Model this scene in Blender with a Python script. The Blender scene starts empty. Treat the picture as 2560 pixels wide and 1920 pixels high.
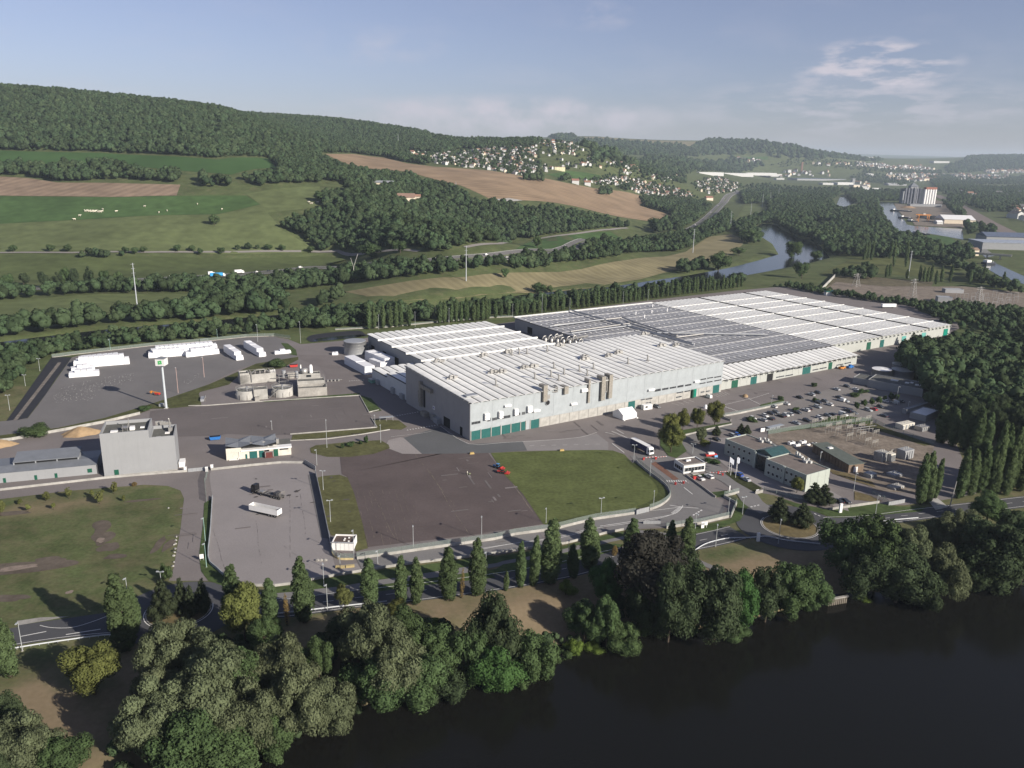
import bpy, bmesh, math, random
import numpy as np
from mathutils import Vector, Matrix
from mathutils.geometry import delaunay_2d_cdt
random.seed(7); RNG = np.random.default_rng(7)
SC = bpy.context.scene
COL = SC.collection
# === camera
F_PX, PITCH, ROLL, CAM_H = 2030.0, math.radians(15.8), math.radians(1.1),125.0
cP, sP, cR, sR = math.cos(PITCH), math.sin(PITCH), math.cos(ROLL), math.sin(ROLL)
cam_d = bpy.data.cameras.new('camera'); cam = bpy.data.objects.new('camera', cam_d); COL.objects.link(cam)
cam_d.sensor_width = 36.0; cam_d.lens = 36.0 * F_PX / 2560.0
cam_d.clip_start = 0.5; cam_d.clip_end = 60000
X = Vector((cR, sR * sP, sR * cP)); Yv = Vector((-sR, cR * sP, cR * cP)); Zv = X.cross(Yv)
M = Matrix((X, Yv, Zv)).transposed().to_4x4(); M.translation = Vector((0,0, CAM_H)); cam.matrix_world = M
SC.camera = cam
# === sky, sun, exposure
HAZE = 5.4e-5
SUN_AZ, SUN_EL = math.radians(-37.0), math.radians(24.0)      # direction towards the sun, azimuth from +X
sun_dir = Vector((math.cos(SUN_AZ) * math.cos(SUN_EL), math.sin(SUN_AZ) * math.cos(SUN_EL), math.sin(SUN_EL)))
world = bpy.data.worlds.new('World'); SC.world = world; world.use_nodes = True
wn, wl = world.node_tree.nodes, world.node_tree.links
for n in list(wn): wn.remove(n)
wout = wn.new('ShaderNodeOutputWorld'); wbg = wn.new('ShaderNodeBackground'); wsky = wn.new('ShaderNodeTexSky')
wsky.sky_type = 'NISHITA'; wsky.sun_disc = False; wsky.sun_elevation = SUN_EL
wsky.sun_rotation = math.pi / 2 - SUN_AZ; wsky.altitude = 200; wsky.air_density = 1.0; wsky.dust_density = .6; wsky.ozone_density = 3.0
wbg.inputs[1].default_value = 0.055
wl.new(wbg.outputs[0], wout.inputs[0])
sun_l = bpy.data.lights.new('sun', 'SUN'); sun_l.energy = 5.0; sun_l.angle = math.radians(0.5); sun_l.color = (1.0,0.925,0.82)
sun_o = bpy.data.objects.new('sun', sun_l); COL.objects.link(sun_o)
sun_o.rotation_euler = sun_dir.to_track_quat('Z', 'Y').to_euler(); sun_o.location = (200,-150,400)
SC.view_settings.view_transform = 'Standard'; SC.view_settings.look = 'None'
SC.view_settings.exposure = 0.66; SC.view_settings.gamma = 1.0; SC.view_settings.use_curve_mapping = False
SC.cycles.volume_bounces = 0; SC.cycles.max_bounces = 6; SC.cycles.transparent_max_bounces = 12
# cloud layer mixed into the sky (same everywhere round the horizon, a few larger cumulus to the right)
def wnode(t, **k):
 n = wn.new(t)
 for a, b in k.items(): setattr(n, a, b)
 return n
def wmath(op, a, b=None, c=None):
 n = wnode('ShaderNodeMath', operation=op)
 for i, v in enumerate((a, b, c)):
  if v is None: continue
  if isinstance(v, (int, float)): n.inputs[i].default_value = v
  else: wl.new(v, n.inputs[i])
 return n.outputs[0]
def wramp(src, pts):
 n = wnode('ShaderNodeValToRGB'); e = n.color_ramp.elements
 e[0].position, e[0].color = pts[0][0], (pts[0][1],) * 3 + (1,)
 e[1].position, e[1].color = pts[-1][0], (pts[-1][1],) * 3 + (1,)
 for p, v in pts[1:-1]:
  x = e.new(p); x.color = (v,) * 3 + (1,)
 wl.new(src, n.inputs[0]); return n.outputs[0]
tc = wnode('ShaderNodeTexCoord'); sep = wnode('ShaderNodeSeparateXYZ'); wl.new(tc.outputs['Generated'], sep.inputs[0])
def wcloud(scale, stretch, seed, lo, hi, detail=6):
 mp = wnode('ShaderNodeMapping'); mp.inputs['Scale'].default_value = (scale, scale, scale * stretch)
 mp.inputs['Location'].default_value = (seed, seed * .7,0)
 wl.new(tc.outputs['Generated'], mp.inputs[0])
 nz = wnode('ShaderNodeTexNoise'); nz.inputs['Scale'].default_value = 1.0; nz.inputs['Detail'].default_value = detail
 nz.inputs['Roughness'].default_value = .58
 wl.new(mp.outputs[0], nz.inputs[0])
 return wramp(nz.outputs[0], [(lo, 0),(hi, 1)])
def wdir(px, py, width, height):      # soft patch of sky around one real direction
 d = Vector(ray(px, py)).normalized(); az = math.atan2(d.x, d.y);
 a = wmath('ARCTAN2', sep.outputs[0], sep.outputs[1])
 da = wmath('DIVIDE', wmath('SUBTRACT', a, az), width); dz = wmath('DIVIDE', wmath('SUBTRACT', sep.outputs[2], d.z), height)
 r = wmath('ADD', wmath('MULTIPLY', da, da), wmath('MULTIPLY', dz, dz))
 return wmath('MAXIMUM', wmath('SUBTRACT', 1.0, r),0.0)
# === rays, terrain height
def ray(px, py):
 u = (px - 1280) / F_PX; v = (py - 960) / F_PX
 u2 = cR * u + sR * v; v2 = -sR * u + cR * v
 return np.array([u2, cP - v2 * sP, -sP - v2 * cP])
def G(px, py, z=0.0):
 d = ray(px, py); t = (z - CAM_H) / d[2]
 return np.array([d[0] * t, d[1] * t, z])
def Gd(px, py, D):
 d = ray(px, py); t = D / d[1]
 return np.array([d[0] * t, D, CAM_H + d[2] * t])
def px_of(w):
 x, y, z = w[0], w[1], w[2] - CAM_H
 d = y * cP - z * sP; u2 = x / d; v2 = (-y * sP - z * cP) / d
 return 1280 + F_PX * (cR * u2 - sR * v2),960 + F_PX * (sR * u2 + cR * v2)
def HT(b, py):                          # height of a vertical thing whose foot is b and whose top shows at row py
 lo, hi = 0., 120.
 for _ in range(40):
  m = (lo + hi) / 2
  if px_of((b[0], b[1], b[2] + m))[1] > py: lo = m
  else: hi = m
 return m
def Zf(ox, oy, s=.28933): return lambda x, y: (ox + x * s, oy + y * s)
ZA=Zf(0,800);ZB=Zf(500,800);ZC=Zf(1000,800);ZD=Zf(1500,900);ZE=Zf(1920,800);ZF=Zf(0,1160);ZG=Zf(0,1440);ZH=Zf(600,1160)
ZI=Zf(1200,1160);ZJ=Zf(1760,1160,.36166);ZK=Zf(500,1440);ZL=Zf(0,200,.36166);ZM=Zf(700,250);ZN=Zf(1280,300);ZO=Zf(1920,300)
ZP=Zf(1200,680);ZQ=Zf(860,760,.217);ZW=Zf(0,0,1.1573)
WATER_Z = -4.0
_b = [G(*p, WATER_Z) for p in [(300,2080),(580,1915),(700,1860),(900,1785),(1100,1705),(1300,1640),(1500,1612),(1660,1590),(1800,1582),(1960,1540),(2060,1500),(2160,1490),(2300,1500),(2400,1472),(2560,1448)]]
BX = np.array([-420., -200.] + [p[0] for p in _b] + [400., 900.]); BY = np.array([20., 70.] + [p[1] + 2.5 for p in _b] + [330., 520.])
# terrain control points: photo column, photo row, distance from the viewpoint along the valley floor direction (m)
CP = [(0,560,1000),(350,560,1000),(650,575,1010),(0,490,1130),(300,495,1130),(600,500,1130),(0,440,1230),(300,440,1230),(640,440,1230),
 (0,380,1370),(300,392,1360),(600,405,1330),(0,300,1560),(350,310,1560),(650,340,1600),
 (0,230,1770),(150,238,1780),(300,252,1800),(450,262,1820),(520,263,1830),(600,280,1900),(700,312,2050),(800,330,2200),(900,343,2350),(1050,350,2500),(1200,354,2650),(1330,361,2800),
 (720,400,1500),(820,388,1720),(1000,430,1560),(1200,455,1520),(1300,475,1500),(1100,450,1500),(1200,505,1350),(1350,520,1370),(1500,520,1600),(1650,548,1620),(1500,560,1350),
 (760,480,1180),(900,500,1150),(1000,545,1010),(1100,560,1010),(1200,590,960),(1400,580,1090),
 (1000,388,2050),(1100,395,2000),(1200,400,2080),(1250,420,1900),(1300,385,2200),(1340,445,1750),(1400,358,2430),(1460,365,2450),(1400,400,2200),(1500,440,2130),(1600,480,2220),(1550,400,2600),(1700,455,2700),
 (1360,344,6400),(1450,340,6500),(1500,340,6500),(1560,348,6500),(1700,354,6500),(1760,356,6400),(1860,363,6200),(1940,376,6000),(2000,388,6000),(2080,396,6200),(2150,406,6500),
 (1400,372,4400),(1500,382,4200),(1600,392,4200),(1700,405,4600),(1800,415,5200),(1650,430,3300),(1550,420,3000),
 (2340,424,7000),(2400,404,7800),(2450,397,8000),(2560,399,8000),(2700,402,8000),(2450,425,7000),(2560,428,7000),
 (2000,392,15000),(2200,393,15500),(2350,394,15500),(2560,398,15500),(1700,396,12000),(2100,400,11000),(2300,403,11000)]
cp = [tuple(Gd(x, y + (11 if y < 345 and D < 2900 else 0), D)) for x, y, D in CP]
flat0 = [G(x, y)[:2] for x, y in [(0,700),(300,690),(600,660),(850,655),(1100,640),(1300,620),(1480,612),(1640,570),(1760,510),(1850,480),(2000,520),(2300,560),(2560,600),(2300,480),(2560,500),(2100,460),(1400,700),(700,740),(2000,700),(2560,750)]]
cp += [(p[0], p[1], 0.0) for p in flat0]
cp += [(-700,560,0),(-1100,700,0),(-1400,1000,45),(-1900,1800,240),(-1500,1750,238),(-2500,1200,150),(-1000,880,8),(-800,900,10),
       (3500,3000,10),(6000,8000,160),(900,600,0),(1300,1000,0),(2000,1500,0),(-500,2600,200),(-1200,2600,235),(-2500,3200,240),(-300,3500,190),(0,4200,180),(-3000,6000,250),
       (2600,4200,8),(1500,4200,8),(1700,5600,15),(3200,5600,15),(-6000,15000,300),(9000,15000,260),(0,19000,290),(9000,19000,260),(-12000,19000,280),(-8000,8000,260),(-5000,3500,200)]
cp = np.array(cp, float)
def ab(x, y):
 r = np.log((np.maximum(y, -200) + 500.) / 600.)
 return np.stack([np.clip(x / (np.maximum(y, -200) + 500.),-1.3,1.1) * 1.6, r], -1)
def tps_k(a, b):
 d2 = ((a[:, None, :] - b[None, :, :]) ** 2).sum(-1)
 return np.where(d2 > 1e-12, d2 * np.log(d2 + 1e-12),0)
CA = ab(cp[:, 0], cp[:, 1])
n_ = len(CA); K_ = tps_k(CA, CA) + np.eye(n_) * 2e-3; Pm = np.c_[np.ones(n_), CA]
A_ = np.block([[K_, Pm], [Pm.T, np.zeros((3,3))]])
SOL = np.linalg.solve(A_, np.r_[cp[:, 2], 0,0,0])
# the river behind the works: centre line (photo points on the valley floor) and half width
RIV = np.array([G(x, y, -1.5)[:2] for x, y in [(-300,905),(0,868),(110,854),(260,836),(420,822),(700,797),(1000,775),(1250,752),(1450,732),(1560,724),(1650,710),(1760,694),(1870,674),(1955,655),(2010,640),(1990,612),(1945,590),(1915,572),(1920,560)]])
RW = np.array([13,13,14,14,14,14,14,14,15,16,17,18,20,26,30,32,28,24,8.])
def seg_dist(x, y, pts, wid=None):
 best = np.full(x.shape, 1e9)
 for i in range(len(pts) - 1):
  a, b = pts[i], pts[i + 1]; ab_ = b - a; L2 = (ab_ ** 2).sum()
  t = np.clip(((x - a[0]) * ab_[0] + (y - a[1]) * ab_[1]) / L2,0,1)
  d = np.hypot(x - a[0] - ab_[0] * t, y - a[1] - ab_[1] * t)
  if wid is not None: d = d - (wid[i] * (1 - t) + wid[i + 1] * t)
  best = np.minimum(best, d)
 return best
def hf(x, y):
 x = np.atleast_1d(np.asarray(x, float)); y = np.atleast_1d(np.asarray(y, float)); out = np.empty(x.shape)
 xr, yr = x.ravel(), y.ravel(); o = np.empty(xr.shape)
 for i in range(0, len(xr),20000):
  q = ab(xr[i:i + 20000], yr[i:i + 20000])
  v = tps_k(q, CA) @ SOL[:n_] + np.c_[np.ones(len(q)), q] @ SOL[n_:]
  o[i:i + 20000] = v
 v = np.maximum(0, o - 1.5)
 v[yr < 620] = 0
 db = (yr - np.interp(xr, BX, BY)) * .93
 v = np.where(db < 16, np.interp(db, [-6,0,3,16], [-8, WATER_Z, -3,0]), v)
 dr = seg_dist(xr, yr, RIV, RW)
 v = v - np.interp(dr, [-8,0,9], [4.5,2.2,0])
 return v.reshape(x.shape)
def h1(x, y): return float(hf(x, y)[0])
def P(px, py):                          # where the ray through a photo point meets the ground
 d = ray(px, py); t0 = 60.; t1 = 20000.
 ts = np.geomspace(t0, t1,500); zz = CAM_H + d[2] * ts - hf(d[0] * ts, d[1] * ts)
 k = np.argmax(zz < 0) if (zz < 0).any() else len(ts) - 1
 lo, hi = ts[max(k - 1,0)], ts[k]
 for _ in range(3):
  tt = np.linspace(lo, hi, 12); zz = CAM_H + d[2] * tt - hf(d[0] * tt, d[1] * tt)
  k = np.argmax(zz < 0) if (zz < 0).any() else 11
  lo, hi = tt[max(k - 1,0)], tt[k]
 t = (lo + hi) / 2; x, y = d[0] * t, d[1] * t
 return np.array([x, y, h1(x, y)])
# === materials
MATS = {}
def mat(name, col, rough=.85, nscale=0.3, namt=.25, spec=.25, metal=0., col2=None, n2scale=None, n2amt=.2, bump=0., bscale=None, rnd=0., alpha=None, trans=0., coord='Object'):
 if name in MATS: return MATS[name]
 m = bpy.data.materials.new(name); m.use_nodes = True; nt = m.node_tree; N, Lk = nt.nodes, nt.links
 bs = N['Principled BSDF']; bs.inputs['Roughness'].default_value = rough; bs.inputs['Metallic'].default_value = metal
 bs.inputs['Specular IOR Level'].default_value = spec
 t = N.new('ShaderNodeTexCoord'); src = t.outputs[coord]
 nz = N.new('ShaderNodeTexNoise'); nz.inputs['Scale'].default_value = nscale; nz.inputs['Detail'].default_value = 8; nz.inputs['Roughness'].default_value = .65
 Lk.new(src, nz.inputs[0])
 mx = N.new('ShaderNodeMix'); mx.data_type = 'RGBA'
 if col2 is None:
  a = [c * (1 - namt) for c in col]; b = [min(1, c * (1 + namt)) for c in col]
 else: a, b = col, col2
 mx.inputs[6].default_value = (*a, 1); mx.inputs[7].default_value = (*b, 1)
 rp = N.new('ShaderNodeMapRange'); rp.inputs[1].default_value = .32; rp.inputs[2].default_value = .68; Lk.new(nz.outputs[0], rp.inputs[0])
 Lk.new(rp.outputs[0], mx.inputs[0]); out = mx.outputs[2]
 if n2scale:
  n2 = N.new('ShaderNodeTexNoise'); n2.inputs['Scale'].default_value = n2scale; n2.inputs['Detail'].default_value = 5; Lk.new(src, n2.inputs[0])
  hs = N.new('ShaderNodeHueSaturation'); r2 = N.new('ShaderNodeMapRange'); r2.inputs[1].default_value = .3; r2.inputs[2].default_value = .7
  r2.inputs[3].default_value = 1 - n2amt; r2.inputs[4].default_value = 1 + n2amt; Lk.new(n2.outputs[0], r2.inputs[0]); Lk.new(r2.outputs[0], hs.inputs['Value']); Lk.new(out, hs.inputs['Color']); out = hs.outputs[0]
 if rnd:
  oi = N.new('ShaderNodeObjectInfo'); hs = N.new('ShaderNodeHueSaturation'); r2 = N.new('ShaderNodeMapRange')
  r2.inputs[3].default_value = 1 - rnd; r2.inputs[4].default_value = 1 + rnd; Lk.new(oi.outputs['Random'], r2.inputs[0]); Lk.new(r2.outputs[0], hs.inputs['Value'])
  w = N.new('ShaderNodeMath'); w.operation = 'MULTIPLY'; w.inputs[1].default_value = 7.31; Lk.new(oi.outputs['Random'], w.inputs[0])
  fr = N.new('ShaderNodeMath'); fr.operation = 'FRACT'; Lk.new(w.outputs[0], fr.inputs[0])
  r3 = N.new('ShaderNodeMapRange'); r3.inputs[3].default_value = .5 - rnd * .035; r3.inputs[4].default_value = .5 + rnd * .06; Lk.new(fr.outputs[0], r3.inputs[0]); Lk.new(r3.outputs[0], hs.inputs['Hue'])
  Lk.new(out, hs.inputs['Color']); out = hs.outputs[0]
 Lk.new(out, bs.inputs['Base Color'])
 if bump:
  bp = N.new('ShaderNodeBump'); bp.inputs['Strength'].default_value = bump; n3 = N.new('ShaderNodeTexNoise'); n3.inputs['Scale'].default_value = bscale or nscale * 4
  Lk.new(src, n3.inputs[0]); Lk.new(n3.outputs[0], bp.inputs['Height']); Lk.new(bp.outputs[0], bs.inputs['Normal'])
 if alpha is not None:
  tr = N.new('ShaderNodeBsdfTransparent'); ms = N.new('ShaderNodeMixShader'); ms.inputs[0].default_value = alpha
  Lk.new(tr.outputs[0], ms.inputs[1]); Lk.new(bs.outputs[0], ms.inputs[2]); Lk.new(ms.outputs[0], N['Material Output'].inputs[0])
 if trans:
  tl = N.new('ShaderNodeBsdfTranslucent'); Lk.new(out, tl.inputs[0]); ms = N.new('ShaderNodeMixShader'); ms.inputs[0].default_value = trans
  Lk.new(bs.outputs[0], ms.inputs[1]); Lk.new(tl.outputs[0], ms.inputs[2]); Lk.new(ms.outputs[0], N['Material Output'].inputs[0])
 MATS[name] = m; m['bs'] = 1; return m
def stripes(m, scale, angle, amt, dist=2.0, lo=.35, hi=.65):
 """mowing / drilling lines: darker and lighter bands of the crop itself"""
 N, Lk = m.node_tree.nodes, m.node_tree.links; bs = N['Principled BSDF']; lk = bs.inputs['Base Color'].links[0]; src = lk.from_socket
 t = N.new('ShaderNodeTexCoord'); mp = N.new('ShaderNodeMapping'); mp.inputs['Rotation'].default_value = (0,0, angle)
 Lk.new(t.outputs['Object'], mp.inputs[0]); w = N.new('ShaderNodeTexWave'); w.inputs['Scale'].default_value = scale; w.inputs['Distortion'].default_value = dist; w.inputs['Detail'].default_value = 3
 w.inputs['Detail Scale'].default_value = .3
 Lk.new(mp.outputs[0], w.inputs[0]); r = N.new('ShaderNodeMapRange'); r.inputs[1].default_value = lo; r.inputs[2].default_value = hi; r.inputs[3].default_value = 1 - amt; r.inputs[4].default_value = 1 + amt
 Lk.new(w.outputs[0], r.inputs[0]); hs = N.new('ShaderNodeHueSaturation'); Lk.new(r.outputs[0], hs.inputs['Value']); Lk.new(src, hs.inputs['Color']); Lk.new(hs.outputs[0], bs.inputs['Base Color'])
 return m
# === object helpers
def tag(o, label=None, cat=None, group=None, kind=None):
 if label: o['label'] = label
 if cat: o['category'] = cat
 if group: o['group'] = group
 if kind: o['kind'] = kind
 return o
def thing(name, label, cat, loc=(0,0,0), rz=0., group=None):
 o = bpy.data.objects.new(name, None); COL.objects.link(o); o.location = loc; o.rotation_euler = (0,0, rz); o.empty_display_size = .5
 return tag(o, label, cat, group)
def link(name, me, parent=None, loc=None, rz=None, scale=None):
 o = bpy.data.objects.new(name, me); COL.objects.link(o)
 if parent: o.parent = parent
 if loc is not None: o.location = loc
 if rz is not None: o.rotation_euler = (0,0, rz)
 if scale is not None: o.scale = scale
 return o
class MB:
 def __init__(s): s.v = []; s.f = []; s.m = []; s.k = 0; s.sm = []
 def add(s, vs, fs, smooth=False):
  b = len(s.v); s.v += [tuple(map(float, p)) for p in vs]
  for f in fs: s.f.append([b + i for i in f]); s.m.append(s.k); s.sm.append(smooth)
  return s
 def mt(s, k): s.k = k; return s
 def box(s, x0, y0, z0, x1, y1, z1):
  v = [(x0,y0,z0),(x1,y0,z0),(x1,y1,z0),(x0,y1,z0),(x0,y0,z1),(x1,y0,z1),(x1,y1,z1),(x0,y1,z1)]
  return s.add(v, [(0,3,2,1),(4,5,6,7),(0,1,5,4),(1,2,6,5),(2,3,7,6),(3,0,4,7)])
 def cbox(s, x, y, z, w, d, h): return s.box(x - w/2, y - d/2, z, x + w/2, y + d/2, z + h)
 def prism(s, pts, z0, z1, cap=True):
  n = len(pts); v = [(p[0], p[1], z0) for p in pts] + [(p[0], p[1], z1) for p in pts]
  f = [(i, (i + 1) % n, n + (i + 1) % n, n + i) for i in range(n)]
  if cap: f += [tuple(range(n, 2 * n)), tuple(range(n - 1,-1,-1))]
  return s.add(v, f)
 def prof(s, pts, y0, y1, ax='y'):       # profile in x,z swept along y
  n = len(pts)
  if ax == 'y': v = [(p[0], y0, p[1]) for p in pts] + [(p[0], y1, p[1]) for p in pts]
  else: v = [(y0, p[0], p[1]) for p in pts] + [(y1, p[0], p[1]) for p in pts]
  return s.add(v, [(i, (i + 1) % n, n + (i + 1) % n, n + i) for i in range(n)] + [tuple(range(n - 1,-1,-1)), tuple(range(n, 2 * n))])
 def cyl(s, a, b, r0, r1=None, n=10, caps=True, smooth=True):
  a, b = Vector(a), Vector(b); r1 = r0 if r1 is None else r1; d = (b - a).normalized()
  u = d.orthogonal().normalized(); w = d.cross(u); v = []
  for c, r in ((a, r0),(b, r1)):
   for i in range(n):
    t = 2 * math.pi * i / n; v.append(c + u * (r * math.cos(t)) + w * (r * math.sin(t)))
  s.add(v, [(i, (i + 1) % n, n + (i + 1) % n, n + i) for i in range(n)], smooth)
  if caps: s.add(v, [tuple(range(n - 1,-1,-1)), tuple(range(n, 2 * n))])
  return s
 def tube(s, pts, r, n=8):
  for a, b in zip(pts[:-1], pts[1:]): s.cyl(a, b, r, r, n)
  return s
 def lathe(s, prof, n=24, x=0, y=0, smooth=True):
  v = []; m = len(prof)
  for i in range(n):
   t = 2 * math.pi * i / n
   for r, z in prof: v.append((x + r * math.cos(t), y + r * math.sin(t), z))
  return s.add(v, [(i * m + j, ((i + 1) % n) * m + j, ((i + 1) % n) * m + j + 1, i * m + j + 1) for i in range(n) for j in range(m - 1)], smooth)
 def mesh(s, name, mats):
  me = bpy.data.meshes.new(name); me.from_pydata(s.v, [], s.f); mats = mats if isinstance(mats, (list, tuple)) else [mats]
  for m in mats: me.materials.append(m)
  me.polygons.foreach_set('material_index', s.m); me.polygons.foreach_set('use_smooth', s.sm); me.update(); return me
 def obj(s, name, mats, parent=None, loc=None, rz=None): return link(name, s.mesh(name, mats), parent, loc, rz)
def w2(pts): return [G(*p)[:2] for p in pts]
def smooth_poly(pts, n=6, closed=True):
 pts = [np.array(p[:2], float) for p in pts]; N = len(pts); out = []
 R_ = range(N) if closed else range(N - 1)
 for i in R_:
  g = lambda k: pts[k % N] if closed else pts[min(max(k, 0), N - 1)]
  p0, p1, p2, p3 = g(i - 1), g(i), g(i + 1), g(i + 2)
  for k in range(n):
   t = k / n
   out.append(.5 * ((2 * p1) + (-p0 + p2) * t + (2 * p0 - 5 * p1 + 4 * p2 - p3) * t * t + (-p0 + 3 * p1 - 3 * p2 + p3) * t ** 3))
 if not closed: out.append(pts[-1])
 return out
_zc = [0]
def zlift(z):
 _zc[0] += 1; return z if z < 0 else z * 2.2 + _zc[0] * .0003
def flat(name, pts, z, m, smooth=0, kind='structure', label=None):
 z = zlift(z)
 if smooth: pts = smooth_poly(pts, smooth)
 A = sum(pts[i][0] * pts[(i + 1) % len(pts)][1] - pts[(i + 1) % len(pts)][0] * pts[i][1] for i in range(len(pts)))
 if A < 0: pts = pts[::-1]
 me = bpy.data.meshes.new(name); me.from_pydata([(p[0], p[1], z) for p in pts], [], [list(range(len(pts)))]); me.materials.append(m)
 return tag(link(name, me), kind=kind, label=label)
def inside(x, y, poly):
 c = np.zeros(np.shape(x), bool); n = len(poly)
 for i in range(n):
  x0, y0 = poly[i][:2]; x1, y1 = poly[(i + 1) % n][:2]
  if y0 == y1: continue
  t = ((y0 > y) != (y1 > y)) & (x < (x1 - x0) * (y - y0) / (y1 - y0) + x0); c ^= t
 return c
def drape(name, pts, step, off, m, smooth=0, kind='structure', label=None):
 if smooth: pts = smooth_poly(pts, smooth)
 pts = [np.array(p[:2], float) for p in pts]; bd = []
 for i in range(len(pts)):
  a, b = pts[i], pts[(i + 1) % len(pts)]; k = max(1, int(np.hypot(*(b - a)) / step))
  bd += [a + (b - a) * j / k for j in range(k)]
 xs = np.array([p[0] for p in bd]); ys = np.array([p[1] for p in bd])
 gx, gy = np.meshgrid(np.arange(xs.min(), xs.max(), step), np.arange(ys.min(), ys.max(), step)); gx, gy = gx.ravel(), gy.ravel()
 k = inside(gx, gy, bd); k[k] &= seg_dist(gx[k], gy[k], np.array(bd + [bd[0]])) > step * .35
 vs = [Vector(p) for p in bd] + [Vector((a, b)) for a, b in zip(gx[k], gy[k])]
 r = delaunay_2d_cdt(vs, [(i, (i + 1) % len(bd)) for i in range(len(bd))], [], 1,1e-4)
 V = np.array([(p.x, p.y) for p in r[0]]); z = hf(V[:, 0], V[:, 1]) + off
 me = bpy.data.meshes.new(name); me.from_pydata([(a, b, c) for (a, b), c in zip(V, z)], [], [list(f) for f in r[2]]); me.materials.append(m)
 me.polygons.foreach_set('use_smooth', [True] * len(me.polygons)); return tag(link(name, me), kind=kind, label=label)
def strip_mesh(pts, width, off, terrain=False, step=None, zof=None):
 pts = [np.array(p[:2], float) for p in pts]
 if step:
  q = []
  for a, b in zip(pts[:-1], pts[1:]):
   k = max(1, int(np.hypot(*(b - a)) / step)); q += [a + (b - a) * j / k for j in range(k)]
  pts = q + [pts[-1]]
 V = [];
 for i, p in enumerate(pts):
  a = pts[max(i - 1,0)]; b = pts[min(i + 1, len(pts) - 1)]; t = (b - a) / np.hypot(*(b - a)); nn = np.array([-t[1], t[0]])
  V += [p + nn * width / 2, p - nn * width / 2]
 V = np.array(V); z = (hf(V[:, 0], V[:, 1]) if terrain else np.zeros(len(V))) + off
 return [(a, b, c) for (a, b), c in zip(V, z)], [(2 * i + 1,2 * i + 3,2 * i + 2,2 * i) for i in range(len(pts) - 1)]
def strip(name, pts, width, off, m, terrain=False, step=None, smooth=0, kind='structure', label=None):
 off = off if terrain else zlift(off)
 if smooth: pts = smooth_poly(pts, smooth, False)
 v, f = strip_mesh(pts, width, off, terrain, step); me = bpy.data.meshes.new(name); me.from_pydata(v, [], f); me.materials.append(m)
 return tag(link(name, me), kind=kind, label=label)
# finish the sky now that rays exist
cl_low = wcloud(9.0,3.2,3.1, .50, .74); cl_big = wcloud(17.0,4.5,11.3, .46, .60,9)
band = wramp(sep.outputs[2], [(0.0,0.0),(.012, .2),(.045, .3),(.085, .12),(.16, .06),(.5, .05)])
m1 = wmath('MULTIPLY', cl_low, band)
big = wmath('MULTIPLY', wcloud(20,3.6,31.0, .44, .62,10), wmath('MINIMUM', wmath('MULTIPLY', wdir(2190,165, .09, .03),1.5),1.0))
big2 = wmath('MULTIPLY', cl_big, wmath('MULTIPLY', wdir(2140,262, .2, .035), .5))
big3 = wmath('MULTIPLY', wcloud(20,1.6,5.0, .40, .66), wmath('MULTIPLY', wdir(1270,290, .22, .026),1.1))
big4 = wmath('MULTIPLY', wcloud(22,2.0,8.0, .42, .68), wmath('MULTIPLY', wdir(1490,40, .05, .018), .4))
big5 = wmath('MULTIPLY', wcloud(22,1.5,2.0, .42, .68), wmath('MULTIPLY', wdir(930,115, .09, .025), .3))
cf = wmath('MINIMUM', wmath('ADD', wmath('ADD', m1, wmath('ADD', big, big2)), wmath('ADD', big3, wmath('ADD', big4, big5))), .92)
cmix = wnode('ShaderNodeMix', data_type='RGBA'); wl.new(cf, cmix.inputs[0])
hsv = wnode('ShaderNodeHueSaturation'); hsv.inputs['Saturation'].default_value = .72; hsv.inputs['Value'].default_value = 1.0
wl.new(wsky.outputs[0], hsv.inputs['Color'])
tint = wnode('ShaderNodeMix', data_type='RGBA', blend_type='MULTIPLY'); tint.inputs[0].default_value = 1; tint.inputs[7].default_value = (1.0, .96,1.16,1); wl.new(hsv.outputs[0], tint.inputs[6]); wl.new(tint.outputs[2], cmix.inputs[6]); cmix.inputs[7].default_value = (7.4,7.0,7.8,1)
wl.new(cmix.outputs[2], wbg.inputs[0])
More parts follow.
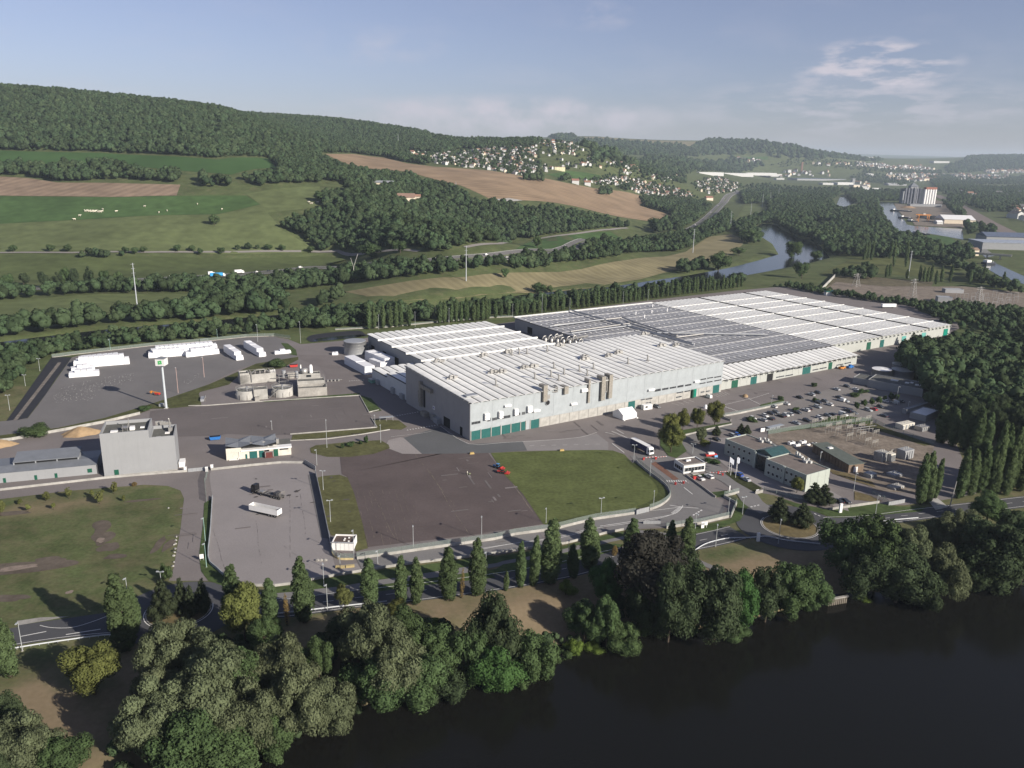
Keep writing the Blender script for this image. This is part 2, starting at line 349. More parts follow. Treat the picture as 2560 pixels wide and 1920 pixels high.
# === land
def attr_mix_mat():
 m = mat('ground_grass', (.074, .092, .037), .95, .05, .3, .1, n2scale=.9, bump=.25, bscale=1.2)
 N, Lk = m.node_tree.nodes, m.node_tree.links; bs = N['Principled BSDF']; src = bs.inputs['Base Color'].links[0].from_socket
 at = N.new('ShaderNodeAttribute'); at.attribute_name = 'dry'; mx = N.new('ShaderNodeMix'); mx.data_type = 'RGBA'
 nz = N.new('ShaderNodeTexNoise'); nz.inputs['Scale'].default_value = .12; nz.inputs['Detail'].default_value = 9; nz.inputs['Roughness'].default_value = .7
 t = N.new('ShaderNodeTexCoord'); Lk.new(t.outputs['Object'], nz.inputs[0])
 ad = N.new('ShaderNodeMath'); ad.operation = 'MULTIPLY_ADD'; ad.inputs[1].default_value = 1.6; Lk.new(nz.outputs[0], ad.inputs[0])
 sb = N.new('ShaderNodeMath'); sb.operation = 'SUBTRACT'; sb.inputs[1].default_value = .8; Lk.new(at.outputs['Fac'], sb.inputs[0]); Lk.new(sb.outputs[0], ad.inputs[2])
 cl = N.new('ShaderNodeClamp'); Lk.new(ad.outputs[0], cl.inputs[0])
 d = N.new('ShaderNodeMix'); d.data_type = 'RGBA'; d.inputs[6].default_value = (.15, .118, .072,1); d.inputs[7].default_value = (.24, .185, .12,1)
 n4 = N.new('ShaderNodeTexNoise'); n4.inputs['Scale'].default_value = .8; n4.inputs['Detail'].default_value = 6; Lk.new(t.outputs['Object'], n4.inputs[0]); Lk.new(n4.outputs[0], d.inputs[0])
 Lk.new(cl.outputs[0], mx.inputs[0]); Lk.new(src, mx.inputs[6]); Lk.new(d.outputs[2], mx.inputs[7]); Lk.new(mx.outputs[2], bs.inputs['Base Color'])
 return m
M_GRASS = attr_mix_mat()
ys = list(np.arange(-300,90,12.)) + list(np.arange(90,620,3.))
s_ = 3.0
while ys[-1] < 21000: s_ *= 1.0105; ys.append(ys[-1] + s_)
ys = np.array(ys); NC = 380; ks = np.linspace(-1.02,1.02, NC)
GX = ks[None, :] * (ys[:, None] + 420.); GY = np.repeat(ys[:, None], NC, 1); GZ = hf(GX, GY)
NR = len(ys)
me = bpy.data.meshes.new('ground'); V = np.stack([GX, GY, GZ], -1).reshape(-1,3)
i = np.arange((NR - 1) * (NC - 1)); r_, c_ = i // (NC - 1), i % (NC - 1); a = r_ * NC + c_
Fq = np.stack([a, a + 1, a + NC + 1, a + NC], -1)
me.vertices.add(len(V)); me.vertices.foreach_set('co', V.ravel()); me.loops.add(len(Fq) * 4); me.loops.foreach_set('vertex_index', Fq.ravel())
me.polygons.add(len(Fq)); me.polygons.foreach_set('loop_start', np.arange(len(Fq)) * 4); me.polygons.foreach_set('loop_total', np.full(len(Fq),4)); me.polygons.foreach_set('use_smooth', np.ones(len(Fq), bool))
me.update(calc_edges=True); me.materials.append(M_GRASS)
dry = np.zeros(len(V)); x_, y_ = V[:, 0], V[:, 1]
def paint(poly, val, soft):
 poly = [p[:2] for p in poly]; sd = seg_dist(x_, y_, np.array(list(poly) + [poly[0]])); sd = np.where(inside(x_, y_, poly), sd, -sd)
 w = np.clip(sd / soft * .5 + .5,0,1); dry[:] = dry * (1 - w) + val * w
near = y_ < 420
dry[near] = .3
db_ = (y_ - np.interp(x_, BX, BY)) * .93
dry[:] = np.where(near & (db_ < 42) & (x_ < 130), .75, dry)
PX = lambda *l: [G(*p) for p in l]
paint(PX(ZI(150,1180),ZI(600,1100),ZI(1100,1200),ZI(1300,1250),ZI(1000,1400),ZI(600,1500),ZI(250,1250)),1.15,5)
paint(PX(ZG(0,1000),ZG(430,820),ZG(560,1100),ZG(900,1400),ZG(300,1500),ZG(0,1300)),1.1,4)
paint(PX(ZG(900,800),ZG(1200,600),ZG(1300,900),ZG(1000,1100)),1.0,4)
paint(PX(ZJ(-20,700),ZJ(550,560),ZJ(900,700),ZJ(1000,900),ZJ(820,930),ZJ(600,800),ZJ(200,740)),1.05,5)
paint(PX(ZI(1850,760),ZJ(0,570),ZJ(600,540),ZJ(300,640),ZJ(0,680)), .05,4)
paint(PX(ZG(0,700),ZG(860,540),ZG(1000,640),ZG(400,820),ZG(0,980)), .2,4)
# the dry meadow in front of the shed: bare scars
meadow = PX(ZF(-300,330),ZF(600,235),ZF(1250,185),ZF(1450,195),ZF(1560,235),ZF(1590,300),ZF(1560,560),ZF(1500,900),ZF(1440,990),ZF(1250,1050),ZF(980,1290),ZF(0,1410),ZF(-300,1450))
paint(meadow, .12,3)
paint(PX(ZF(0,400),ZF(200,330),ZF(900,300),ZF(900,330),ZF(500,400),ZF(100,450)), .85,5)
for q in [(ZF(60,1150),9,4)]:
 pass
tri = me.attributes.new('dry', 'FLOAT', 'POINT'); tri.data.foreach_set('value', dry)
ground = tag(link('ground', me), kind='structure')
M_SCAR = mat('bare_soil', (.085, .070, .055), .95, .35, .5, .1, col2=(.13, .108, .088), n2scale=.08)
def blob(name, cx, cy, rx, ry, ang, m, z=.03, n=30, jag=.35, pxc=True):
 c0 = G(cx, cy)[:2] if pxc else (cx, cy); pts = []
 ph = [random.uniform(0,6.3) for _ in range(5)]
 for k in range(n):
  t = 2 * math.pi * k / n; r = 1 + jag * sum(math.sin((j + 2) * t + ph[j]) / (j + 1.5) for j in range(5)) * .6
  x, y = rx * r * math.cos(t), ry * r * math.sin(t); pts.append((c0[0] + x * math.cos(ang) - y * math.sin(ang), c0[1] + x * math.sin(ang) + y * math.cos(ang)))
 return flat(name, pts, z, m)
# === water
def water_mat(name, col, rough, bs_, sc):
 m = bpy.data.materials.new(name); m.use_nodes = True; N, Lk = m.node_tree.nodes, m.node_tree.links; b = N['Principled BSDF']
 b.inputs['Base Color'].default_value = (*col, 1); b.inputs['Roughness'].default_value = rough; b.inputs['IOR'].default_value = 1.33; b.inputs['Specular IOR Level'].default_value = .28 if sc > .8 else .5
 t = N.new('ShaderNodeTexCoord'); mp = N.new('ShaderNodeMapping'); mp.inputs['Scale'].default_value = (1,1.6,1); mp.inputs['Rotation'].default_value = (0,0, .5); Lk.new(t.outputs['Object'], mp.inputs[0])
 n = N.new('ShaderNodeTexNoise'); n.inputs['Scale'].default_value = sc; n.inputs['Detail'].default_value = 6; n.inputs['Roughness'].default_value = .6
 bp = N.new('ShaderNodeBump'); bp.inputs['Strength'].default_value = bs_; bp.inputs['Distance'].default_value = .2
 Lk.new(mp.outputs[0], n.inputs[0]); Lk.new(n.outputs[0], bp.inputs['Height']); Lk.new(bp.outputs[0], b.inputs['Normal']); return m
M_WATER = water_mat('dark_water', (.007, .007, .006), .14, .10, .9)
M_RIVER = water_mat('river_water', (.012, .014, .016), .1, .25, .5)
flat('canal_water', [(-420,-300)] + [(a, b + 3.0) for a, b in zip(BX, BY)] + [(900,-300)], WATER_Z, M_WATER)
rv = smooth_poly(list(RIV),5, False); v, f = [], []
rw_ = np.interp(np.linspace(0, len(RIV) - 1, len(rv)), range(len(RIV)), RW)
for i_, p in enumerate(rv):
 a_ = rv[max(i_ - 1,0)]; b_ = rv[min(i_ + 1, len(rv) - 1)]; t_ = (b_ - a_) / np.hypot(*(b_ - a_)); n2 = np.array([-t_[1], t_[0]]); wd = rw_[i_] + 8
 v += [tuple(p + n2 * wd) + (-1.5,), tuple(p - n2 * wd) + (-1.5,)]
me = bpy.data.meshes.new('river_water'); me.from_pydata(v, [], [(2*i_+1,2*i_+3,2*i_+2,2*i_) for i_ in range(len(rv) - 1)]); me.materials.append(M_RIVER); tag(link('river_water', me), kind='structure')
for nm, pl in [('lake_water', [(575,775),(590,735),(620,668),(745,665),(742,722),(680,745)]),
               ('harbour_water', [(935,712),(1075,712),(1120,780),(1170,850),(1200,905),(1270,918),(1680,942),(1690,1035),(1350,975),(1350,1015),(1240,1012),(1100,965),(1040,900),(1000,820)]),
               ('lock_water', [(1720,1055),(1790,1040),(1960,1175),(1880,1190)]),('basin_water', [(1840,1255),(1960,1235),(2100,1300),(2300,1390),(2212,1420),(2000,1350)])]:
 drape(nm, [P(*ZO(*q)) for q in pl], 60 if nm != 'lock_water' else 20, .25, M_RIVER)
# === fields on the hillside
M_F1 = mat('bright_crop', (.045, .088, .028), .95, .008, .2, .1)
M_F2 = mat('stubble', (.21, .155, .11), .95, .01, .12, .1, n2scale=.05); stripes(M_F2, .02, .4, .07,3)
M_F3 = mat('pasture', (.098, .118, .049), .95, .012, .18, .1, n2scale=.07)
M_F4 = mat('lush_meadow', (.056, .098, .032), .95, .012, .2, .1, n2scale=.08)
M_F5 = mat('mown_hay', (.195, .17, .095), .95, .01, .2, .1, n2scale=.03); stripes(M_F5, .035,-.5, .07,3)
M_F6 = mat('ploughed_stubble', (.23, .165, .105), .95, .006, .1, .1, n2scale=.02); stripes(M_F6, .018,1.1, .09,6)
def field(name, pl, m, z=ZL, step=25, off=.4, smooth=0): return drape(name, [P(*z(*q)) for q in pl], step, off, m, smooth)
field('crop_field', [(-200,480),(0,488),(700,505),(1100,525),(1500,552),(1860,545),(1920,610),(1600,655),(1200,625),(850,590),(250,585),(-200,560)], M_F1)
field('stubble_field', [(-200,668),(0,668),(200,680),(400,710),(700,712),(1248,725),(1220,800),(900,808),(500,806),(-200,795)], M_F2)
field('meadow_upper', [(-200,800),(500,810),(1220,803),(1700,800),(1800,860),(1500,930),(900,945),(0,995),(-200,1000)], M_F4, off=.35)
field('pasture', [(-200,1000),(0,996),(900,947),(1500,932),(1800,862),(1700,790),(2212,735),(2200,880),(1850,920),(1950,1040),(2130,1140),(2212,1190),(1000,1190),(0,1195),(-200,1195)], M_F3, off=.38)
field('lower_meadow', [(-200,1215),(900,1220),(2212,1215),(2400,1240),(2212,1290),(1700,1330),(900,1385),(0,1390),(-200,1390)], mat('roadside_meadow', (.072, .090, .034), .95, .012, .2, .1, n2scale=.08), off=.36)
drape('large_stubble_field', [P(*ZM(*q)) for q in [(390,466),(640,468),(900,500),(1100,548),(1340,578),(1800,610),(2060,650)]] + [P(*ZN(*q)) for q in [(0,478),(280,505),(520,555),(760,600),(1000,625),(1180,665),(1100,740),(1300,800),(1400,840),(1250,880),(1000,850),(600,760),(0,700)]] + [P(*ZM(*q)) for q in [(1800,850),(1560,740),(1300,680),(1100,620),(700,590),(560,545)]], 25, .4, M_F6)
drape('hay_field', [P(*ZM(*q)) for q in [(560,1659),(900,1600),(1600,1530),(2212,1490)]] + [P(*ZN(*q)) for q in [(600,1290),(1000,1210),(1500,1140),(1700,1010),(1900,985),(2010,1040),(1990,1080),(1900,1160),(1700,1220),(1500,1270),(1100,1380),(700,1450),(0,1500)]] + [P(*ZM(*q)) for q in [(2212,1650),(1500,1720),(900,1750)]], 25, .25, M_F5)
drape('river_meadow', [P(*ZL(*q)) for q in [(-200,1540),(700,1480),(1320,1480),(1320,1560),(900,1600),(0,1640),(-200,1640)]], 20, .25, M_F3)
for nm, pl, m in [('far_plateau_field', [(540,150),(900,160),(1150,175),(1600,185),(1570,230),(1250,205),(900,185),(560,180)], M_F5),('far_plateau_pasture', [(880,145),(1150,158),(1650,180),(1600,190),(1150,172),(890,160)], M_F3),
                  ('far_valley_field', [(730,278),(940,275),(900,305),(740,300)], M_F5),('far_hill_pasture', [(1530,385),(1650,380),(1850,410),(1600,420)], M_F4),('far_slope_pasture', [(1990,320),(2212,315),(2212,345),(2050,345)], M_F4)]:
 drape(nm, [P(*ZN(*q)) for q in pl], 90,2.0, m)
drape('hillside_village_green', [P(*ZN(*q)) for q in [(300,470),(480,440),(640,455),(760,480),(780,520),(560,510),(400,500)]], 40, .5, M_F4)
drape('bend_meadow', [P(*ZN(*q)) for q in [(2010,740),(2150,745),(2170,800),(2080,790),(1950,860),(1900,900)]], 40, .3, M_F3)
drape('motorway_meadow', [P(*ZN(*q)) for q in [(150,1060),(500,990),(850,965),(970,1040),(900,1060),(400,1110),(0,1150)]], 20, .3, M_F4)
drape('harbour_meadow', [P(*ZO(*q)) for q in [(1360,990),(1560,1010),(1700,1090),(1500,1115),(1420,1060)]], 60, .3, M_F4)
drape('dry_meadow_far', [P(*ZO(*q)) for q in [(270,890),(450,880),(640,910),(600,940),(420,935)]], 60, .3, M_F5)
drape('park_meadow', [P(*ZO(*q)) for q in [(450,1330),(700,1210),(930,1180),(1200,1210),(1700,1330),(1720,1370),(1100,1340),(700,1320),(560,1340)]], 20, .3, mat('park_grass', (.085, .095, .035), .95, .02, .3, .1, n2scale=.1))
# === hillside roads
M_ROADL = mat('light_asphalt', (.21, .195, .18), .9, .2, .1, .2)
M_MWAY = mat('motorway_asphalt', (.13, .125, .12), .9, .2, .1, .2)
strip('country_road', [P(*ZL(*q)) for q in [(-250,1195),(0,1196),(500,1196),(1000,1193),(1500,1190),(2100,1186),(2212,1190)]] + [P(*ZM(*q)) for q in [(500,1308),(900,1308),(1200,1310)]], 5, .6, M_ROADL, True, 15)
strip('woodland_road', [P(*ZM(*q)) for q in [(1600,1275),(1900,1245),(2212,1208)]] + [P(*ZN(*q)) for q in [(230,1030),(600,978),(860,948),(1000,935)]], 6, .6, M_ROADL, True, 12)
mw = [P(*ZL(*q)) for q in [(-300,1480),(300,1440),(700,1400),(960,1388),(1450,1362),(1900,1330)]] + [P(*ZM(*q)) for q in [(400,1452),(900,1420),(1300,1400),(1800,1365)]] + [P(*ZN(*q)) for q in [(200,1140),(500,1108),(900,1065),(1200,1030),(1400,990),(1550,945),(1680,860),(1800,740),(1880,650),(1960,610)]]
MWAY = smooth_poly(mw, 4, False)
strip('motorway', MWAY, 22, .8, M_MWAY, True, 15)
M_LINE = mat('road_paint', (.62, .61, .58), .8,2, .12, .2)
tanp = lambda pts, off: [p + off * np.array([-(pts[min(i+1,len(pts)-1)]-pts[max(i-1,0)])[1], (pts[min(i+1,len(pts)-1)]-pts[max(i-1,0)])[0]]) / np.hypot(*(pts[min(i+1,len(pts)-1)]-pts[max(i-1,0)])) for i, p in enumerate(pts)]
M_GUARD = mat('galvanised', (.42, .43, .44), .5,1, .15, .5, metal=.5)
strip('motorway_median', tanp(MWAY, 0),2.2, .95, M_F3, True, 15)
for o_ in (10,-10): strip('motorway_edge_line', tanp(MWAY, o_), .45, .95, M_LINE, True, 15)
# === trees
M_BARK = mat('bark', (.07, .055, .042), .95,3, .3, .1)
def leafmat(name, col, var=.3, rnd=.18, tr=.25):
 col = tuple(c * 1.25 for c in col)
 return mat(name, col, .85, .35, var, .03, rnd=rnd, trans=tr, n2scale=1.2, n2amt=.12)
LM = {'green': leafmat('leaves_green', (.052, .078, .032)), 'dark': leafmat('leaves_dark', (.038, .052, .026)), 'willow': leafmat('leaves_willow', (.088, .102, .055)),
      'olive': leafmat('leaves_olive', (.098, .106, .034)), 'lime': leafmat('leaves_lime', (.085, .115, .026)), 'bright': leafmat('leaves_bright', (.045, .088, .028)),
      'purple': leafmat('leaves_purple', (.028, .027, .022), .3, .05), 'poplar': leafmat('leaves_poplar', (.066, .092, .040)), 'pine': leafmat('needles', (.030, .038, .020), .3, .1, .08),
      'far': mat('far_leaves', (.041, .060, .029), .85, .35, .3, .03, rnd=.35), 'dry': leafmat('leaves_dry', (.16, .115, .045)), 'lit': leafmat('leaves_pale', (.105, .110, .040))}  # last entry: paler leaf colour for the sparse tree and some young trees
_ico = {}
def ico(sub):
 if sub not in _ico:
  bm = bmesh.new(); bmesh.ops.create_icosphere(bm, subdivisions=sub, radius=1); bm.verts.ensure_lookup_table()
  _ico[sub] = (np.array([v.co[:] for v in bm.verts]), np.array([[v.index for v in f.verts] for f in bm.faces])); bm.free()
 return _ico[sub]
def crown_mesh(name, lobes, radii, nleaf, leaf, mats, seed, scale_z=1., sub=1, core=.74, droop=0., upb=.25, aspect=(1., 1., 1.)):
 """lobes: n x 3 centres (m), radii: n; leaf-sized faces on the lobes plus a dense inner core"""
 rg = np.random.default_rng(seed); C = np.array(lobes, float); Rr = np.array(radii, float); asp = np.array(aspect)
 w = Rr ** 2; k = rg.choice(len(C), nleaf * 3, p=w / w.sum())
 d = rg.normal(size=(len(k),3)); d[:, 2] += upb; d /= np.linalg.norm(d, axis=1)[:, None]
 p = C[k] + d * (Rr[k] * rg.uniform(.84,1.08, len(k)))[:, None] * asp
 keep = np.ones(len(p), bool)
 for j in range(len(C)):
  q = (p - C[j]) / asp; keep &= ~(((q ** 2).sum(1) < (Rr[j] * .8) ** 2) & (k != j))
 p, d, k = p[keep][:nleaf], d[keep][:nleaf], k[keep][:nleaf]; n = len(p)
 nn = d + rg.normal(size=(n, 3)) * .36; nn[:, 2] -= droop * 0; nn /= np.linalg.norm(nn, axis=1)[:, None]
 t = np.cross(nn, rg.normal(size=(n, 3))); t /= np.linalg.norm(t, axis=1)[:, None]; b = np.cross(nn, t)
 s = leaf * rg.uniform(.6,1.35, n)[:, None]; q = [p + t * s * .5, p + b * s * .35, p - t * s * .5, p - b * s * .35]
 if droop: q[2][:, 2] -= droop * leaf * 1.2; q[0][:, 2] -= droop * leaf * .2
 V = np.stack(q, 1).reshape(-1,3); F = np.arange(n * 4).reshape(-1,4)
 iv, if_ = ico(sub); V2, F2 = [], []; o = len(V)
 for j in range(len(C)):
  jit = 1 + rg.uniform(-.13, .13, len(iv))[:, None]
  V2.append(C[j] + iv * jit * Rr[j] * core * asp); F2.append(if_ + o); o += len(iv)
 V = np.concatenate([V] + V2); F2 = np.concatenate(F2); me = bpy.data.meshes.new(name)
 me.vertices.add(len(V)); me.vertices.foreach_set('co', V.ravel()); li = np.concatenate([F.ravel(), F2.ravel()]); me.loops.add(len(li)); me.loops.foreach_set('vertex_index', li)
 ls = np.concatenate([np.arange(n) * 4, n * 4 + np.arange(len(F2)) * 3]); lt = np.concatenate([np.full(n, 4), np.full(len(F2),3)])
 me.polygons.add(len(ls)); me.polygons.foreach_set('loop_start', ls); me.polygons.foreach_set('loop_total', lt)
 me.materials.append(mats); me.update(calc_edges=True); me.validate(); return me
def lobes_round(seed, n=30, zc=.62, rz=.36, rx=.36, r=(.13, .20), skirt=False):
 rg = np.random.default_rng(seed); L, R_ = [], []; f1, f2 = rg.uniform(0,6.3,2); wob = lambda d: 1 + .2 * math.sin(2 * math.atan2(d[1], d[0]) + f1 + d[2] * 2) + .14 * math.sin(5 * math.atan2(d[1], d[0]) + f2 - 3 * d[2])
 while len(L) < n:
  d = rg.normal(size=3); d /= np.linalg.norm(d); u = rg.uniform(.45,1) ** .6
  p = np.array([d[0] * rx * u * wob(d), d[1] * rx * u * wob(d), zc + d[2] * rz * u * wob(d)])
  if p[2] < .12: continue
  if all(np.linalg.norm((p - q)) > .09 for q in L): L.append(p); R_.append(rg.uniform(r[0] * .7, r[1] * 1.1) * (1.1 - .3 * abs(d[2])))
 return L, R_
def tall(L, R_, asp): return L, R_
# unit crowns: 1 m tall, 1 m wide; the copies are scaled to the size of each tree
UNIT = {}
def unit_scale(L, h, w): return [np.array([p[0] * w, p[1] * w, p[2] * h]) for p in L]
H0, W0 = 15., 13.                               # typical broadleaf: 15 m tall, 13 m wide, built at that size
def make_unit(kind, key, seeds, H_, W_, fn, nleaf, leaf, m, **kw):
 out = []
 for s in seeds:
  L, R_ = fn(s); me = crown_mesh('crown_' + key, unit_scale(L, H_, W_), [r * W_ for r in R_], nleaf, leaf, m, s, **kw)
  out.append(me)
 tr = MB(); tr.cyl((0,0,-.6),(.05, .03, H_ * .35), .026 * H_, .017 * H_, 8); tr.cyl((.05, .03, H_ * .34),(.3,-.2, H_ * .7), .017 * H_, .007 * H_, 6)
 for a in range(4):
  t = a * 1.7 + .4; tr.cyl((.05, .03, H_ * (.3 + .06 * a)),(math.cos(t) * W_ * .25, math.sin(t) * W_ * .25, H_ * (.55 + .05 * a)), .010 * H_, .004 * H_, 5)
 UNIT[key] = (out, tr.mesh('trunk_' + key, M_BARK), H_, W_)
fr = lambda s: lobes_round(s, 34)
fsp = lambda s: lobes_round(s, 16, zc=.66, rz=.27, rx=.33, r=(.11, .17))
def fpop(s):
 rg = np.random.default_rng(s); L, R_ = [], []
 for i in range(30):
  z = .09 + .87 * (i / 29); w = .30 * (min(1, z * 2.6) ** .7) * (1 - max(0,(z - .45) / .62) ** 1.8); t = i * 2.4 + rg.uniform(0,1)
  L.append(np.array([math.cos(t) * w * .75, math.sin(t) * w * .75, z])); R_.append(max(.10, .28 * (1 - max(0, z - .55) * 1.35)) * rg.uniform(.8,1.1))
 return L, R_
def fpine(s):
 rg = np.random.default_rng(s); L, R_ = [], []
 for i in range(34):
  z = .16 + .8 * (i / 33); w = .43 * (1.02 - z) ** .75; t = i * 2.39996 + rg.uniform(-.3, .3)
  L.append(np.array([math.cos(t) * w, math.sin(t) * w, z])); R_.append(max(.07, .22 * (1.15 - z)) * rg.uniform(.75,1.2))
  if i % 2 == 0: L.append(np.array([0,0, z])); R_.append(max(.05, .22 * (1.05 - z)))
 return L, R_
def fwil(s):
 L, R_ = lobes_round(s, 42, zc=.58, rz=.36, rx=.38, r=(.10, .17)); return L, R_
for key, m in [('green', LM['green']),('dark', LM['dark']),('purple', LM['purple']),('bright', LM['bright'])]:
 make_unit('b', key, [1,2,3] if key in ('green', 'dark') else [4], 15,13, fr, 6500, .52, m)
make_unit('b', 'willow', [11,12,13], 14,14, fwil, 12500, .38, LM['willow'], droop=.6)
make_unit('b', 'olive', [21,22], 12,11, fr, 5500, .45, LM['olive'])
make_unit('b', 'lit', [24], 12,8, fr, 5500, .42, LM['lit'])
make_unit('b', 'bush', [31,32], 5,6, lambda s: lobes_round(s, 16, zc=.45, rz=.3, rx=.34, r=(.15, .23)),2200, .30, LM['green'])
make_unit('b', 'limebush', [33], 5,6, lambda s: lobes_round(s, 16, zc=.45, rz=.3, rx=.34, r=(.15, .23)),2200, .30, LM['lime'])
make_unit('b', 'sapling', [35,36], 4,2.4, lambda s: lobes_round(s, 9, zc=.55, rz=.33, rx=.22, r=(.16, .25)),500, .30, LM['olive'])
make_unit('b', 'poplar', [41,42,43], 19,4.4, fpop, 4200, .46, LM['poplar'], aspect=(1,1,1.7))
make_unit('b', 'dry_poplar', [44], 12,2.0, fpop, 900, .3, LM['dry'], aspect=(1,1,1.7), core=.3)
make_unit('b', 'pine', [51,52,53], 12,8.5, fpine, 5000, .40, LM['pine'])
make_unit('b', 'mid', [61,62,63,64], 12,10, lambda s: lobes_round(s, 13, zc=.56, rz=.34, rx=.34, r=(.17, .27)),900, .85, LM['green'])
make_unit('b', 'middark', [65,66], 12,10, lambda s: lobes_round(s, 13, zc=.56, rz=.34, rx=.34, r=(.17, .27)),900, .85, LM['dark'])
make_unit('b', 'midpoplar', [67,68], 17,4.2, fpop, 900, .7, LM['poplar'], aspect=(1,1,1.7))
NAMES = dict(green='broadleaf_tree', dark='broadleaf_tree', purple='copper_beech_tree', bright='broadleaf_tree', willow='willow_tree', olive='broadleaf_tree', lit='broadleaf_tree', bush='bush', limebush='bush', sapling='young_tree',
             poplar='poplar_tree', dry_poplar='poplar_tree', pine='pine_tree', mid='broadleaf_tree', middark='broadleaf_tree', midpoplar='poplar_tree')
TREES = []
def tree_at(key, b, h, w, label, group=None, var=None):
 ms, tr, H_, W_ = UNIT[key]; nm = NAMES[key]
 r = thing(nm, label, nm.replace('_tree', ' tree').replace('_', ' '), b, random.uniform(0,6.28), group); q = random.uniform(.9,1.12); r.scale = (w / W_ * q, w / W_ / q, h / H_); r.rotation_euler[0] = random.uniform(-.05, .05); r.rotation_euler[1] = random.uniform(-.05, .05)
 link('trunk', tr, r); link('crown', ms[(var if var is not None else random.randrange(99)) % len(ms)], r); TREES.append((b[0], b[1])); return r
def tree(key, base, top, wpx, label, group=None, var=None, zf=None):
 if zf: base = zf(*base); top = zf(0, top)[1]; wpx = wpx * (zf(1,0)[0] - zf(0,0)[0])
 b = P(*base); D = math.hypot(b[1], CAM_H); w = wpx * D / F_PX; h = HT(b, top)
 return tree_at(key, b, h, w, label, group, var)
# far crowns used by the woods (instances on a point mesh)
def far_crown(seed):
 L, R_ = lobes_round(seed, 9, zc=.55, rz=.3, rx=.3, r=(.22, .32)); return crown_mesh('wood_crown', unit_scale(L, 11,10), [r * 10 for r in R_], 130,1.5, LM['far'], seed, core=.97)
wcol = bpy.data.collections.new('wood_crowns')
for s_ in range(71,76):
 o = bpy.data.objects.new('wood_crown', far_crown(s_)); wcol.objects.link(o)
def gn_scatter(name, pts, scl, label, cat='woodland', coll=wcol, zs=None):
 me = bpy.data.meshes.new(name); me.from_pydata([tuple(p) for p in pts], [], [])
 a = me.attributes.new('scl', 'FLOAT', 'POINT'); a.data.foreach_set('value', np.asarray(scl, np.float32))
 a = me.attributes.new('idx', 'INT', 'POINT'); a.data.foreach_set('value', RNG.integers(0,100, len(pts)).astype(np.int32))
 a = me.attributes.new('rot', 'FLOAT', 'POINT'); a.data.foreach_set('value', RNG.uniform(0,6.28, len(pts)).astype(np.float32))
 o = link(name, me); tag(o, label, cat, kind='stuff')
 ng = bpy.data.node_groups.get('scatter_' + coll.name)
 if ng is None:
  ng = bpy.data.node_groups.new('scatter_' + coll.name, 'GeometryNodeTree')
  ng.interface.new_socket('Geometry', in_out='INPUT', socket_type='NodeSocketGeometry'); ng.interface.new_socket('Geometry', in_out='OUTPUT', socket_type='NodeSocketGeometry')
  N, Lk = ng.nodes, ng.links; gi = N.new('NodeGroupInput'); go = N.new('NodeGroupOutput'); ip = N.new('GeometryNodeInstanceOnPoints'); ci = N.new('GeometryNodeCollectionInfo')
  ci.inputs['Collection'].default_value = coll; ci.inputs['Separate Children'].default_value = True; ci.inputs['Reset Children'].default_value = True
  def na(nm, ty):
   n = N.new('GeometryNodeInputNamedAttribute'); n.data_type = ty; n.inputs[0].default_value = nm; return n.outputs[0]
  cx = N.new('ShaderNodeCombineXYZ'); Lk.new(na('rot', 'FLOAT'), cx.inputs[2]); ip.inputs['Pick Instance'].default_value = True
  er = N.new('FunctionNodeEulerToRotation'); Lk.new(cx.outputs[0], er.inputs[0])
  Lk.new(gi.outputs[0], ip.inputs['Points']); Lk.new(ci.outputs[0], ip.inputs['Instance']); Lk.new(na('idx', 'INT'), ip.inputs['Instance Index']); Lk.new(er.outputs[0], ip.inputs['Rotation'])
  Lk.new(na('scl', 'FLOAT'), ip.inputs['Scale']); Lk.new(ip.outputs[0], go.inputs[0])
 md = o.modifiers.new('scatter', 'NODES'); md.node_group = ng; return o
def scatter_in(poly, spacing, excl=()):
 poly = [p[:2] for p in poly]; xs = [p[0] for p in poly]; ys_ = [p[1] for p in poly]
 gx, gy = np.meshgrid(np.arange(min(xs), max(xs), spacing), np.arange(min(ys_), max(ys_), spacing)); gx = gx.ravel() + RNG.uniform(-.45, .45, gx.size) * spacing; gy = gy.ravel() + RNG.uniform(-.45, .45, gy.size) * spacing
 k = inside(gx, gy, poly)
 for e in excl: k &= ~inside(gx, gy, [q[:2] for q in e])
 k &= seg_dist(gx, gy, np.array(MWAY)) > 17; k &= seg_dist(gx, gy, RIV, RW + 3) > 0
 return gx[k], gy[k]
def forest(name, polys, spacing, size, label, excl=(), vary=.3, sink=.0, inset=1.):
 A, B = [], []
 for p in polys:
  a, b = scatter_in(p, spacing, excl); A.append(a); B.append(b)
 A, B = np.concatenate(A), np.concatenate(B); z = hf(A, B); D_ = np.hypot(A, B); sl = (hf(A * 1.04, B * 1.04) - z) / (.04 * D_); hh = size * .8; den = (CAM_H - z - hh) + sl * D_; tt = 1 + np.where(den > 8, hh / np.maximum(den, 8),0) * inset
 k = np.zeros(len(A), bool)
 for p in polys: k |= inside(A * tt, B * tt, [q[:2] for q in p])
 A, B, z = A[k], B[k], z[k]; s = size / 11. * RNG.uniform(1 - vary, 1 + vary, len(A))
 return gn_scatter(name, np.stack([A, B, z - sink * s * 11], -1), s, label)
PP = lambda zf, *l: [P(*zf(*q)) for q in l]
hill_far_back = [Gd(x, y, D)[:2] for x, y, D in [(1380,361,2950),(1200,354,2850),(900,343,3050),(700,312,3000),(500,258,2800),(300,250,2500),(0,228,2100),(-500,225,2100)]]
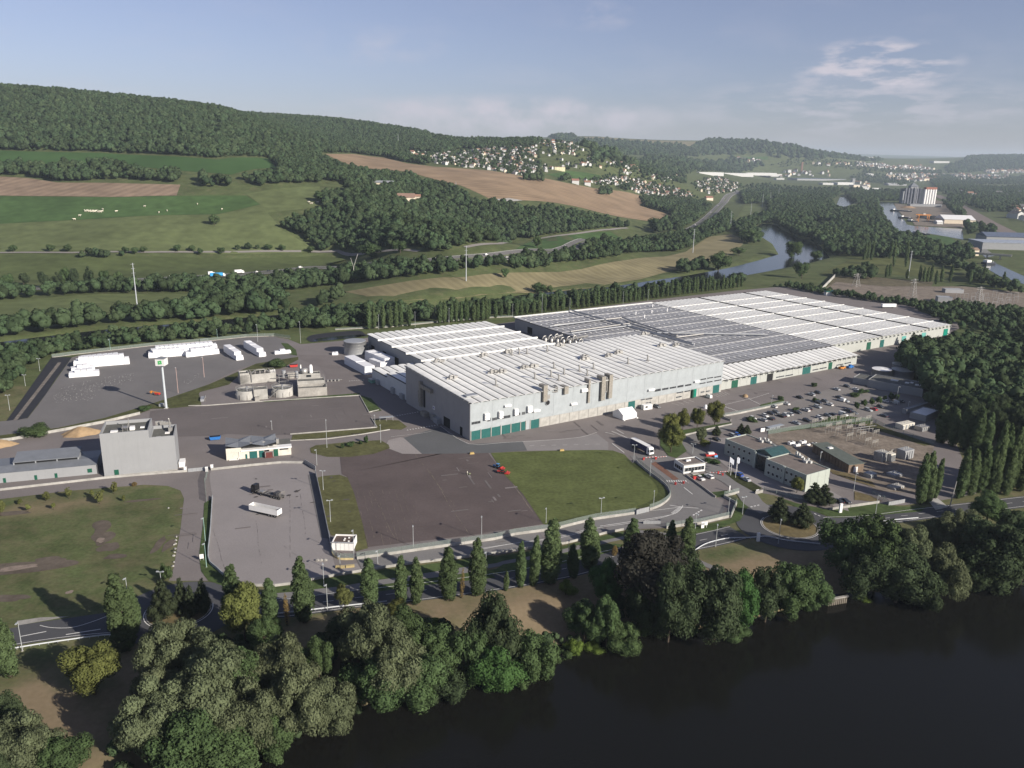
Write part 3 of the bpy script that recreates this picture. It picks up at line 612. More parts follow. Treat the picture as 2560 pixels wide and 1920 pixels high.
hillwood = PP(ZL, (-350,480),(0,484),(700,498),(1100,518),(1500,545),(1860,540),(1925,600),(2212,690)) + PP(ZM, (300,500),(380,460),(640,462),(900,495),(1100,540),(1340,572),(1250,500),(1040,450),(1150,440),(1400,470),(1560,420),(1700,430),(2000,410),(2212,395)) + hill_far_back
forest('hill_wood', [hillwood], 7.4,10.5, vary=.5, label='dense dark wood covering the long hill above the fields')
w_mid = PP(ZM, (0,480),(380,480),(560,560),(720,590),(1000,620),(1150,640),(1200,680),(1320,690),(1560,750),(1650,840),(1850,850),(2100,900),(2212,930)) + PP(ZN, (300,720),(600,790),(1000,880),(1120,900),(1000,935),(800,940),(550,970),(230,1020),(0,1040)) + PP(ZM, (1850,1230),(1600,1265),(1400,1330),(1200,1290),(900,1290),(500,1290),(350,1310),(250,1230),(0,1090),(20,1010),(280,940),(400,880),(330,800),(600,780),(560,720),(330,690),(150,720),(0,720))
clear_ = [PP(ZM, (960,850),(1220,830),(1230,900),(1000,905)), PP(ZM, (780,740),(960,730),(960,780),(780,780))]
forest('hillside_wood', [w_mid], 7.8,11.5, 'broad mixed wood running down the hillside between pasture and stubble field', excl=clear_)
forest('field_hedge', [PP(ZL, (-200,560),(0,560),(250,570),(450,560),(740,545),(900,600),(1220,620),(1250,690),(1180,715),(940,695),(700,690),(500,705),(330,700),(200,660),(-200,665)), PP(ZL, (1340,650),(1450,640),(1620,700),(1620,740),(1400,740)), PP(ZL, (1620,660),(1900,620),(2212,600),(2212,715),(1800,740),(1700,700))], 8.5,12, 'thick hedge of trees between the green crop and the stubble field', vary=.4)
forest('roadside_thicket', [PP(ZL, (530,1190),(640,1170),(1000,1180),(960,1200),(790,1235),(560,1240)), PP(ZL, (1380,1160),(1500,1140),(1800,1130),(1830,1180),(1400,1180)), PP(ZL, (1850,1290),(2212,1290),(2212,1300),(1450,1360),(1400,1350)), PP(ZL, (700,1350),(1050,1340),(1050,1370),(700,1380))], 7,9, 'bushy thickets along the country road and the motorway', vary=.4)
forest('motorway_tree_belt', [PP(ZL, (-200,1440),(300,1455),(700,1415),(960,1410),(1500,1400),(2212,1385),(2212,1440),(1320,1470),(700,1475),(0,1525),(-200,1530)), PP(ZM, (0,1540),(600,1480),(1300,1420),(2212,1350),(2212,1460),(1400,1520),(900,1570),(500,1600),(0,1659)),
 PP(ZN, (0,1180),(560,1120),(1000,1060),(1300,1010),(1600,960),(1700,880),(1850,790),(1900,830),(1880,960),(1650,1040),(1500,1130),(1200,1150),(900,1200),(400,1250),(0,1310))], 7.5,10.5, 'belt of trees and scrub between the motorway and the hay field', vary=.35, inset=.4)
forest('far_bank_wood', [PP(ZL, (-200,1640),(0,1645),(400,1600),(860,1560),(1000,1570),(1320,1500),(1400,1430),(1800,1420),(2100,1440),(2212,1480),(2212,1659)) + PP(ZM, (0,1659),(250,1600),(560,1659),(700,1720)) + PP(ZA, (2212,5),(1500,20),(900,60),(500,95),(0,160),(-300,190))], 8,12, 'mixed riverside wood on the far bank of the river', vary=.35)
forest('near_bank_scrub', [PP(ZA, (-300,260),(300,200),(700,140),(1200,120),(2212,50)) + PP(ZB, (500,-20),(1300,30),(1300,60),(900,70),(560,110),(0,170)) + PP(ZA, (1300,205),(600,290),(430,310),(250,420),(60,640),(-300,900))], 5.5,6.5, 'scrub and low trees on the near river bank beside the storage yard', vary=.45, inset=.6)
forest('hill_foot_wood', [PP(ZN, (1100,680),(1200,670),(1400,680),(1650,700),(1740,760),(1700,830),(1600,900),(1450,960),(1250,980),(1180,930),(1400,845),(1380,820),(1130,745)), PP(ZN, (1960,620),(2212,600),(2212,720),(2000,730))], 10,13, 'trees between the stubble field and the motorway near the village', vary=.35, inset=.5)
forest('copse', [PP(ZN, (80,530),(100,490),(270,495),(270,540)), PP(ZN, (740,650),(770,600),(850,600),(855,655)), PP(ZN, (430,530),(430,500),(500,505),(490,540)), PP(ZN, (940,620),(950,580),(1000,580),(1000,620))], 10,13, 'small dark copses standing at the edge of the village field', inset=.4)
riverbank_w = [PP(ZN, (1880,930),(2100,830),(2212,820)) + PP(ZO, (0,700),(500,640),(580,760),(700,775),(930,700),(1000,850),(1080,970),(1240,1020),(1340,1020),(1500,1120),(1740,1110),(1740,1240),(1600,1200),(1300,1180),(1000,1200),(700,1180),(460,1200),(340,1180),(150,1050),(60,960),(0,940)),
 PP(ZO, (200,625),(560,605),(620,640),(560,690),(300,660),(0,680),(-50,660)), PP(ZO, (650,640),(760,630),(1150,625),(1180,700),(950,700),(760,730))]
forest('island_wood', riverbank_w, 10,12.5, 'broad belt of trees between the river and the harbour', inset=.5, excl=[PP(ZO, (270,890),(450,880),(640,910),(600,940),(420,935))], vary=.35)
forest('park_tree_group', [PP(ZO, (500,1340),(600,1280),(900,1250),(950,1340),(870,1400),(600,1350)), PP(ZO, (1000,1180),(1250,1120),(1500,1150),(1750,1250),(1700,1320),(1300,1200)), PP(ZO, (1750,1270),(2212,1440),(2212,1520),(1900,1450),(1720,1400))], 9,10, 'scattered trees around the park beyond the works', vary=.4)
forest('harbour_trees', [PP(ZO, (1690,1000),(1720,880),(1900,900),(2000,950),(2100,1000),(2000,1000),(1800,990)), PP(ZO, (1480,690),(1650,700),(1700,800),(1680,880),(1560,780)), PP(ZO, (1500,640),(2212,640),(2212,800),(1900,800),(1600,700)), PP(ZO, (1380,480),(1560,470),(1800,560),(2212,600),(2212,640),(1480,620)), PP(ZO, (1780,600),(2212,560),(2212,640),(1800,640))], 16,13, 'trees lining the railway behind the harbour', vary=.4)
forest('hedge_behind_works', [PP(ZO, (0,1430),(330,1440),(620,1500),(1240,1570),(1330,1600),(1320,1659),(1180,1610),(600,1530),(120,1450),(0,1440)), PP(ZO, (1340,1600),(1700,1600),(2212,1640),(2212,1700),(1400,1720))], 5,5, 'low hedge and scrub behind the white hall roofs', vary=.4, inset=.3)
# === paved surfaces of the works (each sheet a little above the one below)
def asphalt(name, c, patch=.06, amt=.16, n2=None, seams=None):
 m = mat(name, tuple(min(1, x * k) for x, k in zip(c, (1.12,1.17,1.17))), .92, patch, amt * .8, .2, n2scale=(n2 or 1) * 3, n2amt=.07)
 return m
M_ASPH = asphalt('works_asphalt', (.155, .132, .126), .03, .14, .5)
M_ASPH_D = asphalt('old_dark_asphalt', (.084, .064, .061), .05, .2, .35)
M_ASPH_P = asphalt('pale_asphalt', (.205, .18, .175), .04, .1, .7)
M_ASPH_N = asphalt('new_asphalt', (.09, .088, .09), .05, .1, .8)
M_ROAD = asphalt('main_road_asphalt', (.062, .060, .064), .06, .14,1.2)
M_ROAD2 = asphalt('access_road_asphalt', (.15, .138, .134), .05, .12, .8)
M_CONC = mat('concrete', (.29, .275, .25), .9, .8, .18, .2, n2scale=.15)
M_CONC_L = mat('pale_concrete', (.33, .32, .295), .9, .7, .14, .2, n2scale=.2)
M_LAWN = mat('lawn', (.090, .106, .038), .95, .08, .22, .1, n2scale=.7, bump=.2, bscale=2)
M_LAWN2 = mat('rough_lawn', (.088, .088, .038), .95, .1, .28, .1, n2scale=.6)
M_VERGE = mat('verge_grass', (.058, .083, .030), .95, .15, .28, .1, n2scale=.9)
M_DRYLAWN = mat('dry_grass', (.13, .105, .055), .95, .12, .3, .1, n2scale=.6)
M_GRAVEL = mat('gravel_yard', (.185, .155, .125), .95, .15, .3, .1, n2scale=.8)
M_LINER = mat('black_pond_liner', (.012, .012, .016), .8, .3, .3, .5)
M_KERB = mat('kerb_stone', (.34, .32, .28), .9,1.5, .2, .2)
W = lambda *l: [G(*p)[:2] for p in l]
def zz(zf, *l): return [G(*zf(*q))[:2] for q in l]
yard = zz(ZA, (-500,980),(-150,905),(100,882),(240,850),(330,735),(620,325),(700,300),(1300,222),(1800,182)) + zz(ZB, (0,190),(400,150),(640,143),(760,165),(870,210),(1230,178),(1560,140)) + \
 zz(ZQ, (380,340),(1700,240),(2000,198)) + zz(ZP, (320,392),(850,322),(1550,235),(2212,160)) + zz(ZO, (120,1440),(570,1500),(1290,1615),(1320,1659)) + zz(ZE, (1700,40),(1400,240),(1120,260),(1070,420),(1450,620),(1560,900),(1800,1500),(1500,1560)) + \
 zz(ZJ, (1540,262),(1390,285),(1040,290),(870,318),(640,270),(480,215),(360,195)) + zz(ZD, (1400,1260),(1290,1290),(1260,1200),(1200,1140),(1070,1180),(1180,1250),(1130,1365),(850,1430),(600,1450)) + \
 zz(ZI, (1240,575),(1080,605),(880,655),(740,690),(530,722),(100,795)) + zz(ZH, (2212,770),(1450,872),(1060,928),(700,985),(480,1035),(300,1052),(100,1040)) + zz(ZF, (1940,985),(1800,830),(1830,300),(1760,480),(1725,800),(1760,960),(1800,1010),(1460,1010),(1500,900),(1560,560),(1590,300),(1560,230),(1450,190),(1250,180),(600,232),(0,305),(-500,370))
flat('works_asphalt', yard, .02, M_ASPH)
flat('lorry_park', zz(ZB, (90,1305),(450,1270),(700,1240),(900,1240),(985,1310)) + zz(ZH, (650,90),(760,640),(800,800),(820,880),(1010,860),(1060,925),(700,985),(480,1035),(300,1052),(100,1040)) + zz(ZF, (1940,985),(1800,830),(1835,300),(1810,120)) , .04, M_ASPH_P)
flat('lorry_park_dark_strip', zz(ZH, (585,95),(650,85),(790,650),(700,640)), .06, asphalt('strip_asphalt', (.12, .11, .108), .1, .12, .6))
flat('dark_storage_yard', zz(ZA, (1300,790),(1460,765)) + zz(ZB, (0,748),(60,745),(540,708),(1380,655),(1460,800),(1530,930),(800,990),(560,1000),(230,985)) + zz(ZA, (1900,1000),(1500,1010),(1490,900),(1290,860)), .05, asphalt('yard_asphalt', (.112, .094, .090), .04, .14, .4))
flat('upper_storage_yard', zz(ZA, (-400,985),(-100,890),(240,850),(330,735),(620,330),(1300,230),(1800,190)) + zz(ZB, (0,196),(400,155),(640,150),(740,190),(820,260),(830,320),(600,360),(400,400),(300,440),(0,590)) + zz(ZA, (1500,680),(1200,760),(900,850),(500,930),(0,1000)), .04, asphalt('upper_yard_asphalt', (.13, .118, .115), .05, .12, .5))
flat('old_parade_asphalt', zz(ZH, (880,90),(860,-100),(1100,-160),(1550,-165),(2110,-160)) + zz(ZI, (20,-165),(215,100),(370,260),(545,520),(300,560),(0,600)) + zz(ZH, (2212,590),(1980,620),(1105,720),(1060,520),(985,250),(920,110)), .05, M_ASPH_D)
flat('large_lawn', zz(ZC, (785,1152),(1000,1140),(1400,1130),(1700,1125),(1840,1130),(1940,1165),(2010,1240)) + zz(ZD, (300,885),(430,995),(550,1085),(590,1150),(585,1215),(480,1265),(300,1290),(0,1330)) + zz(ZI, (1340,415),(1000,465),(820,505),(650,550),(545,520),(370,260),(215,100)), .07, M_LAWN)
stripes(M_LAWN, .55,-.75, .05,1.0)
flat('narrow_lawn', zz(ZH, (670,120),(720,105),(860,95),(930,120),(985,250),(1060,520),(1105,730),(1000,760),(985,640),(790,620),(760,560),(700,300)), .06, M_LAWN2)
flat('triangle_lawn', zz(ZB, (1380,650),(1480,680),(1570,785),(1460,798)), .07, M_VERGE)
flat('verge_lawn', zz(ZB, (790,1040),(800,995),(1530,935),(1500,860),(1720,870),(1790,925),(1740,950),(1640,945),(1400,985),(900,1040)), .07, M_LAWN2)
flat('island_lawn', zz(ZB, (950,1110),(1000,1085),(1250,1060),(1560,1040),(1630,1080),(1640,1110),(1500,1160),(1300,1185),(1100,1185),(960,1150)), .07, M_LAWN2)
flat('plant_grass', zz(ZB, (540,705),(1100,655),(1380,632),(1380,655),(560,712)), .07, M_VERGE)
flat('embankment_grass', zz(ZA, (0,1035),(0,1000),(500,935),(900,850),(1200,760),(1450,680),(1800,560),(2212,380)) + zz(ZB, (600,360),(850,320),(850,345),(700,420),(350,470),(250,560),(0,625)) + zz(ZA, (1720,640),(1740,740),(1480,765),(1300,770),(1200,815),(900,885),(200,1000)), .08, M_DRYLAWN if False else mat('rough_bank', (.07, .075, .03), .95, .2, .35, .1, n2scale=.7))
flat('yard_corner_grass', zz(ZB, (700,200),(760,205),(830,260),(840,310),(780,300)), .08, M_VERGE)
flat('new_asphalt_patch', zz(ZC, (30,1020),(350,925),(590,1075),(1060,1050),(1100,1130),(780,1150),(600,1155),(190,1160)), .06, M_ASPH_N)
flat('pale_road', zz(ZC, (1060,1050),(1500,1025),(1700,985),(1800,1060),(1800,1125),(1100,1132)), .06, asphalt('pale_road_asphalt', (.19, .17, .165), .05, .1, .7))
flat('pale_forecourt', zz(ZC, (0,1015),(30,1020),(190,1160),(20,1158),(-130,1100),(-100,1040)), .06, asphalt('pale_forecourt_asphalt', (.23, .20, .19), .06, .1, .7))
flat('sorting_yard', zz(ZB, (850,300),(1230,310),(1470,430),(1600,560),(1300,600),(1380,640),(1100,650),(1090,480),(1030,400),(870,340)), .045, asphalt('sorting_yard_asphalt', (.14, .118, .112), .06, .14, .6))
# access road between the two walls, past the gate
flat('access_road', zz(ZH, (1010,828),(1400,775),(2212,665)) + zz(ZI, (140,642),(530,592),(650,575),(830,528),(1000,488),(1345,440),(1500,405),(1600,352),(1645,290),(1600,190),(1450,70),(1350,0)) + zz(ZD, (260,830),(380,820),(600,830),(690,970),(1000,1195),(1060,1250),(1080,1300),(1050,1340),(850,1400),(580,1440)) + zz(ZI, (1240,570),(1080,600),(880,650),(740,688),(530,715),(100,785)) + zz(ZH, (2212,765),(1450,868),(1060,925)), .06, M_ROAD2)
flat('gate_lane_concrete', zz(ZD, (440,900),(480,880),(680,1030),(640,1045)), .08, mat('rusty_kerb', (.16, .085, .06), .9, .6, .2))
flat('gate_island_grass', zz(ZD, (520,640),(700,610),(1000,560),(1130,540),(1140,560),(760,640),(690,690),(750,790),(660,850),(590,830),(520,740)), .08, M_VERGE)
flat('bank_by_carpark', zz(ZD, (1380,390),(1590,340),(1590,360),(1400,410)), .08, M_VERGE)
flat('carpark_verge', zz(ZE, (290,915),(450,880),(560,830),(680,830),(900,860),(900,900),(640,905),(200,960),(0,985),(0,958)) , .08, M_VERGE)
flat('gravel_substation', zz(ZE, (0,990),(200,960),(640,905),(900,880),(1000,930),(1440,1080),(1300,1500),(950,1480),(600,1290),(500,1330),(150,1120),(0,1030)), .06, M_GRAVEL)
flat('substation_dry_grass', zz(ZE, (520,1290),(700,1330),(900,1400),(930,1450),(760,1400),(560,1330)), .08, M_DRYLAWN)
flat('substation_grass', zz(ZE, (820,930),(900,880),(1000,930),(1420,1080),(1350,1090),(960,960)), .09, mat('dry_green', (.085, .085, .035), .95, .2, .3, .1, n2scale=.7))
flat('gatehouse_verge', zz(ZD, (970,1145),(1100,1130),(1140,1150),(1060,1185),(1000,1190)), .08, M_VERGE)
flat('gatehouse_lawn', zz(ZD, (790,1000),(900,985),(930,1000),(840,1030)), .08, M_VERGE)
flat('flag_bed', zz(ZD, (1080,985),(1110,960),(1190,985),(1400,1110),(1340,1150),(1180,1060)), .09, mat('planting_bed', (.04, .045, .02), .95, .5, .4, .1))
flat('office_parking', zz(ZD, (960,690),(1210,650),(1200,800),(1400,980),(1440,1010),(1760,1140),(1990,1130),(2110,1200),(2150,1310),(1990,1260),(1640,1190),(1400,1110),(1180,985),(1060,900),(940,770)), .07, M_ASPH_P)
flat('staff_car_park', zz(ZD, (1080,490),(1590,385)) + zz(ZE, (690,540),(1100,640),(1450,760),(1130,830),(900,860),(300,905),(0,955)) + zz(ZD, (1480,590),(1150,560)), .05, asphalt('car_park_asphalt', (.17, .15, .14), .06, .12, .7))
# pond with black liner, left edge
def basin(nm, outer, water, lbl=None):
 flat(nm + '_liner', outer, .06, M_LINER); flat(nm + '_water', water, .10, M_WATER)
flat('drain_basin', zz(ZA, (55,875),(130,770),(445,325),(560,322),(620,325),(235,850)), .06, M_LINER)
flat('basin_silt', zz(ZA, (115,868),(500,370),(530,368),(330,700),(235,800),(150,865)), .09, mat('dry_silt', (.16, .14, .12), .9, .4, .3, .2, n2scale=.1))
flat('basin_deep', zz(ZA, (150,868),(540,360),(600,330),(400,640),(240,848)), .10, M_LINER)
flat('retention_pond', smooth_poly(zz(ZB, (940,180),(925,160),(980,130),(1200,105),(1370,95),(1420,120),(1440,140),(1300,150),(1000,190)),4), .10, M_LINER)
flat('pond_water', smooth_poly(zz(ZB, (990,188),(1040,160),(1380,130),(1400,145),(1200,170)),4), .13, M_WATER)
# === roads in front
def road_poly(up, lo): return up + lo[::-1]
main_up = zz(ZG, (-400,420),(140,445),(600,350),(980,318)) + zz(ZG, (1180,350));
RL = np.array(G(*ZF(1545,1275))[:2]); RR = np.array(G(*ZD(1640,1440))[:2])
cL = zz(ZG, (-400,650),(0,560),(400,510),(900,440),(1250,430))
strip('main_road_west', zz(ZG, (-900,640),(-300,600),(100,530),(450,475),(850,430),(1180,410)),9.5, .04, M_ROAD, smooth=4)
flat('turning_widening', zz(ZG, (150,430),(350,400),(700,350),(980,312),(1300,180),(1400,420),(900,440),(200,490)), .05, M_ROAD)
flat('bus_bay_gravel', zz(ZG, (145,392),(350,362),(600,352),(330,400),(160,430)), .06, M_CONC)
def ring(nm, c, r0, r1, z, m, n=48, a0=0, a1=2 * math.pi):
 v = []; z = zlift(z)
 for k in range(n + 1):
  t = a0 + (a1 - a0) * k / n; v += [(c[0] + r0 * math.cos(t), c[1] + r0 * math.sin(t), z),(c[0] + r1 * math.cos(t), c[1] + r1 * math.sin(t), z)]
 me = bpy.data.meshes.new(nm); me.from_pydata(v, [], [(2*k, 2*k+1,2*k+3,2*k+2) for k in range(n)]); me.materials.append(m); return tag(link(nm, me), kind='structure')
ring('roundabout_road', RL, 0.01,16.5, .05, M_ROAD); ring('roundabout_road', RR, 0.01,18.5, .05, M_ROAD)
for cc, rr in ((RL, 8.3),(RR, 9.2)):
 ring('roundabout_apron', cc, 0.01, rr, .09, M_DRYLAWN); ring('roundabout_kerb', cc, rr, rr + .35, .16, M_KERB)
main_c = [RL + np.array([14,6])] + zz(ZH, (330,1245),(640,1212),(1000,1165),(1500,1110)) + zz(ZI, (150,1015),(700,920),(1100,820),(1500,740)) + zz(ZD, (900,1560),(1200,1490))
strip('main_road', main_c, 10.5, .045, M_ROAD, smooth=5)
strip('cycle_path', zz(ZH, (100,1150),(300,1140),(480,1125),(860,1085),(1190,1035),(1450,995),(1850,930)) + zz(ZI, (150,855),(600,780),(900,700),(1150,640),(1400,600),(1700,640)),4.6, .035, M_ROAD2, smooth=4)
strip('main_road_east', [RR + np.array([13,3])] + zz(ZJ, (900,400),(1150,390),(1500,345),(1900,300),(2212,262),(2600,220)),9, .045, M_ROAD, smooth=4)
strip('works_entrance_road', [RR + np.array([-4,12])] + zz(ZD, (1330,1240),(1260,1150),(1150,1060),(1000,970),(900,850),(760,730),(900,640),(1140,560)),8, .075, M_ROAD2, smooth=5)
strip('river_footpath', zz(ZI, (1800,800),(1900,850),(2050,920)) + zz(ZJ, (60,745),(300,800)),2.4, .15, M_ROAD2, terrain=True, step=1.5, smooth=3)
strip('slipway_path', [P(*ZJ(*q)) for q in ((740,770),(800,820),(850,880))], 4, .15, M_ROAD2, terrain=True, step=1)
flat('substation_drive', zz(ZJ, (1545,250),(1610,235),(1690,300),(1600,320)), .06, M_CONC_L)
flat('front_verge', zz(ZH, (300,1065),(480,1048),(700,1000),(1060,945),(1450,890),(2212,795)) + zz(ZI, (100,812),(530,740),(740,710),(880,675),(1080,620),(1240,590),(1240,625),(1080,660),(900,690),(600,770),(200,840)) + zz(ZH, (2212,860),(1850,905),(1450,970),(1190,1005),(860,1060),(480,1105),(300,1120)), .05, M_VERGE)
flat('middle_verge', zz(ZH, (1190,1050),(1850,960),(2212,910)) + zz(ZI, (200,870),(600,800),(900,730),(1150,690),(1250,700),(1100,770),(700,870),(100,960)) + zz(ZH, (2212,985),(1500,1060),(1200,1105)), .055, M_VERGE)
flat('gate_verge', zz(ZD, (300,1560),(450,1540),(640,1500),(840,1440),(1130,1380),(1190,1260),(1120,1190),(1270,1230),(1280,1270),(1210,1390),(1000,1470),(830,1500),(600,1520)), .06, M_VERGE)
flat('east_verge', zz(ZJ, (480,225),(640,275),(870,322),(1210,275),(1350,295),(1540,300),(1500,330),(1100,365),(900,375),(760,330),(640,300)), .06, M_VERGE)
flat('lorry_verge', zz(ZF, (1765,340),(1835,300),(1800,830),(1940,985),(1950,1065),(1800,1010),(1740,930),(1720,800),(1755,520)), .06, M_VERGE)
flat('substation_front_bank', zz(ZJ, (1040,190),(1150,220),(1230,260),(1180,262),(1040,250)), .07, M_DRYLAWN)
# bare scars in the meadow, stains on the yards
for cx, cy, rx, ry, an in [(*ZF(150,900),15,4.5,.25),(*ZF(880,540),2.6,6,.35),(*ZF(900,640),3,5,.4),(*ZF(940,720),3,3.5,.4),(*ZF(90,1160),5,2,0),(*ZF(1000,800),3,2,0),(*ZF(430,830),5,2,.2),(*ZF(60,430),7,2,.2),(*ZF(1230,315),6,1.0,.35),(*ZF(850,620),2.2,4,.3),(*ZF(1460,700),1.6,4,.1),(*ZF(1370,700),1.3,6,.0)]:
 blob('bare_scar', cx, cy, rx, ry, an, M_SCAR)
for cx, cy, rx, ry in [(*ZF(150,900),6,1.5),(*ZF(870,660),1.2,2),(*ZF(600,1110),1,1)]: blob('pale_scar', cx, cy, rx, ry, .3, mat('pale_soil', (.2, .16, .13), .95, .5, .3), z=.045)
M_CRUMB = mat('white_debris', (.62, .60, .58), .9,1, .2)
def crumbs(nm, area, n, smin, smax, lbl):
 mb = MB(); xs = [p[0] for p in area]; ys2 = [p[1] for p in area]; c = 0
 while c < n:
  x, y = random.uniform(min(xs), max(xs)), random.uniform(min(ys2), max(ys2))
  if not inside(np.array([x]), np.array([y]), area)[0]: continue
  s = random.uniform(smin, smax); t = random.uniform(0,3); mb.add([(x + s*math.cos(t), y + s*math.sin(t), .2),(x - s*math.sin(t)*.7, y + s*math.cos(t)*.7, .2),(x - s*math.cos(t), y - s*math.sin(t), .2),(x + .1, y - s*.5, .2 + s*.5)], [(0,1,3),(1,2,3),(2,0,3),(0,2,1)]); c += 1
 tag(mb.obj(nm, M_CRUMB), lbl, 'debris', kind='stuff')
crumbs('white_debris', zz(ZA, (560,570),(850,510),(1150,450),(1170,520),(900,620),(760,700),(480,720),(450,660)),420, .05, .38, 'scraps of white sheeting littering the upper storage yard below the wrapped stacks')
crumbs('white_debris', zz(ZA, (1560,540),(1720,460),(1740,490),(1620,560)),30, .05, .4, 'few scraps of white sheeting beside the pink lamp post on the storage yard')
# repair seams on the old asphalt
M_SEAM = mat('weathered_joint', (.15, .125, .10), .95, .5, .3); ms_ = MB()
def seam(nm, a, b, w, n=26, m=None, gaps=.25, jit=.12):
 a, b = np.array(a), np.array(b); mb = MB()
 d = (b - a) / n; nn = np.array([-d[1], d[0]]) / np.hypot(*d); off = 0
 for k in range(n):
  o2 = off + random.uniform(-jit, jit); o2 = max(-.6, min(.6, o2))
  if random.random() > gaps:
   p, q = a + d * k + nn * off, a + d * (k + 1) + nn * o2; w1 = w * random.uniform(.4,1.5)
   mb.add([(*(p - nn*w1), .15),(*(q - nn*w1), .15),(*(q + nn*w1), .075),(*(p + nn*w1), .075)], [(0,1,2,3)])
  off = o2
 return mb
allm = MB()
def add_seam(a, b, w, **k):
 mb = seam('s', a, b, w, **k); allm.add(mb.v, mb.f)
s1 = zz(ZH, (1640,60),(1980,610)); add_seam(s1[0], s1[1], .2, n=50, gaps=.1)
s2 = zz(ZH, (1130,230),(1340,640)); add_seam(s2[0], s2[1], .14)
for i_ in range(9):
 a_, b_ = zz(ZH, (1010 + i_*55,230),(1120 + i_*62,700)); add_seam(a_, b_, .09, gaps=.45)
for j_ in range(10):
 a_, b_ = zz(ZH, (1050 + j_*8,330 + j_*38),(1560 + j_*10,285 + j_*36)); add_seam(a_, b_, .08, gaps=.5)
add_seam(*zz(ZC, (130,1160),(520,1659)), .14, n=40, gaps=.3)
add_seam(*zz(ZC, (790,1150),(1150,1659)), .3, n=40, gaps=.05)
tag(allm.obj('asphalt_joints', M_SEAM), 'weedy joints running across the old dark asphalt square', 'asphalt joints', kind='stuff')
tar = mat('tar_line', (.12, .105, .10), .8,1, .3); tm = MB()
for a_, b_ in [(ZH(600,120), ZH(720,640)),(ZH(520,260), ZH(580,620)),(ZH(430,250), ZH(430,810)),(ZH(140,480), ZH(200,860)),(ZH(370,700), ZH(600,900)),(ZH(-240,560), ZH(-140,940))]:
 mb = seam('t', G(*a_)[:2], G(*b_)[:2], .05, n=30, gaps=.4, jit=.1); tm.add(mb.v, mb.f)
tag(tm.obj('tar_seams', tar), 'thin dark repair seams across the pale lorry park', 'repair seams', kind='stuff')
M_PAT = [mat('repair_patch_dark', (.135, .12, .115), .9, .3, .12), mat('repair_patch_pale', (.19, .17, .165), .9, .3, .1)]; pm = [MB(), MB()]
for area, n in ((zz(ZH, (0,200),(550,120),(680,640),(700,900),(200,980),(0,960)),4),(zz(ZB, (0,800),(1400,700),(1480,900),(500,970)),16),(zz(ZC, (200,1180),(780,1170),(1100,1659),(300,1659)),20),(zz(ZC, (700,1040),(1800,800),(1700,960),(1000,1040)),14),(zz(ZF, (1600,300),(1730,340),(1700,900),(1520,950)),6),(zz(ZI, (0,700),(900,560),(1600,440),(1700,300),(1900,420),(1300,560)),12),(zz(ZD, (600,380),(1300,200),(2000,150),(1100,380)),14)):
 xs = [p[0] for p in area]; ys2 = [p[1] for p in area]; c = 0
 while c < n:
  x, y = random.uniform(min(xs), max(xs)), random.uniform(min(ys2), max(ys2))
  if not inside(np.array([x]), np.array([y]), area)[0]: continue
  w, l, t = random.uniform(.25,1.1), random.uniform(1.5,9), .32 + random.choice((0,1.57)); k_ = random.random() < .35; c += 1; z = .186 + c * .0004
  pm[k_].add([(x + a * l * math.cos(t) - b * w * math.sin(t), y + a * l * math.sin(t) + b * w * math.cos(t), z) for a, b in ((-.5,-.5),(.5,-.5),(.5,.5),(-.5,.5))], [(0,1,2,3)])
for k_ in (0,1): tag(pm[k_].obj('repair_patches', M_PAT[k_]), ['dark', 'pale'][k_] + ' repair patches and trench strips across the paved yards', 'asphalt patches', kind='stuff')
M_OIL = mat('oil_stain', (.07, .062, .06), .8, .5, .3)
for k_ in range(14): blob('oil_stain', random.uniform(-100,-55), random.uniform(262,300), random.uniform(.4,1.3), random.uniform(.3, .8), random.random() * 3, M_OIL, z=.09, n=14, pxc=False)
# === painted markings
M_WHITE = mat('white_paint', (.62, .61, .58), .8,1.5, .15, .2)
def line(nm, pts, w, z=.086, smooth=0, lbl=None): return strip(nm, pts, w, z, M_WHITE, smooth=smooth)
def dashes(pts, w, dash, gap, z=.086, nm='lane_marking'):
 z = zlift(z)
 pts = smooth_poly(pts, 6, False); P_ = np.array(pts); L = np.r_[0, np.cumsum(np.hypot(*np.diff(P_, axis=0).T))]; mb = MB(); s = 0
 while s + dash < L[-1]:
  a = np.array([np.interp(s, L, P_[:, 0]), np.interp(s, L, P_[:, 1])]); b = np.array([np.interp(s + dash, L, P_[:, 0]), np.interp(s + dash, L, P_[:, 1])])
  n2 = np.array([-(b - a)[1], (b - a)[0]]) / np.hypot(*(b - a)) * w / 2; mb.add([(*(a - n2), z),(*(b - n2), z),(*(b + n2), z),(*(a + n2), z)], [(0,1,2,3)]); s += dash + gap
 return tag(mb.obj(nm, M_WHITE), kind='structure')
mc = smooth_poly(main_c, 5, False)
line('road_edge_line', tanp(mc, 4.6)[4:], .18); line('road_edge_line', tanp(mc, -4.6)[4:], .18); dashes(tanp(mc, .3)[3:], .16,3,6)
wc = smooth_poly(zz(ZG, (-900,640),(-300,600),(100,530),(450,475),(850,430),(1180,410)),4, False)
line('road_edge_line', tanp(wc, -4.2), .18); line('centre_line', zz(ZG, (180,528),(400,485)), .3); line('centre_line', zz(ZG, (570,512),(870,465)), .3); line('turn_marking', zz(ZG, (345,432),(450,452),(620,450),(800,400),(980,330)), .2, smooth=4)
ec = smooth_poly([RR + np.array([13,3])] + zz(ZJ, (900,400),(1150,390),(1500,345),(1900,300),(2212,262),(2600,220)),4, False)
line('road_edge_line', tanp(ec, 3.6)[3:], .18); line('road_edge_line', tanp(ec, -3.6)[3:], .18); dashes(ec, .15,3,5)
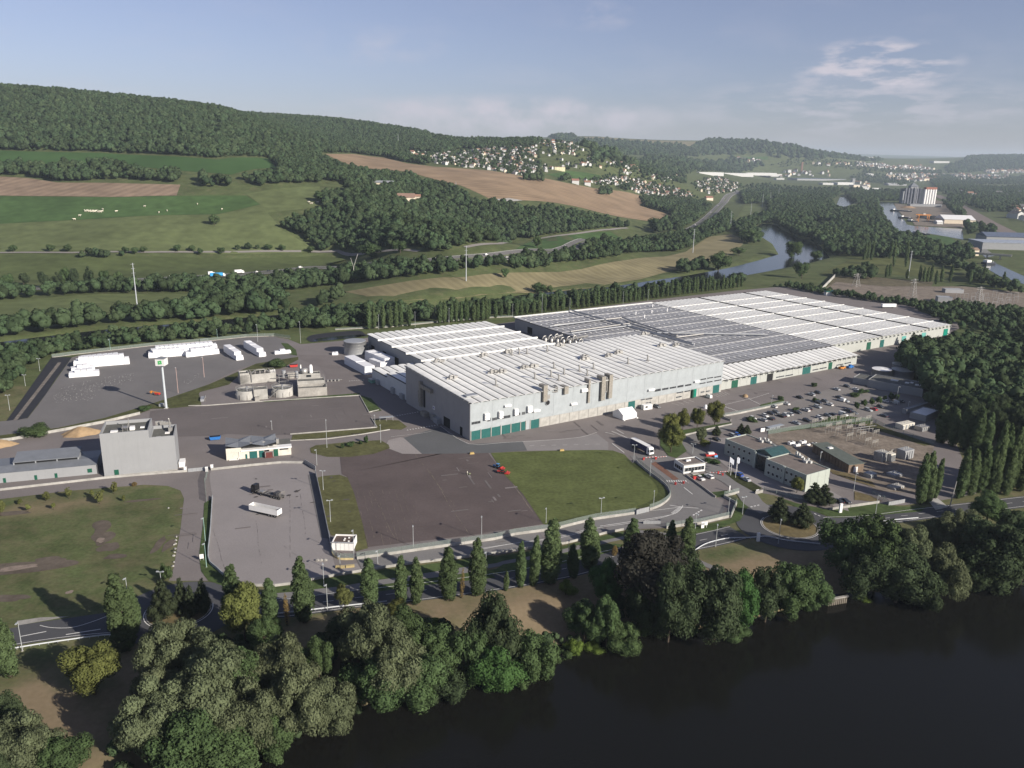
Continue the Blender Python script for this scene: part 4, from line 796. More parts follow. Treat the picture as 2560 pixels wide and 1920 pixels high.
dashes(zz(ZD, (1300,1275),(1400,1250)), .5,1, .7, nm='give_way_line'); dashes(zz(ZD, (1850,1330),(1915,1360)), .4,1, .7, nm='give_way_line')
ring('roundabout_line', RL, 8.9,9.15, .11, M_WHITE, a0=2.6, a1=6.8); ring('roundabout_line', RR, 9.8,10.0, .11, M_WHITE, a0=2.4, a1=6.1)
# access road markings
line('lane_line', zz(ZI, (0,745),(300,690),(700,640),(1000,560),(1300,515),(1560,470),(1700,425)), .2, smooth=4)
line('lane_line', zz(ZI, (0,735),(300,690),(700,628),(1000,545)), .18, smooth=4)
line('lane_line', zz(ZD, (600,1258),(710,1275),(850,1285)), .3); line('lane_line', zz(ZD, (715,1262),(690,1300),(620,1340),(400,1380),(0,1440)), .25, smooth=4)
line('lane_line', zz(ZD, (105,725),(210,805)), .35); line('lane_line', zz(ZD, (725,1105),(800,1165)), .35); line('lane_line', zz(ZD, (0,1350),(500,1300),(700,1275)), .2)
dashes(zz(ZD, (575,1050),(755,1050)),1.5, .45, .5, nm='zebra_crossing'); dashes(zz(ZD, (700,1275),(620,1335)),1.4, .4, .45, nm='hatched_marking')
dashes(zz(ZD, (880,1300),(790,1355)), .6,1.1, .7, nm='stop_line')
dashes(zz(ZD, (105,620),(290,700)), .9, .5, .7, nm='zebra_crossing'); line('lane_line', zz(ZD, (140,605),(205,640)), .3); line('lane_line', zz(ZD, (45,628),(125,648)), .25)
dashes(zz(ZD, (1060,400),(1190,445)), .9, .45, .5, nm='zebra_crossing'); line('lane_line', zz(ZD, (1050,395),(1330,330),(1460,290)), .2); line('lane_line', zz(ZD, (1280,335),(1385,388)), .3)
dashes(zz(ZB, (1680,835),(1900,795)),1.0, .5, .9, nm='zebra_crossing'); dashes(zz(ZB, (1790,955),(2070,908)),1.0, .5, .9, nm='zebra_crossing'); dashes(zz(ZB, (1290,530),(1420,520)), .8, .5, .8, nm='zebra_crossing')
line('pale_track_line', zz(ZC, (350,920),(590,1072),(900,1062),(1300,1040),(1560,1015),(1700,975)), .22, smooth=3)
line('pale_track_line', zz(ZB, (1650,1012),(1890,985),(2000,965)), .15); dashes(zz(ZC, (1120,1090),(1760,1075)), .15,2,3)
for k in range(4): line('bay_line', zz(ZD, (620 + k*47,375 - k*9),(680 + k*45,395 - k*9)), .13)
for k in range(5): line('bay_line', zz(ZD, (975 + k*25,300 - k*5),(1030 + k*22,325 - k*6)), .12)
# STOP lettering painted on the gate road
def text_obj(nm, s, size, loc, rot, m, parent=None, ext=.01, sx=1.):
 cu = bpy.data.curves.new(nm, 'FONT'); cu.body = s; cu.size = size; cu.extrude = ext; cu.align_x = 'CENTER'; cu.align_y = 'CENTER'; tmp = bpy.data.objects.new('t', cu); COL.objects.link(tmp)
 dg = bpy.context.evaluated_depsgraph_get(); me = bpy.data.meshes.new_from_object(tmp.evaluated_get(dg)); bpy.data.objects.remove(tmp); me.materials.clear(); me.materials.append(m)
 o = link(nm, me, parent); o.location = loc; o.rotation_euler = rot; o.scale = (sx, 1,1); return o
sp = G(*ZD(765,1300)); tag(text_obj('stop_lettering', 'STOP', 2.0,(sp[0], sp[1], .10),(0,0, .35), M_WHITE, sx=1.1), kind='structure')
# === the works: one local frame, x along the long front, y back from it
BZ = .05
FC = G(*ZC(605,1042)); _e = G(*ZP(2080,1035)); FU = (_e - FC) / np.linalg.norm(_e - FC); FV = np.array([-FU[1], FU[0], 0.]); FROT = math.atan2(FU[1], FU[0])
def LF(p, z=0.): w = G(p[0], p[1], z) - FC; return float(w @ FU), float(w @ FV)
def onF(p, b0=0.):
 d = ray(*p); O_ = np.array([0,0, CAM_H]); t = ((FC + FV * b0 - O_) @ FV) / (d @ FV); w = O_ + d * t - FC; return float(w @ FU), float(w[2])
def onS(p, a0=0.):
 d = ray(*p); O_ = np.array([0,0, CAM_H]); t = ((FC + FU * a0 - O_) @ FU) / (d @ FU); w = O_ + d * t - FC; return float(w @ FV), float(w[2])
def fth(name, label, cat='factory hall', a=0., b=0., z=0., group=None):
 w = FC + FU * a + FV * b; return thing(name, label, cat, (w[0], w[1], z), FROT, group)
M_MEMB = mat('white_roof_shell', (.70, .695, .66), .6, .6, .05, .3, n2scale=.08, n2amt=.08, rnd=.06)
M_MEMB2 = mat('white_roof_shell_stained', (.64, .61, .54), .55, .5, .10, .3, n2scale=.1)
M_GREYR = mat('grey_roof_shell', (.29, .29, .295), .6, .5, .12, .3, n2scale=.08, rnd=.10)
M_DECK = mat('roof_deck', (.03, .03, .03), .8, .6, .2)
M_CLAD = mat('pale_cladding', (.30, .325, .335), .6, .25, .06, .35, n2scale=.6, n2amt=.06, rnd=.03)
M_CLADW = mat('cream_cladding', (.35, .36, .335), .6, .25, .06, .35)
M_CLADG = mat('grey_cladding', (.27, .275, .28), .6, .25, .06, .35)
M_SIDE = mat('grey_corrugated', (.31, .30, .295), .6, .25, .06, .35)
M_GREEN = mat('green_door_paint', (.012, .09, .082), .5,1, .15, .4)
M_GREEN2 = mat('dark_green_paint', (.008, .075, .045), .5,1, .15, .4)
M_GLASS = mat('window_glass', (.02, .024, .028), .25,1, .3, .6)
M_METAL = mat('galvanised_duct', (.36, .35, .33), .45,1.2, .2, .5, metal=.55)
M_RUST = mat('weathered_duct', (.27, .25, .215), .6,1.2, .3, .4, metal=.3)
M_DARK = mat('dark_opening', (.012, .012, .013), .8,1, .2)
M_WHITE2 = mat('white_metal', (.72, .71, .69), .5,1, .06, .4)
M_GREYM = mat('grey_metal', (.33, .34, .35), .5,1, .1, .4, metal=.3)
def shell_mesh(name, w, L, rise, seg, joint, z0, z1, m, cap_m=None, gut=.5, sky=False, thick=.12):
 """barrel shell, w wide, L deep, from height z0 at the front to z1 at the back, cut into joints every seg metres"""
 mb = MB(); n = 6; nseg = max(1, round(L / seg)); sl = L / nseg; hw = w / 2 - gut / 2
 arc = [(-hw + 2 * hw * i / n, rise * math.cos((i / n - .5) * math.pi * .86) - rise * math.cos(.43 * math.pi)) for i in range(n + 1)]
 for s in range(nseg):
  y0, y1 = s * sl + joint / 2,(s + 1) * sl - joint / 2; za, zb = z0 + (z1 - z0) * y0 / L, z0 + (z1 - z0) * y1 / L
  v = [(x, y0, za + z) for x, z in arc] + [(x, y1, zb + z) for x, z in arc] + [(x, y0, za + z - thick) for x, z in arc] + [(x, y1, zb + z - thick) for x, z in arc]; k = n + 1
  f = [(i, i + 1, k + i + 1, k + i) for i in range(n)] + [(2*k + i + 1,2*k + i, i, i + 1)[::-1] for i in range(n)] + [(k + i, k + i + 1,3*k + i + 1,3*k + i) for i in range(n)] + [(0, k, 3*k, 2*k),(n, 2*k + n, 3*k + n, k + n)]
  mb.add(v, f, False)
 if sky:
  mb.mt(1); ym = L * .5; zm = z0 + (z1 - z0) * .5 + rise * .92; mb.box(-.5, ym - 1.0, zm - .3, .4, ym + 1.0, zm + .1)
 return mb.mesh(name, [m] + ([cap_m] if cap_m else []))
def shells(parent, a0, a1, pitch_n, b0, b1, z0, z1, m, seg=3.3, joint=.10, rise=.42, name='roof_shell', sky=None, gut=.72):
 w = (a1 - a0) / pitch_n; me = shell_mesh(name, w, b1 - b0, rise, seg, joint, z0, z1, m, sky, sky=sky is not None, gut=gut)
 for i in range(pitch_n): link(name, me, parent, (a0 + w * (i + .5), b0,0))
def wall_slab(name, parent, a0, b0, a1, b1, z0, z1, th, m):
 """vertical panel between two local plan points"""
 d = np.array([a1 - a0, b1 - b0]); L = np.hypot(*d); n2 = np.array([d[1], -d[0]]) / L * th
 mb = MB(); mb.prism([(a0, b0),(a1, b1),(a1 + n2[0], b1 + n2[1]),(a0 + n2[0], b0 + n2[1])], z0, z1); return mb.obj(name, m, parent)
def front_panels(parent, a0, a1, n, b, z0, z1, m, name='wall_panel', gap=.07, th=.12):
 w = (a1 - a0) / n; me = MB().box(0,-th, 0, w - gap, 0, z1 - z0).mesh(name, m)
 for i in range(n): link(name, me, parent, (a0 + i * w + gap / 2, b, z0))
def win_mesh(w, h, n=4, th=.06):
 mb = MB(); mb.box(0,-th, 0, w, 0, h); mb.mt(1)
 for i in range(n + 1): x = i * w / n; mb.box(x - .035,-th - .05,0, x + .035,-th + .01, h)
 mb.box(0,-th - .05,-.06, w, -th + .01, .05); mb.box(0,-th - .05, h - .05, w, -th + .01, h + .06); return mb
def windows_px(parent, zf, rects, b, n=3, m=M_GREYM, name='window', out=.13):
 for x0, y0, x1, y1 in rects:
  a0, za = onF(zf(x0, y1), b); a1, zb = onF(zf(x1, y0), b); win_mesh(a1 - a0, max(.7, zb - za), n).obj(name, [M_GLASS, m or M_WHITE2], parent, (a0, b - out, za))
def door_at(parent, a0, a1, h, b, m=M_GREEN, name='dock_door', z0=0., leafs=2, out=.13):
 mb = MB(); w = (a1 - a0) / leafs
 for i in range(leafs): mb.box(a0 + i * w + .03, b - out - .06, z0, a0 + (i + 1) * w - .03, b - out + .02, z0 + h)
 for k in range(3): mb.box(a0, b - out - .09, z0 + h * (k + .7) / 3.4, a1, b - out - .05, z0 + h * (k + .7) / 3.4 + .06)
 o = mb.obj(name, m, parent); return o
# --- tall hall
tall_ = fth('factory_hall', 'tall grey clad hall with green dock doors at its corner and a white ribbed roof')
TA, TB, TH0, TH1 = 160.7,66.0,17.5,19.6
mb = MB(); mb.prof([(0,0),(TB, 0),(TB, TH1),(0, TH0)], 0, TA, 'x'); mb.obj('wall_core', M_CLAD, tall_)
mb = MB(); mb.add([(-.3,-.5, TH0 + .02),(TA + .3,-.5, TH0 + .02),(TA + .3, TB + .2, TH1 + .05),(-.3, TB + .2, TH1 + .05),(-.3,-.5, TH0 + .35),(TA + .3,-.5, TH0 + .35),(TA + .3, TB + .2, TH1 + .38),(-.3, TB + .2, TH1 + .38)], [(0,3,2,1),(4,5,6,7),(0,1,5,4),(1,2,6,5),(2,3,7,6),(3,0,4,7)]); mb.obj('roof_deck', M_DECK, tall_)
shells(tall_, -.2, TA + .2,34,-1.5, TB + .3, TH0 + .42, TH1 + .45, M_MEMB, seg=6.6, rise=.38)
front_panels(tall_, 0, TA, 14,0,4.6, TH0, M_CLAD)
front_panels(tall_, 38.2,160.6,21,-.02,0,4.5, M_CONC_L, 'base_panel', .14)
for k in range(10): wall_slab('side_panel', tall_, 0, TB * (k + 1) / 10 - .05,0, TB * k / 10 + .02, .4, TH0 + .1 + 2.0 * k / 10, .1, M_SIDE)
for a0, a1 in [(.6,5.2),(5.95,10.7),(11.4,16.0),(16.9,21.4),(22.2,26.8),(27.6,29.85),(33., 37.6),(93.1,97.7)]: door_at(tall_, a0, a1,4.3,0)
for a0 in (.1,5.35,10.85,16.15,21.55,26.95,30.0,32.6,37.7): MB().box(a0,-.3,0, a0 + .35,0,4.55).obj('door_pier', M_CONC_L, tall_)
MB().box(137.5,-.05,0,138.6,-1.5,4.6).obj('open_door_leaf', M_GREEN2, tall_); MB().box(138.4,-.06,0,143.3,0,4.5).obj('door_opening', M_DARK, tall_); door_at(tall_, 138.6,141.4,4.5,0, mat('bright_green_door', (.0, .17, .12), .5), leafs=1, out=.2); door_at(tall_, 154,159,4.5,0, M_GREEN)
windows_px(tall_, ZC, [(617,868,693,905),(755,845,782,878),(796,838,835,870),(882,818,952,855),(1005,797,1038,828),(1052,790,1080,820)], 0,6, M_GREYM)
windows_px(tall_, ZD, [(470,245,523,275),(535,235,590,262),(600,225,655,250),(667,212,720,240),(733,203,787,228),(867,155,915,175),(925,148,975,163),(985,135,1045,155),(858,195,910,210),(920,182,970,198),(985,170,1045,186),(660,275,715,290),(728,264,778,278),(655,312,703,328),(868,268,900,284),(912,262,945,277),(395,368,415,378),(420,362,440,374)], 0,4)
windows_px(tall_, ZD, [(350,340,385,350),(392,333,450,345)], 0,6)
M_HOODW = M_WHITE2
def hood(a0, z0, a1, z1, pr=1.3):
 mb = MB(); mb.prof([(0,0),(-pr, -.0),(-pr, .35),(-pr * .75, z1 - z0),(0, z1 - z0)], 0, a1 - a0, 'x'); return mb.obj('vent_hood', M_HOODW, tall_, (a0,-.12, z0))
for x0, y0, x1, y1 in [(897,728,953,748),(1145,770,1200,792),(1470,712,1520,733),(1560,590,1612,620),(2140,592,2190,610)]:
 a0, za = onF(ZC(x0, y1)); a1, zb = onF(ZC(x1, y0)); hood(a0, za, a1, zb + .2)
for x0, y0, x1, y1 in [(410,248,445,265),(808,172,850,192)]:
 a0, za = onF(ZD(x0, y1)); a1, zb = onF(ZD(x1, y0)); hood(a0, za, a1, zb)
for x0, y0, x1, y1 in [(722,798,762,860),(845,782,878,845),(978,760,1010,820),(1092,735,1132,795)]:   # louvred boxes with stacked grilles
 a0, za = onF(ZC(x0, y1)); a1, zb = onF(ZC(x1, y0)); mb = MB(); mb.box(0,-1.3,0, a1 - a0,0, zb - za)
 for k in range(4): mb.prof([(-1.3,(zb - za) * (k + .2) / 4.2),(-1.75,(zb - za) * (k + .2) / 4.2),(-1.3,(zb - za) * (k + .85) / 4.2)], .05, a1 - a0 - .05, 'x')
 mb.obj('louvre_box', M_HOODW, tall_, (a0,-.12, za))
def duct_box(x0, y0, x1, y1, pr=1.6, m=M_RUST):
 a0, za = onF(ZC(x0, y1)); a1, zb = onF(ZC(x1, y0)); zb = min(zb, 21); mb = MB(); mb.box(0,-pr, 0, a1 - a0,0, zb - za)
 for k in range(1, int((zb - za) / 1.3)): mb.box(-.06,-pr - .06, k * 1.3, a1 - a0 + .06,0, k * 1.3 + .1)
 mb.box(.1,0, zb - za - 1.5, a1 - a0 - .1,2.8, zb - za - .05); return mb.obj('exhaust_duct', m, tall_, (a0,-.12, za))
duct_box(1222,555,1260,700); duct_box(1612,510,1636,712,1.1); duct_box(1720,480,1762,690); duct_box(1784,465,1824,672); duct_box(1404,565,1440,635)
for x0, y0, y1 in [(1338,600,548),(1352,600,545),(1768,600,500),(1780,600,500)]:
 a0, za = onF(ZC(x0, y0)); _, zb = onF(ZC(x0, y1)); MB().tube([(a0 - 1.4,-.15, za - 1),(a0,-.7, za - 1),(a0,-.7,18.9),(a0,1.6,19.2)], .28).obj('vent_pipe', M_METAL, tall_)
MB().box(41.2,-.9,13.6,43.3,-.1,15.6).obj('fan_box', M_METAL, tall_); a0, za = onF(ZC(1272,712)); mb = MB(); mb.cyl((a0,-.12, za),(a0,-.5, za),1.35,1.35,20); mb.mt(1); mb.cyl((a0,-.5, za),(a0,-.53, za),1.15,1.15,20); mb.obj('round_louvre', [M_GREYM, M_DARK], tall_)
# side wall fittings
def spx(x, y): return onS(ZQ(x, y))
MB().box(-1.5,46.5,3.5,-.1,48.6,16.4).obj('exhaust_duct', M_RUST, tall_); mb = MB(); mb.box(-1.6,35.6,13.2,-.1,46.5,15.1); mb.obj('exhaust_duct', M_RUST, tall_); MB().box(-.5,44.2,3.6,-.1,45.2,13.2).obj('exhaust_duct', M_DARK, tall_); MB().box(-.5,50.4,4.6,-.1,51.5,10.6).obj('exhaust_duct', M_RUST, tall_)
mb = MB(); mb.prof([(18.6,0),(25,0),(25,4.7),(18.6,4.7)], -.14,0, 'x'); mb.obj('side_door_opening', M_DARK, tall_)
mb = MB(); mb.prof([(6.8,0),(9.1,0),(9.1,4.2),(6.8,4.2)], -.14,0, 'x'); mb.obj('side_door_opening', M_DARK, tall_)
MB().box(-2.4,27.5, .0,-.1,31.5,2.6).obj('plant_box', M_GREYM, tall_); MB().box(-2.8,40,0,-.1,44.5,2.2).obj('plant_box', M_RUST, tall_); MB().box(-1.6,33,0,-.1,36,2.8).obj('plant_box', M_METAL, tall_)
w_, z_ = spx(1037,1195); MB().box(-.16, w_ - 1.0, z_ - .9,-.1, w_ + 1.0, z_ + .9).obj('wall_sign', M_WHITE2, tall_); MB().box(-.2, w_ - .5, z_ - .4,-.15, w_ + .5, z_ + .4).obj('wall_sign_mark', mat('sign_violet', (.18, .12, .35), .6), tall_)
for dz in (0, .55): MB().tube([(-.7, .3, TH0 + .2 + dz),(-.7, TB, TH1 + .1 + dz)], .16).obj('roof_edge_pipe', M_METAL, tall_)
for k in range(14): MB().box(-.5, TB * k / 14, TH0 + .3 + 2 * k / 14,-.1, TB * k / 14 + 2.6, TH0 + .75 + 2 * k / 14).obj('roof_edge_tray', M_GREYM, tall_)
# roof fittings
zr = lambda b: TH0 + .9 + (TH1 - TH0) * b / TB
me_sw = MB(); me_sw.cyl((0,0,-.5),(0,0,2.1), .42, .42,12); me_sw.tube([(0,0,2.1),(-.12, .02,2.6),(-.5, .05,2.95),(-1.0, .1,3.05)], .42,12); me_sw.box(-.9,-.9,-.5, .9, .9, .15); me_sw = me_sw.mesh('swan_neck_flue', M_METAL)
for zf, x, y in [(ZC,828,560),(ZC,1165,505),(ZC,1305,485),(ZC,1372,515),(ZC,1418,465),(ZC,1330,420),(ZC,1550,440),(ZC,1618,472),(ZC,1672,420),(ZC,1970,375),(ZC,2140,350),(ZC,965,320),(ZC,1030,312),(ZC,1097,308),(ZC,1272,285),(ZP,1278,790),(ZP,1448,765)][:15]:
 a, b = LF(zf(x, y),19); link('swan_neck_flue', me_sw, tall_, (a, b, zr(b)), .5)
fm = MB(); fm.box(-2.0,-1.1,0,-.2, .9,1.0); fm.box(.6,-1.0,0,2.6, .6,1.3); fm.cyl((-1.1,-.1, .9),(-1.1,-.1,1.9), .7, .7,12); fm.tube([(-1.1,-.1,1.3),(0.3,-.4,1.5),(1.2,-.4,1.2)], .35,8); fm.box(-3.2,-.3,0,-2, .3, .5); fm.cyl((3.2, .5,0),(3.2, .5,1.0), .5, .5,10); fm = fm.mesh('roof_fan_unit', M_METAL)
for zf, x, y in [(ZC,450,505),(ZC,800,455),(ZC,880,450),(ZC,1070,415),(ZC,1150,405),(ZC,690,312),(ZC,295,360),(ZC,1590,325),(ZC,1595,340),(ZC,1885,285),(ZC,1800,310),(ZP,1190,700),(ZP,1570,640),(ZP,1690,635),(ZC,1345,225),(ZP,1395,545),(ZC,860,268)]:
 a, b = LF(zf(x, y),19.4); link('roof_fan_unit', fm, tall_, (a, min(b, TB - 2), zr(min(b, TB - 2))), random.uniform(-.4, .4))
a, b = LF(ZC(610,655),18.5); MB().box(-3,-1.6,0,3,1.6, .5).obj('roof_hatch', M_GREYM, tall_, (a, b, zr(b)))
# --- low white annex at the left flank
ann = fth('factory_annex', 'low white annex with stepped roof against the left flank of the tall hall', 'annex')
mb = MB(); mb.box(2,66.2,0,28,94,8.8); mb.box(2,94,0,28,114.5,6.8); mb.obj('wall', mat('white_wall', (.56, .57, .56), .6, .3, .06), ann)
MB().box(1.7,66.2,8.8,28,94.2,9.05).box(1.7,94.2,6.8,28,114.8,7.05).obj('roof_deck', M_DECK, ann)
shells(ann, 2,28,5,66.4,94,9.1,9.1, M_MEMB, 6.6); shells(ann, 2,28,5,94.2,114.6,7.1,7.1, M_MEMB, 6.6)
for b, w, h in ((72,4,2.8),(84,3,3.2),(104,3,2.6)): MB().box(.6, b, 0,1.95, b + w, h).obj('plant_box', M_GREYM, ann)
# --- white hall behind
hA = fth('factory_hall', 'broad white roofed hall behind the tall one, its ribs crossed by white ridge beams')
mb = MB(); mb.box(28.5,66.2,0,118,182,10.8); mb.obj('wall', M_CLADG, hA); MB().box(27.8,66.3,10.8,118.4,182.4,11.05).obj('roof_deck', M_DECK, hA)
for k, (b0, b1) in enumerate([(66.4,81.5),(82,101.3),(101.8,120.8),(121.4,140.6),(141.2,161),(161.6,182.6)]):
 shells(hA, 27.6 if k else 28,118.6,19, b0, b1,11.22 if k else 11.2,11.1, M_MEMB, seg=3.2, joint=.12, rise=.42)
 if k: MB().box(26.2, b0 - .9,11.0,119.6, b0 + .1,11.9).obj('ridge_beam', M_MEMB, hA)
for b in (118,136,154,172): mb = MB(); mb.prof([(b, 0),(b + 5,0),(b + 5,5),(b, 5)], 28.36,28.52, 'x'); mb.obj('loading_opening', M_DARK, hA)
# --- grey hall
hG = fth('factory_hall', 'long flat hall with grey ribbed roof and dotted skylights beside the white one')
GA0, GA1, GB0, GB1, GH = 150.5,286., 3., 195., 8.2
mb = MB(); mb.box(GA0,66.3,0, GA1, GB1, GH); mb.box(161,19.6,0, GA1,66.3, GH - .3); mb.obj('wall', M_CLADG, hG)
MB().box(GA0 - .4,66.3, GH, GA1, GB1 + .3, GH + .22).box(161.1,20, GH - .05, GA1,66.3, GH + .2).obj('roof_deck', M_DECK, hG)
gb = [20,38.5,58.3,78,98.8,117,136,155,175,194.6]
for k in range(len(gb) - 1):
 a0 = GA0 if gb[k] > 66 else 161.4; n = 28 if gb[k] > 66 else 26
 shells(hG, a0, GA1 - .8, n, gb[k] + .5, gb[k + 1] - .5, GH + .26, GH + .26, M_GREYR, seg=6.2, joint=.12, rise=.38, sky=M_WHITE2 if k % 1 == 0 else None)
 MB().box(a0 - .3, gb[k + 1] - .45, GH + .25, GA1 - .8, gb[k + 1] + .45, GH + .75).obj('ridge_beam', mat('grey_white_beam', (.33, .33, .33), .6), hG)
MB().box(GA0 - .5,194.8, GH + .1, GA1,196.6, GH + 1.1).obj('ridge_beam', M_MEMB, hG)
for (a0, b0, a1, b1, r, z) in [(199,60,201,195, .5,10.2),(203.5,66,205,150, .5,9.6),(150,150,200,152, .45,10.4),(150,125,204,127, .45,10.2),(204,100,268,60, .6,10)]:
 MB().tube([(a0, b0, z),(a1, b1, z)], r).obj('roof_pipe_run', M_GREYM, hG)
a0, b0 = LF(ZP(1300,450),9.5); a1, b1 = LF(ZP(1700,570),9.5); a2, b2 = LF(ZP(1930,540),9.5); a3, b3 = LF(ZP(1230,395),9.5); a4, b4 = LF(ZP(780,520),9.5); a5, b5 = LF(ZP(1290,450),9.5)
for pts in ([(a0, b0),(a1, b1),(a2, b2)], [(a3, b3),(a0 + 6, b0 + 4),(a1 + 4, b1 + 4)], [(a4, b4),(a5, b5)], [LF(ZP(640,465),9.5), LF(ZP(1220,400),9.5)]):
 MB().tube([(p[0], p[1], 10.0) for p in pts], .55).obj('roof_pipe_run', M_METAL, hG)
for x, y in [(1490,300),(1617,335),(1483,350),(1345,365),(1420,390)]:
 a, b = LF(ZP(x, y),9); mb = MB(); mb.cyl((a, b, 8.4),(a, b, 10.4), .45, .35,10); mb.cyl((a, b, 10.4),(a, b, 10.9), .7, .3,10); mb.obj('roof_cowl', M_WHITE2, hG)
mb = MB();
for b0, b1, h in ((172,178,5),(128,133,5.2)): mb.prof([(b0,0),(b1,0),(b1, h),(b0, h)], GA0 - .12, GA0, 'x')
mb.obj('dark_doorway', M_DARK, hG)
# front low strip of the grey hall
hF = fth('factory_front_wing', 'low cream front wing with white lean-to roof right of the tall hall', 'factory wing')
mb = MB(); mb.prof([(2.2,0),(19.5,0),(19.5,7.9),(2.2,5.8)], 161., 285.6, 'x'); mb.obj('wall', M_CLADW, hF)
mb = MB(); mb.prof([(.9,5.84),(19.5,7.95),(19.5,7.8),(.9,5.7)], 161.2,285.8, 'x'); mb.obj('roof_deck', M_DECK, hF)
shells(hF, 161.3,286.2,26, .8,19.6,6.0,8.1, M_MEMB, 6.2, .12, .5)
for i in range(27): MB().box(161.3 + i * 4.8 - .12, .5,4.9,161.3 + i * 4.8 + .12,2.2,5.6).obj('roof_bracket', M_GREYM, hF)
front_panels(hF, 161.2,285.4,22,2.2, .1,5.2, M_CLADW, gap=.1)
for x0, x1, y0, y1, m in [(1130,1185,190,255,M_GREEN2),(1295,1347,160,222,M_GREEN),(1437,1487,125,188,M_DARK),(1745,1812,92,120,M_GREEN),(1968,2000,52,80,M_GREEN2)]:
 a0, _ = onF(ZD(x0, y1),2.2); a1, _ = onF(ZD(x1, y1),2.2); door_at(hF, a0, a1,4.4,2.2, m)
windows_px(hF, ZD, [(1525,92,1590,108),(1600,75,1665,92),(1520,140,1590,155),(1600,122,1665,142),(1680,62,1745,80),(1755,48,1820,66),(1830,34,1890,50),(1905,20,1950,35),(1835,75,1885,92),(1895,65,1955,80),(2040,35,2100,50),(2110,18,2165,35)], 2.2,4)
# --- far white hall
hW = fth('factory_hall', 'far white roofed warehouse at the right end with green doors in its cream front wall', 'warehouse')
WB0, WB1, WA1, WH = 24., 199., 430., 7.6
mb = MB(); mb.box(286.2, WB0,0, WA1, WB1, WH); mb.obj('wall', M_CLADW, hW)
MB().box(286.4, WB0 - .4, WH, WA1 + .6, WB1 + .3, WH + .22).obj('roof_deck', M_DECK, hW)
wb = [22.6,38.5,58.3,78,98.8,117,136,155,175,199.4]
for k in range(len(wb) - 1):
 for a0, a1, n in ((287.6,342.6,12),(344.4,399.6,12),(401.4,430.6,6)): shells(hW, a0, a1, n, wb[k] + .5, wb[k + 1] - .5, WH + .26, WH + .26, M_MEMB, seg=3.2, joint=.16, rise=.38)
 if k: MB().box(286.6, wb[k] - .4, WH + .25, WA1 + 1, wb[k] + .4, WH + .72).obj('ridge_beam', M_MEMB, hW)
for a0 in (286.0,343.0,400.0): MB().box(a0, WB0 - .5, WH + .2, a0 + 1.0, WB1 + .3, WH + .8).obj('valley_gutter', M_DECK, hW)
fx = lambda x, y: onF(ZE(x, y), WB0)
for x0, x1, y1, m in [(848,882,250,M_GREEN2),(963,995,230,M_GREEN),(1150,1185,195,mat('pale_green_door', (.10, .3, .27), .5)),(1320,1355,170,mat('pale_green_door', (.10, .3, .27), .5)),(1510,1545,135,mat('bright_green_door', (.0, .17, .12), .5))]:
 a0, _ = fx(x0, y1); a1, _ = fx(x1, y1); door_at(hW, a0, a1,5.2, WB0, m)
for i in range(31): MB().box(287 + i * 4.75 - .12, WB0 - 1.2,6.3,287 + i * 4.75 + .12, WB0,7.2).obj('roof_bracket', M_GREYM, hW)
# dust extraction plant in the yard between the halls
dc = fth('dust_extraction_plant', 'cluster of silvery bent extraction pipes and cyclones standing in the yard between the roofs', 'extraction plant', 134,118,0)
mb = MB(); mb.box(-9,-10,0,9,10,4.5); mb.box(-1,-34,0,13,-14,7.5); mb.obj('filter_house', M_CLADG, dc)
for i in range(7):
 x, y = -8 + i * 2.6,6 - i * 3.1; MB().tube([(x, y, 2),(x, y, 9.5 + (i % 3)),(x + .6, y, 10.6 + (i % 3)),(x + 2.0, y, 11 + (i % 3)),(x + 3.4, y, 10),(x + 3.6, y, 8)], .42,10).obj('bent_pipe', M_METAL, dc)
 mb = MB(); mb.lathe([(.1,3),(1.1,6),(1.1,9.6),(.5,10.2),(0,10.2)], 12, x + 1.2, y - 1.5); mb.obj('cyclone', M_METAL, dc)
for i in range(2): MB().cyl((10 + i * 3,-34,9),(10 + i * 3,-8,9),1.3,1.3,14).obj('horizontal_duct', M_GREYM, dc)
mb = MB(); mb.cyl((8,0,8),(20,-6,11), .9, .9,10); mb.cyl((-9,8,7),(6,3,11), .7, .7,10); mb.obj('sloping_duct', M_METAL, dc)
for p in [(0,0),(9,9),(-9,9),(-9,-9)]: MB().box(p[0]-.15, p[1]-.15,0, p[0]+.15, p[1]+.15,9).obj('support_post', M_GREYM, dc)
# === other buildings
def frame(p1, p2):
 a, b = G(*p1), G(*p2); d = (b - a)[:2]; L = float(np.hypot(*d)); return a, math.atan2(d[1], d[0]), L
M_BLUEG = mat('blue_grey_roof', (.15, .16, .175), .5, .3, .1, .4)
M_TOWER = mat('grey_tower_cladding', (.26, .265, .27), .6, .2, .04, .3); stripes(M_TOWER, .9,0, .03,0)
M_FLATR = mat('flat_roof_felt', (.105, .105, .095), .9, .5, .2)
M_FLATB = mat('brown_roof_felt', (.16, .135, .12), .9, .4, .15)
M_CREAM = mat('cream_render', (.55, .52, .45), .8, .5, .12, .2)
M_MINT = mat('mint_cladding', (.35, .38, .34), .6, .4, .05, .3)
M_WRAP = mat('white_sheeting', (.70, .70, .71), .55, .6, .04, .3, bump=.3, bscale=1.5)
M_TEAL = mat('teal_glass_roof', (.03, .07, .07), .4,1, .3, .6)
M_BRICK = mat('brown_panel_wall', (.155, .115, .085), .85, .8, .2)
M_BLUE = mat('blue_plastic', (.02, .13, .38), .5,1, .1, .4); M_RED = mat('red_paint', (.42, .035, .03), .5,1, .15, .4); M_ORANGE = mat('orange_paint', (.5, .2, .04), .5,1, .15)
M_SAND = mat('sand', (.27, .19, .11), .95, .6, .15, n2scale=.2, bump=.4, bscale=2)
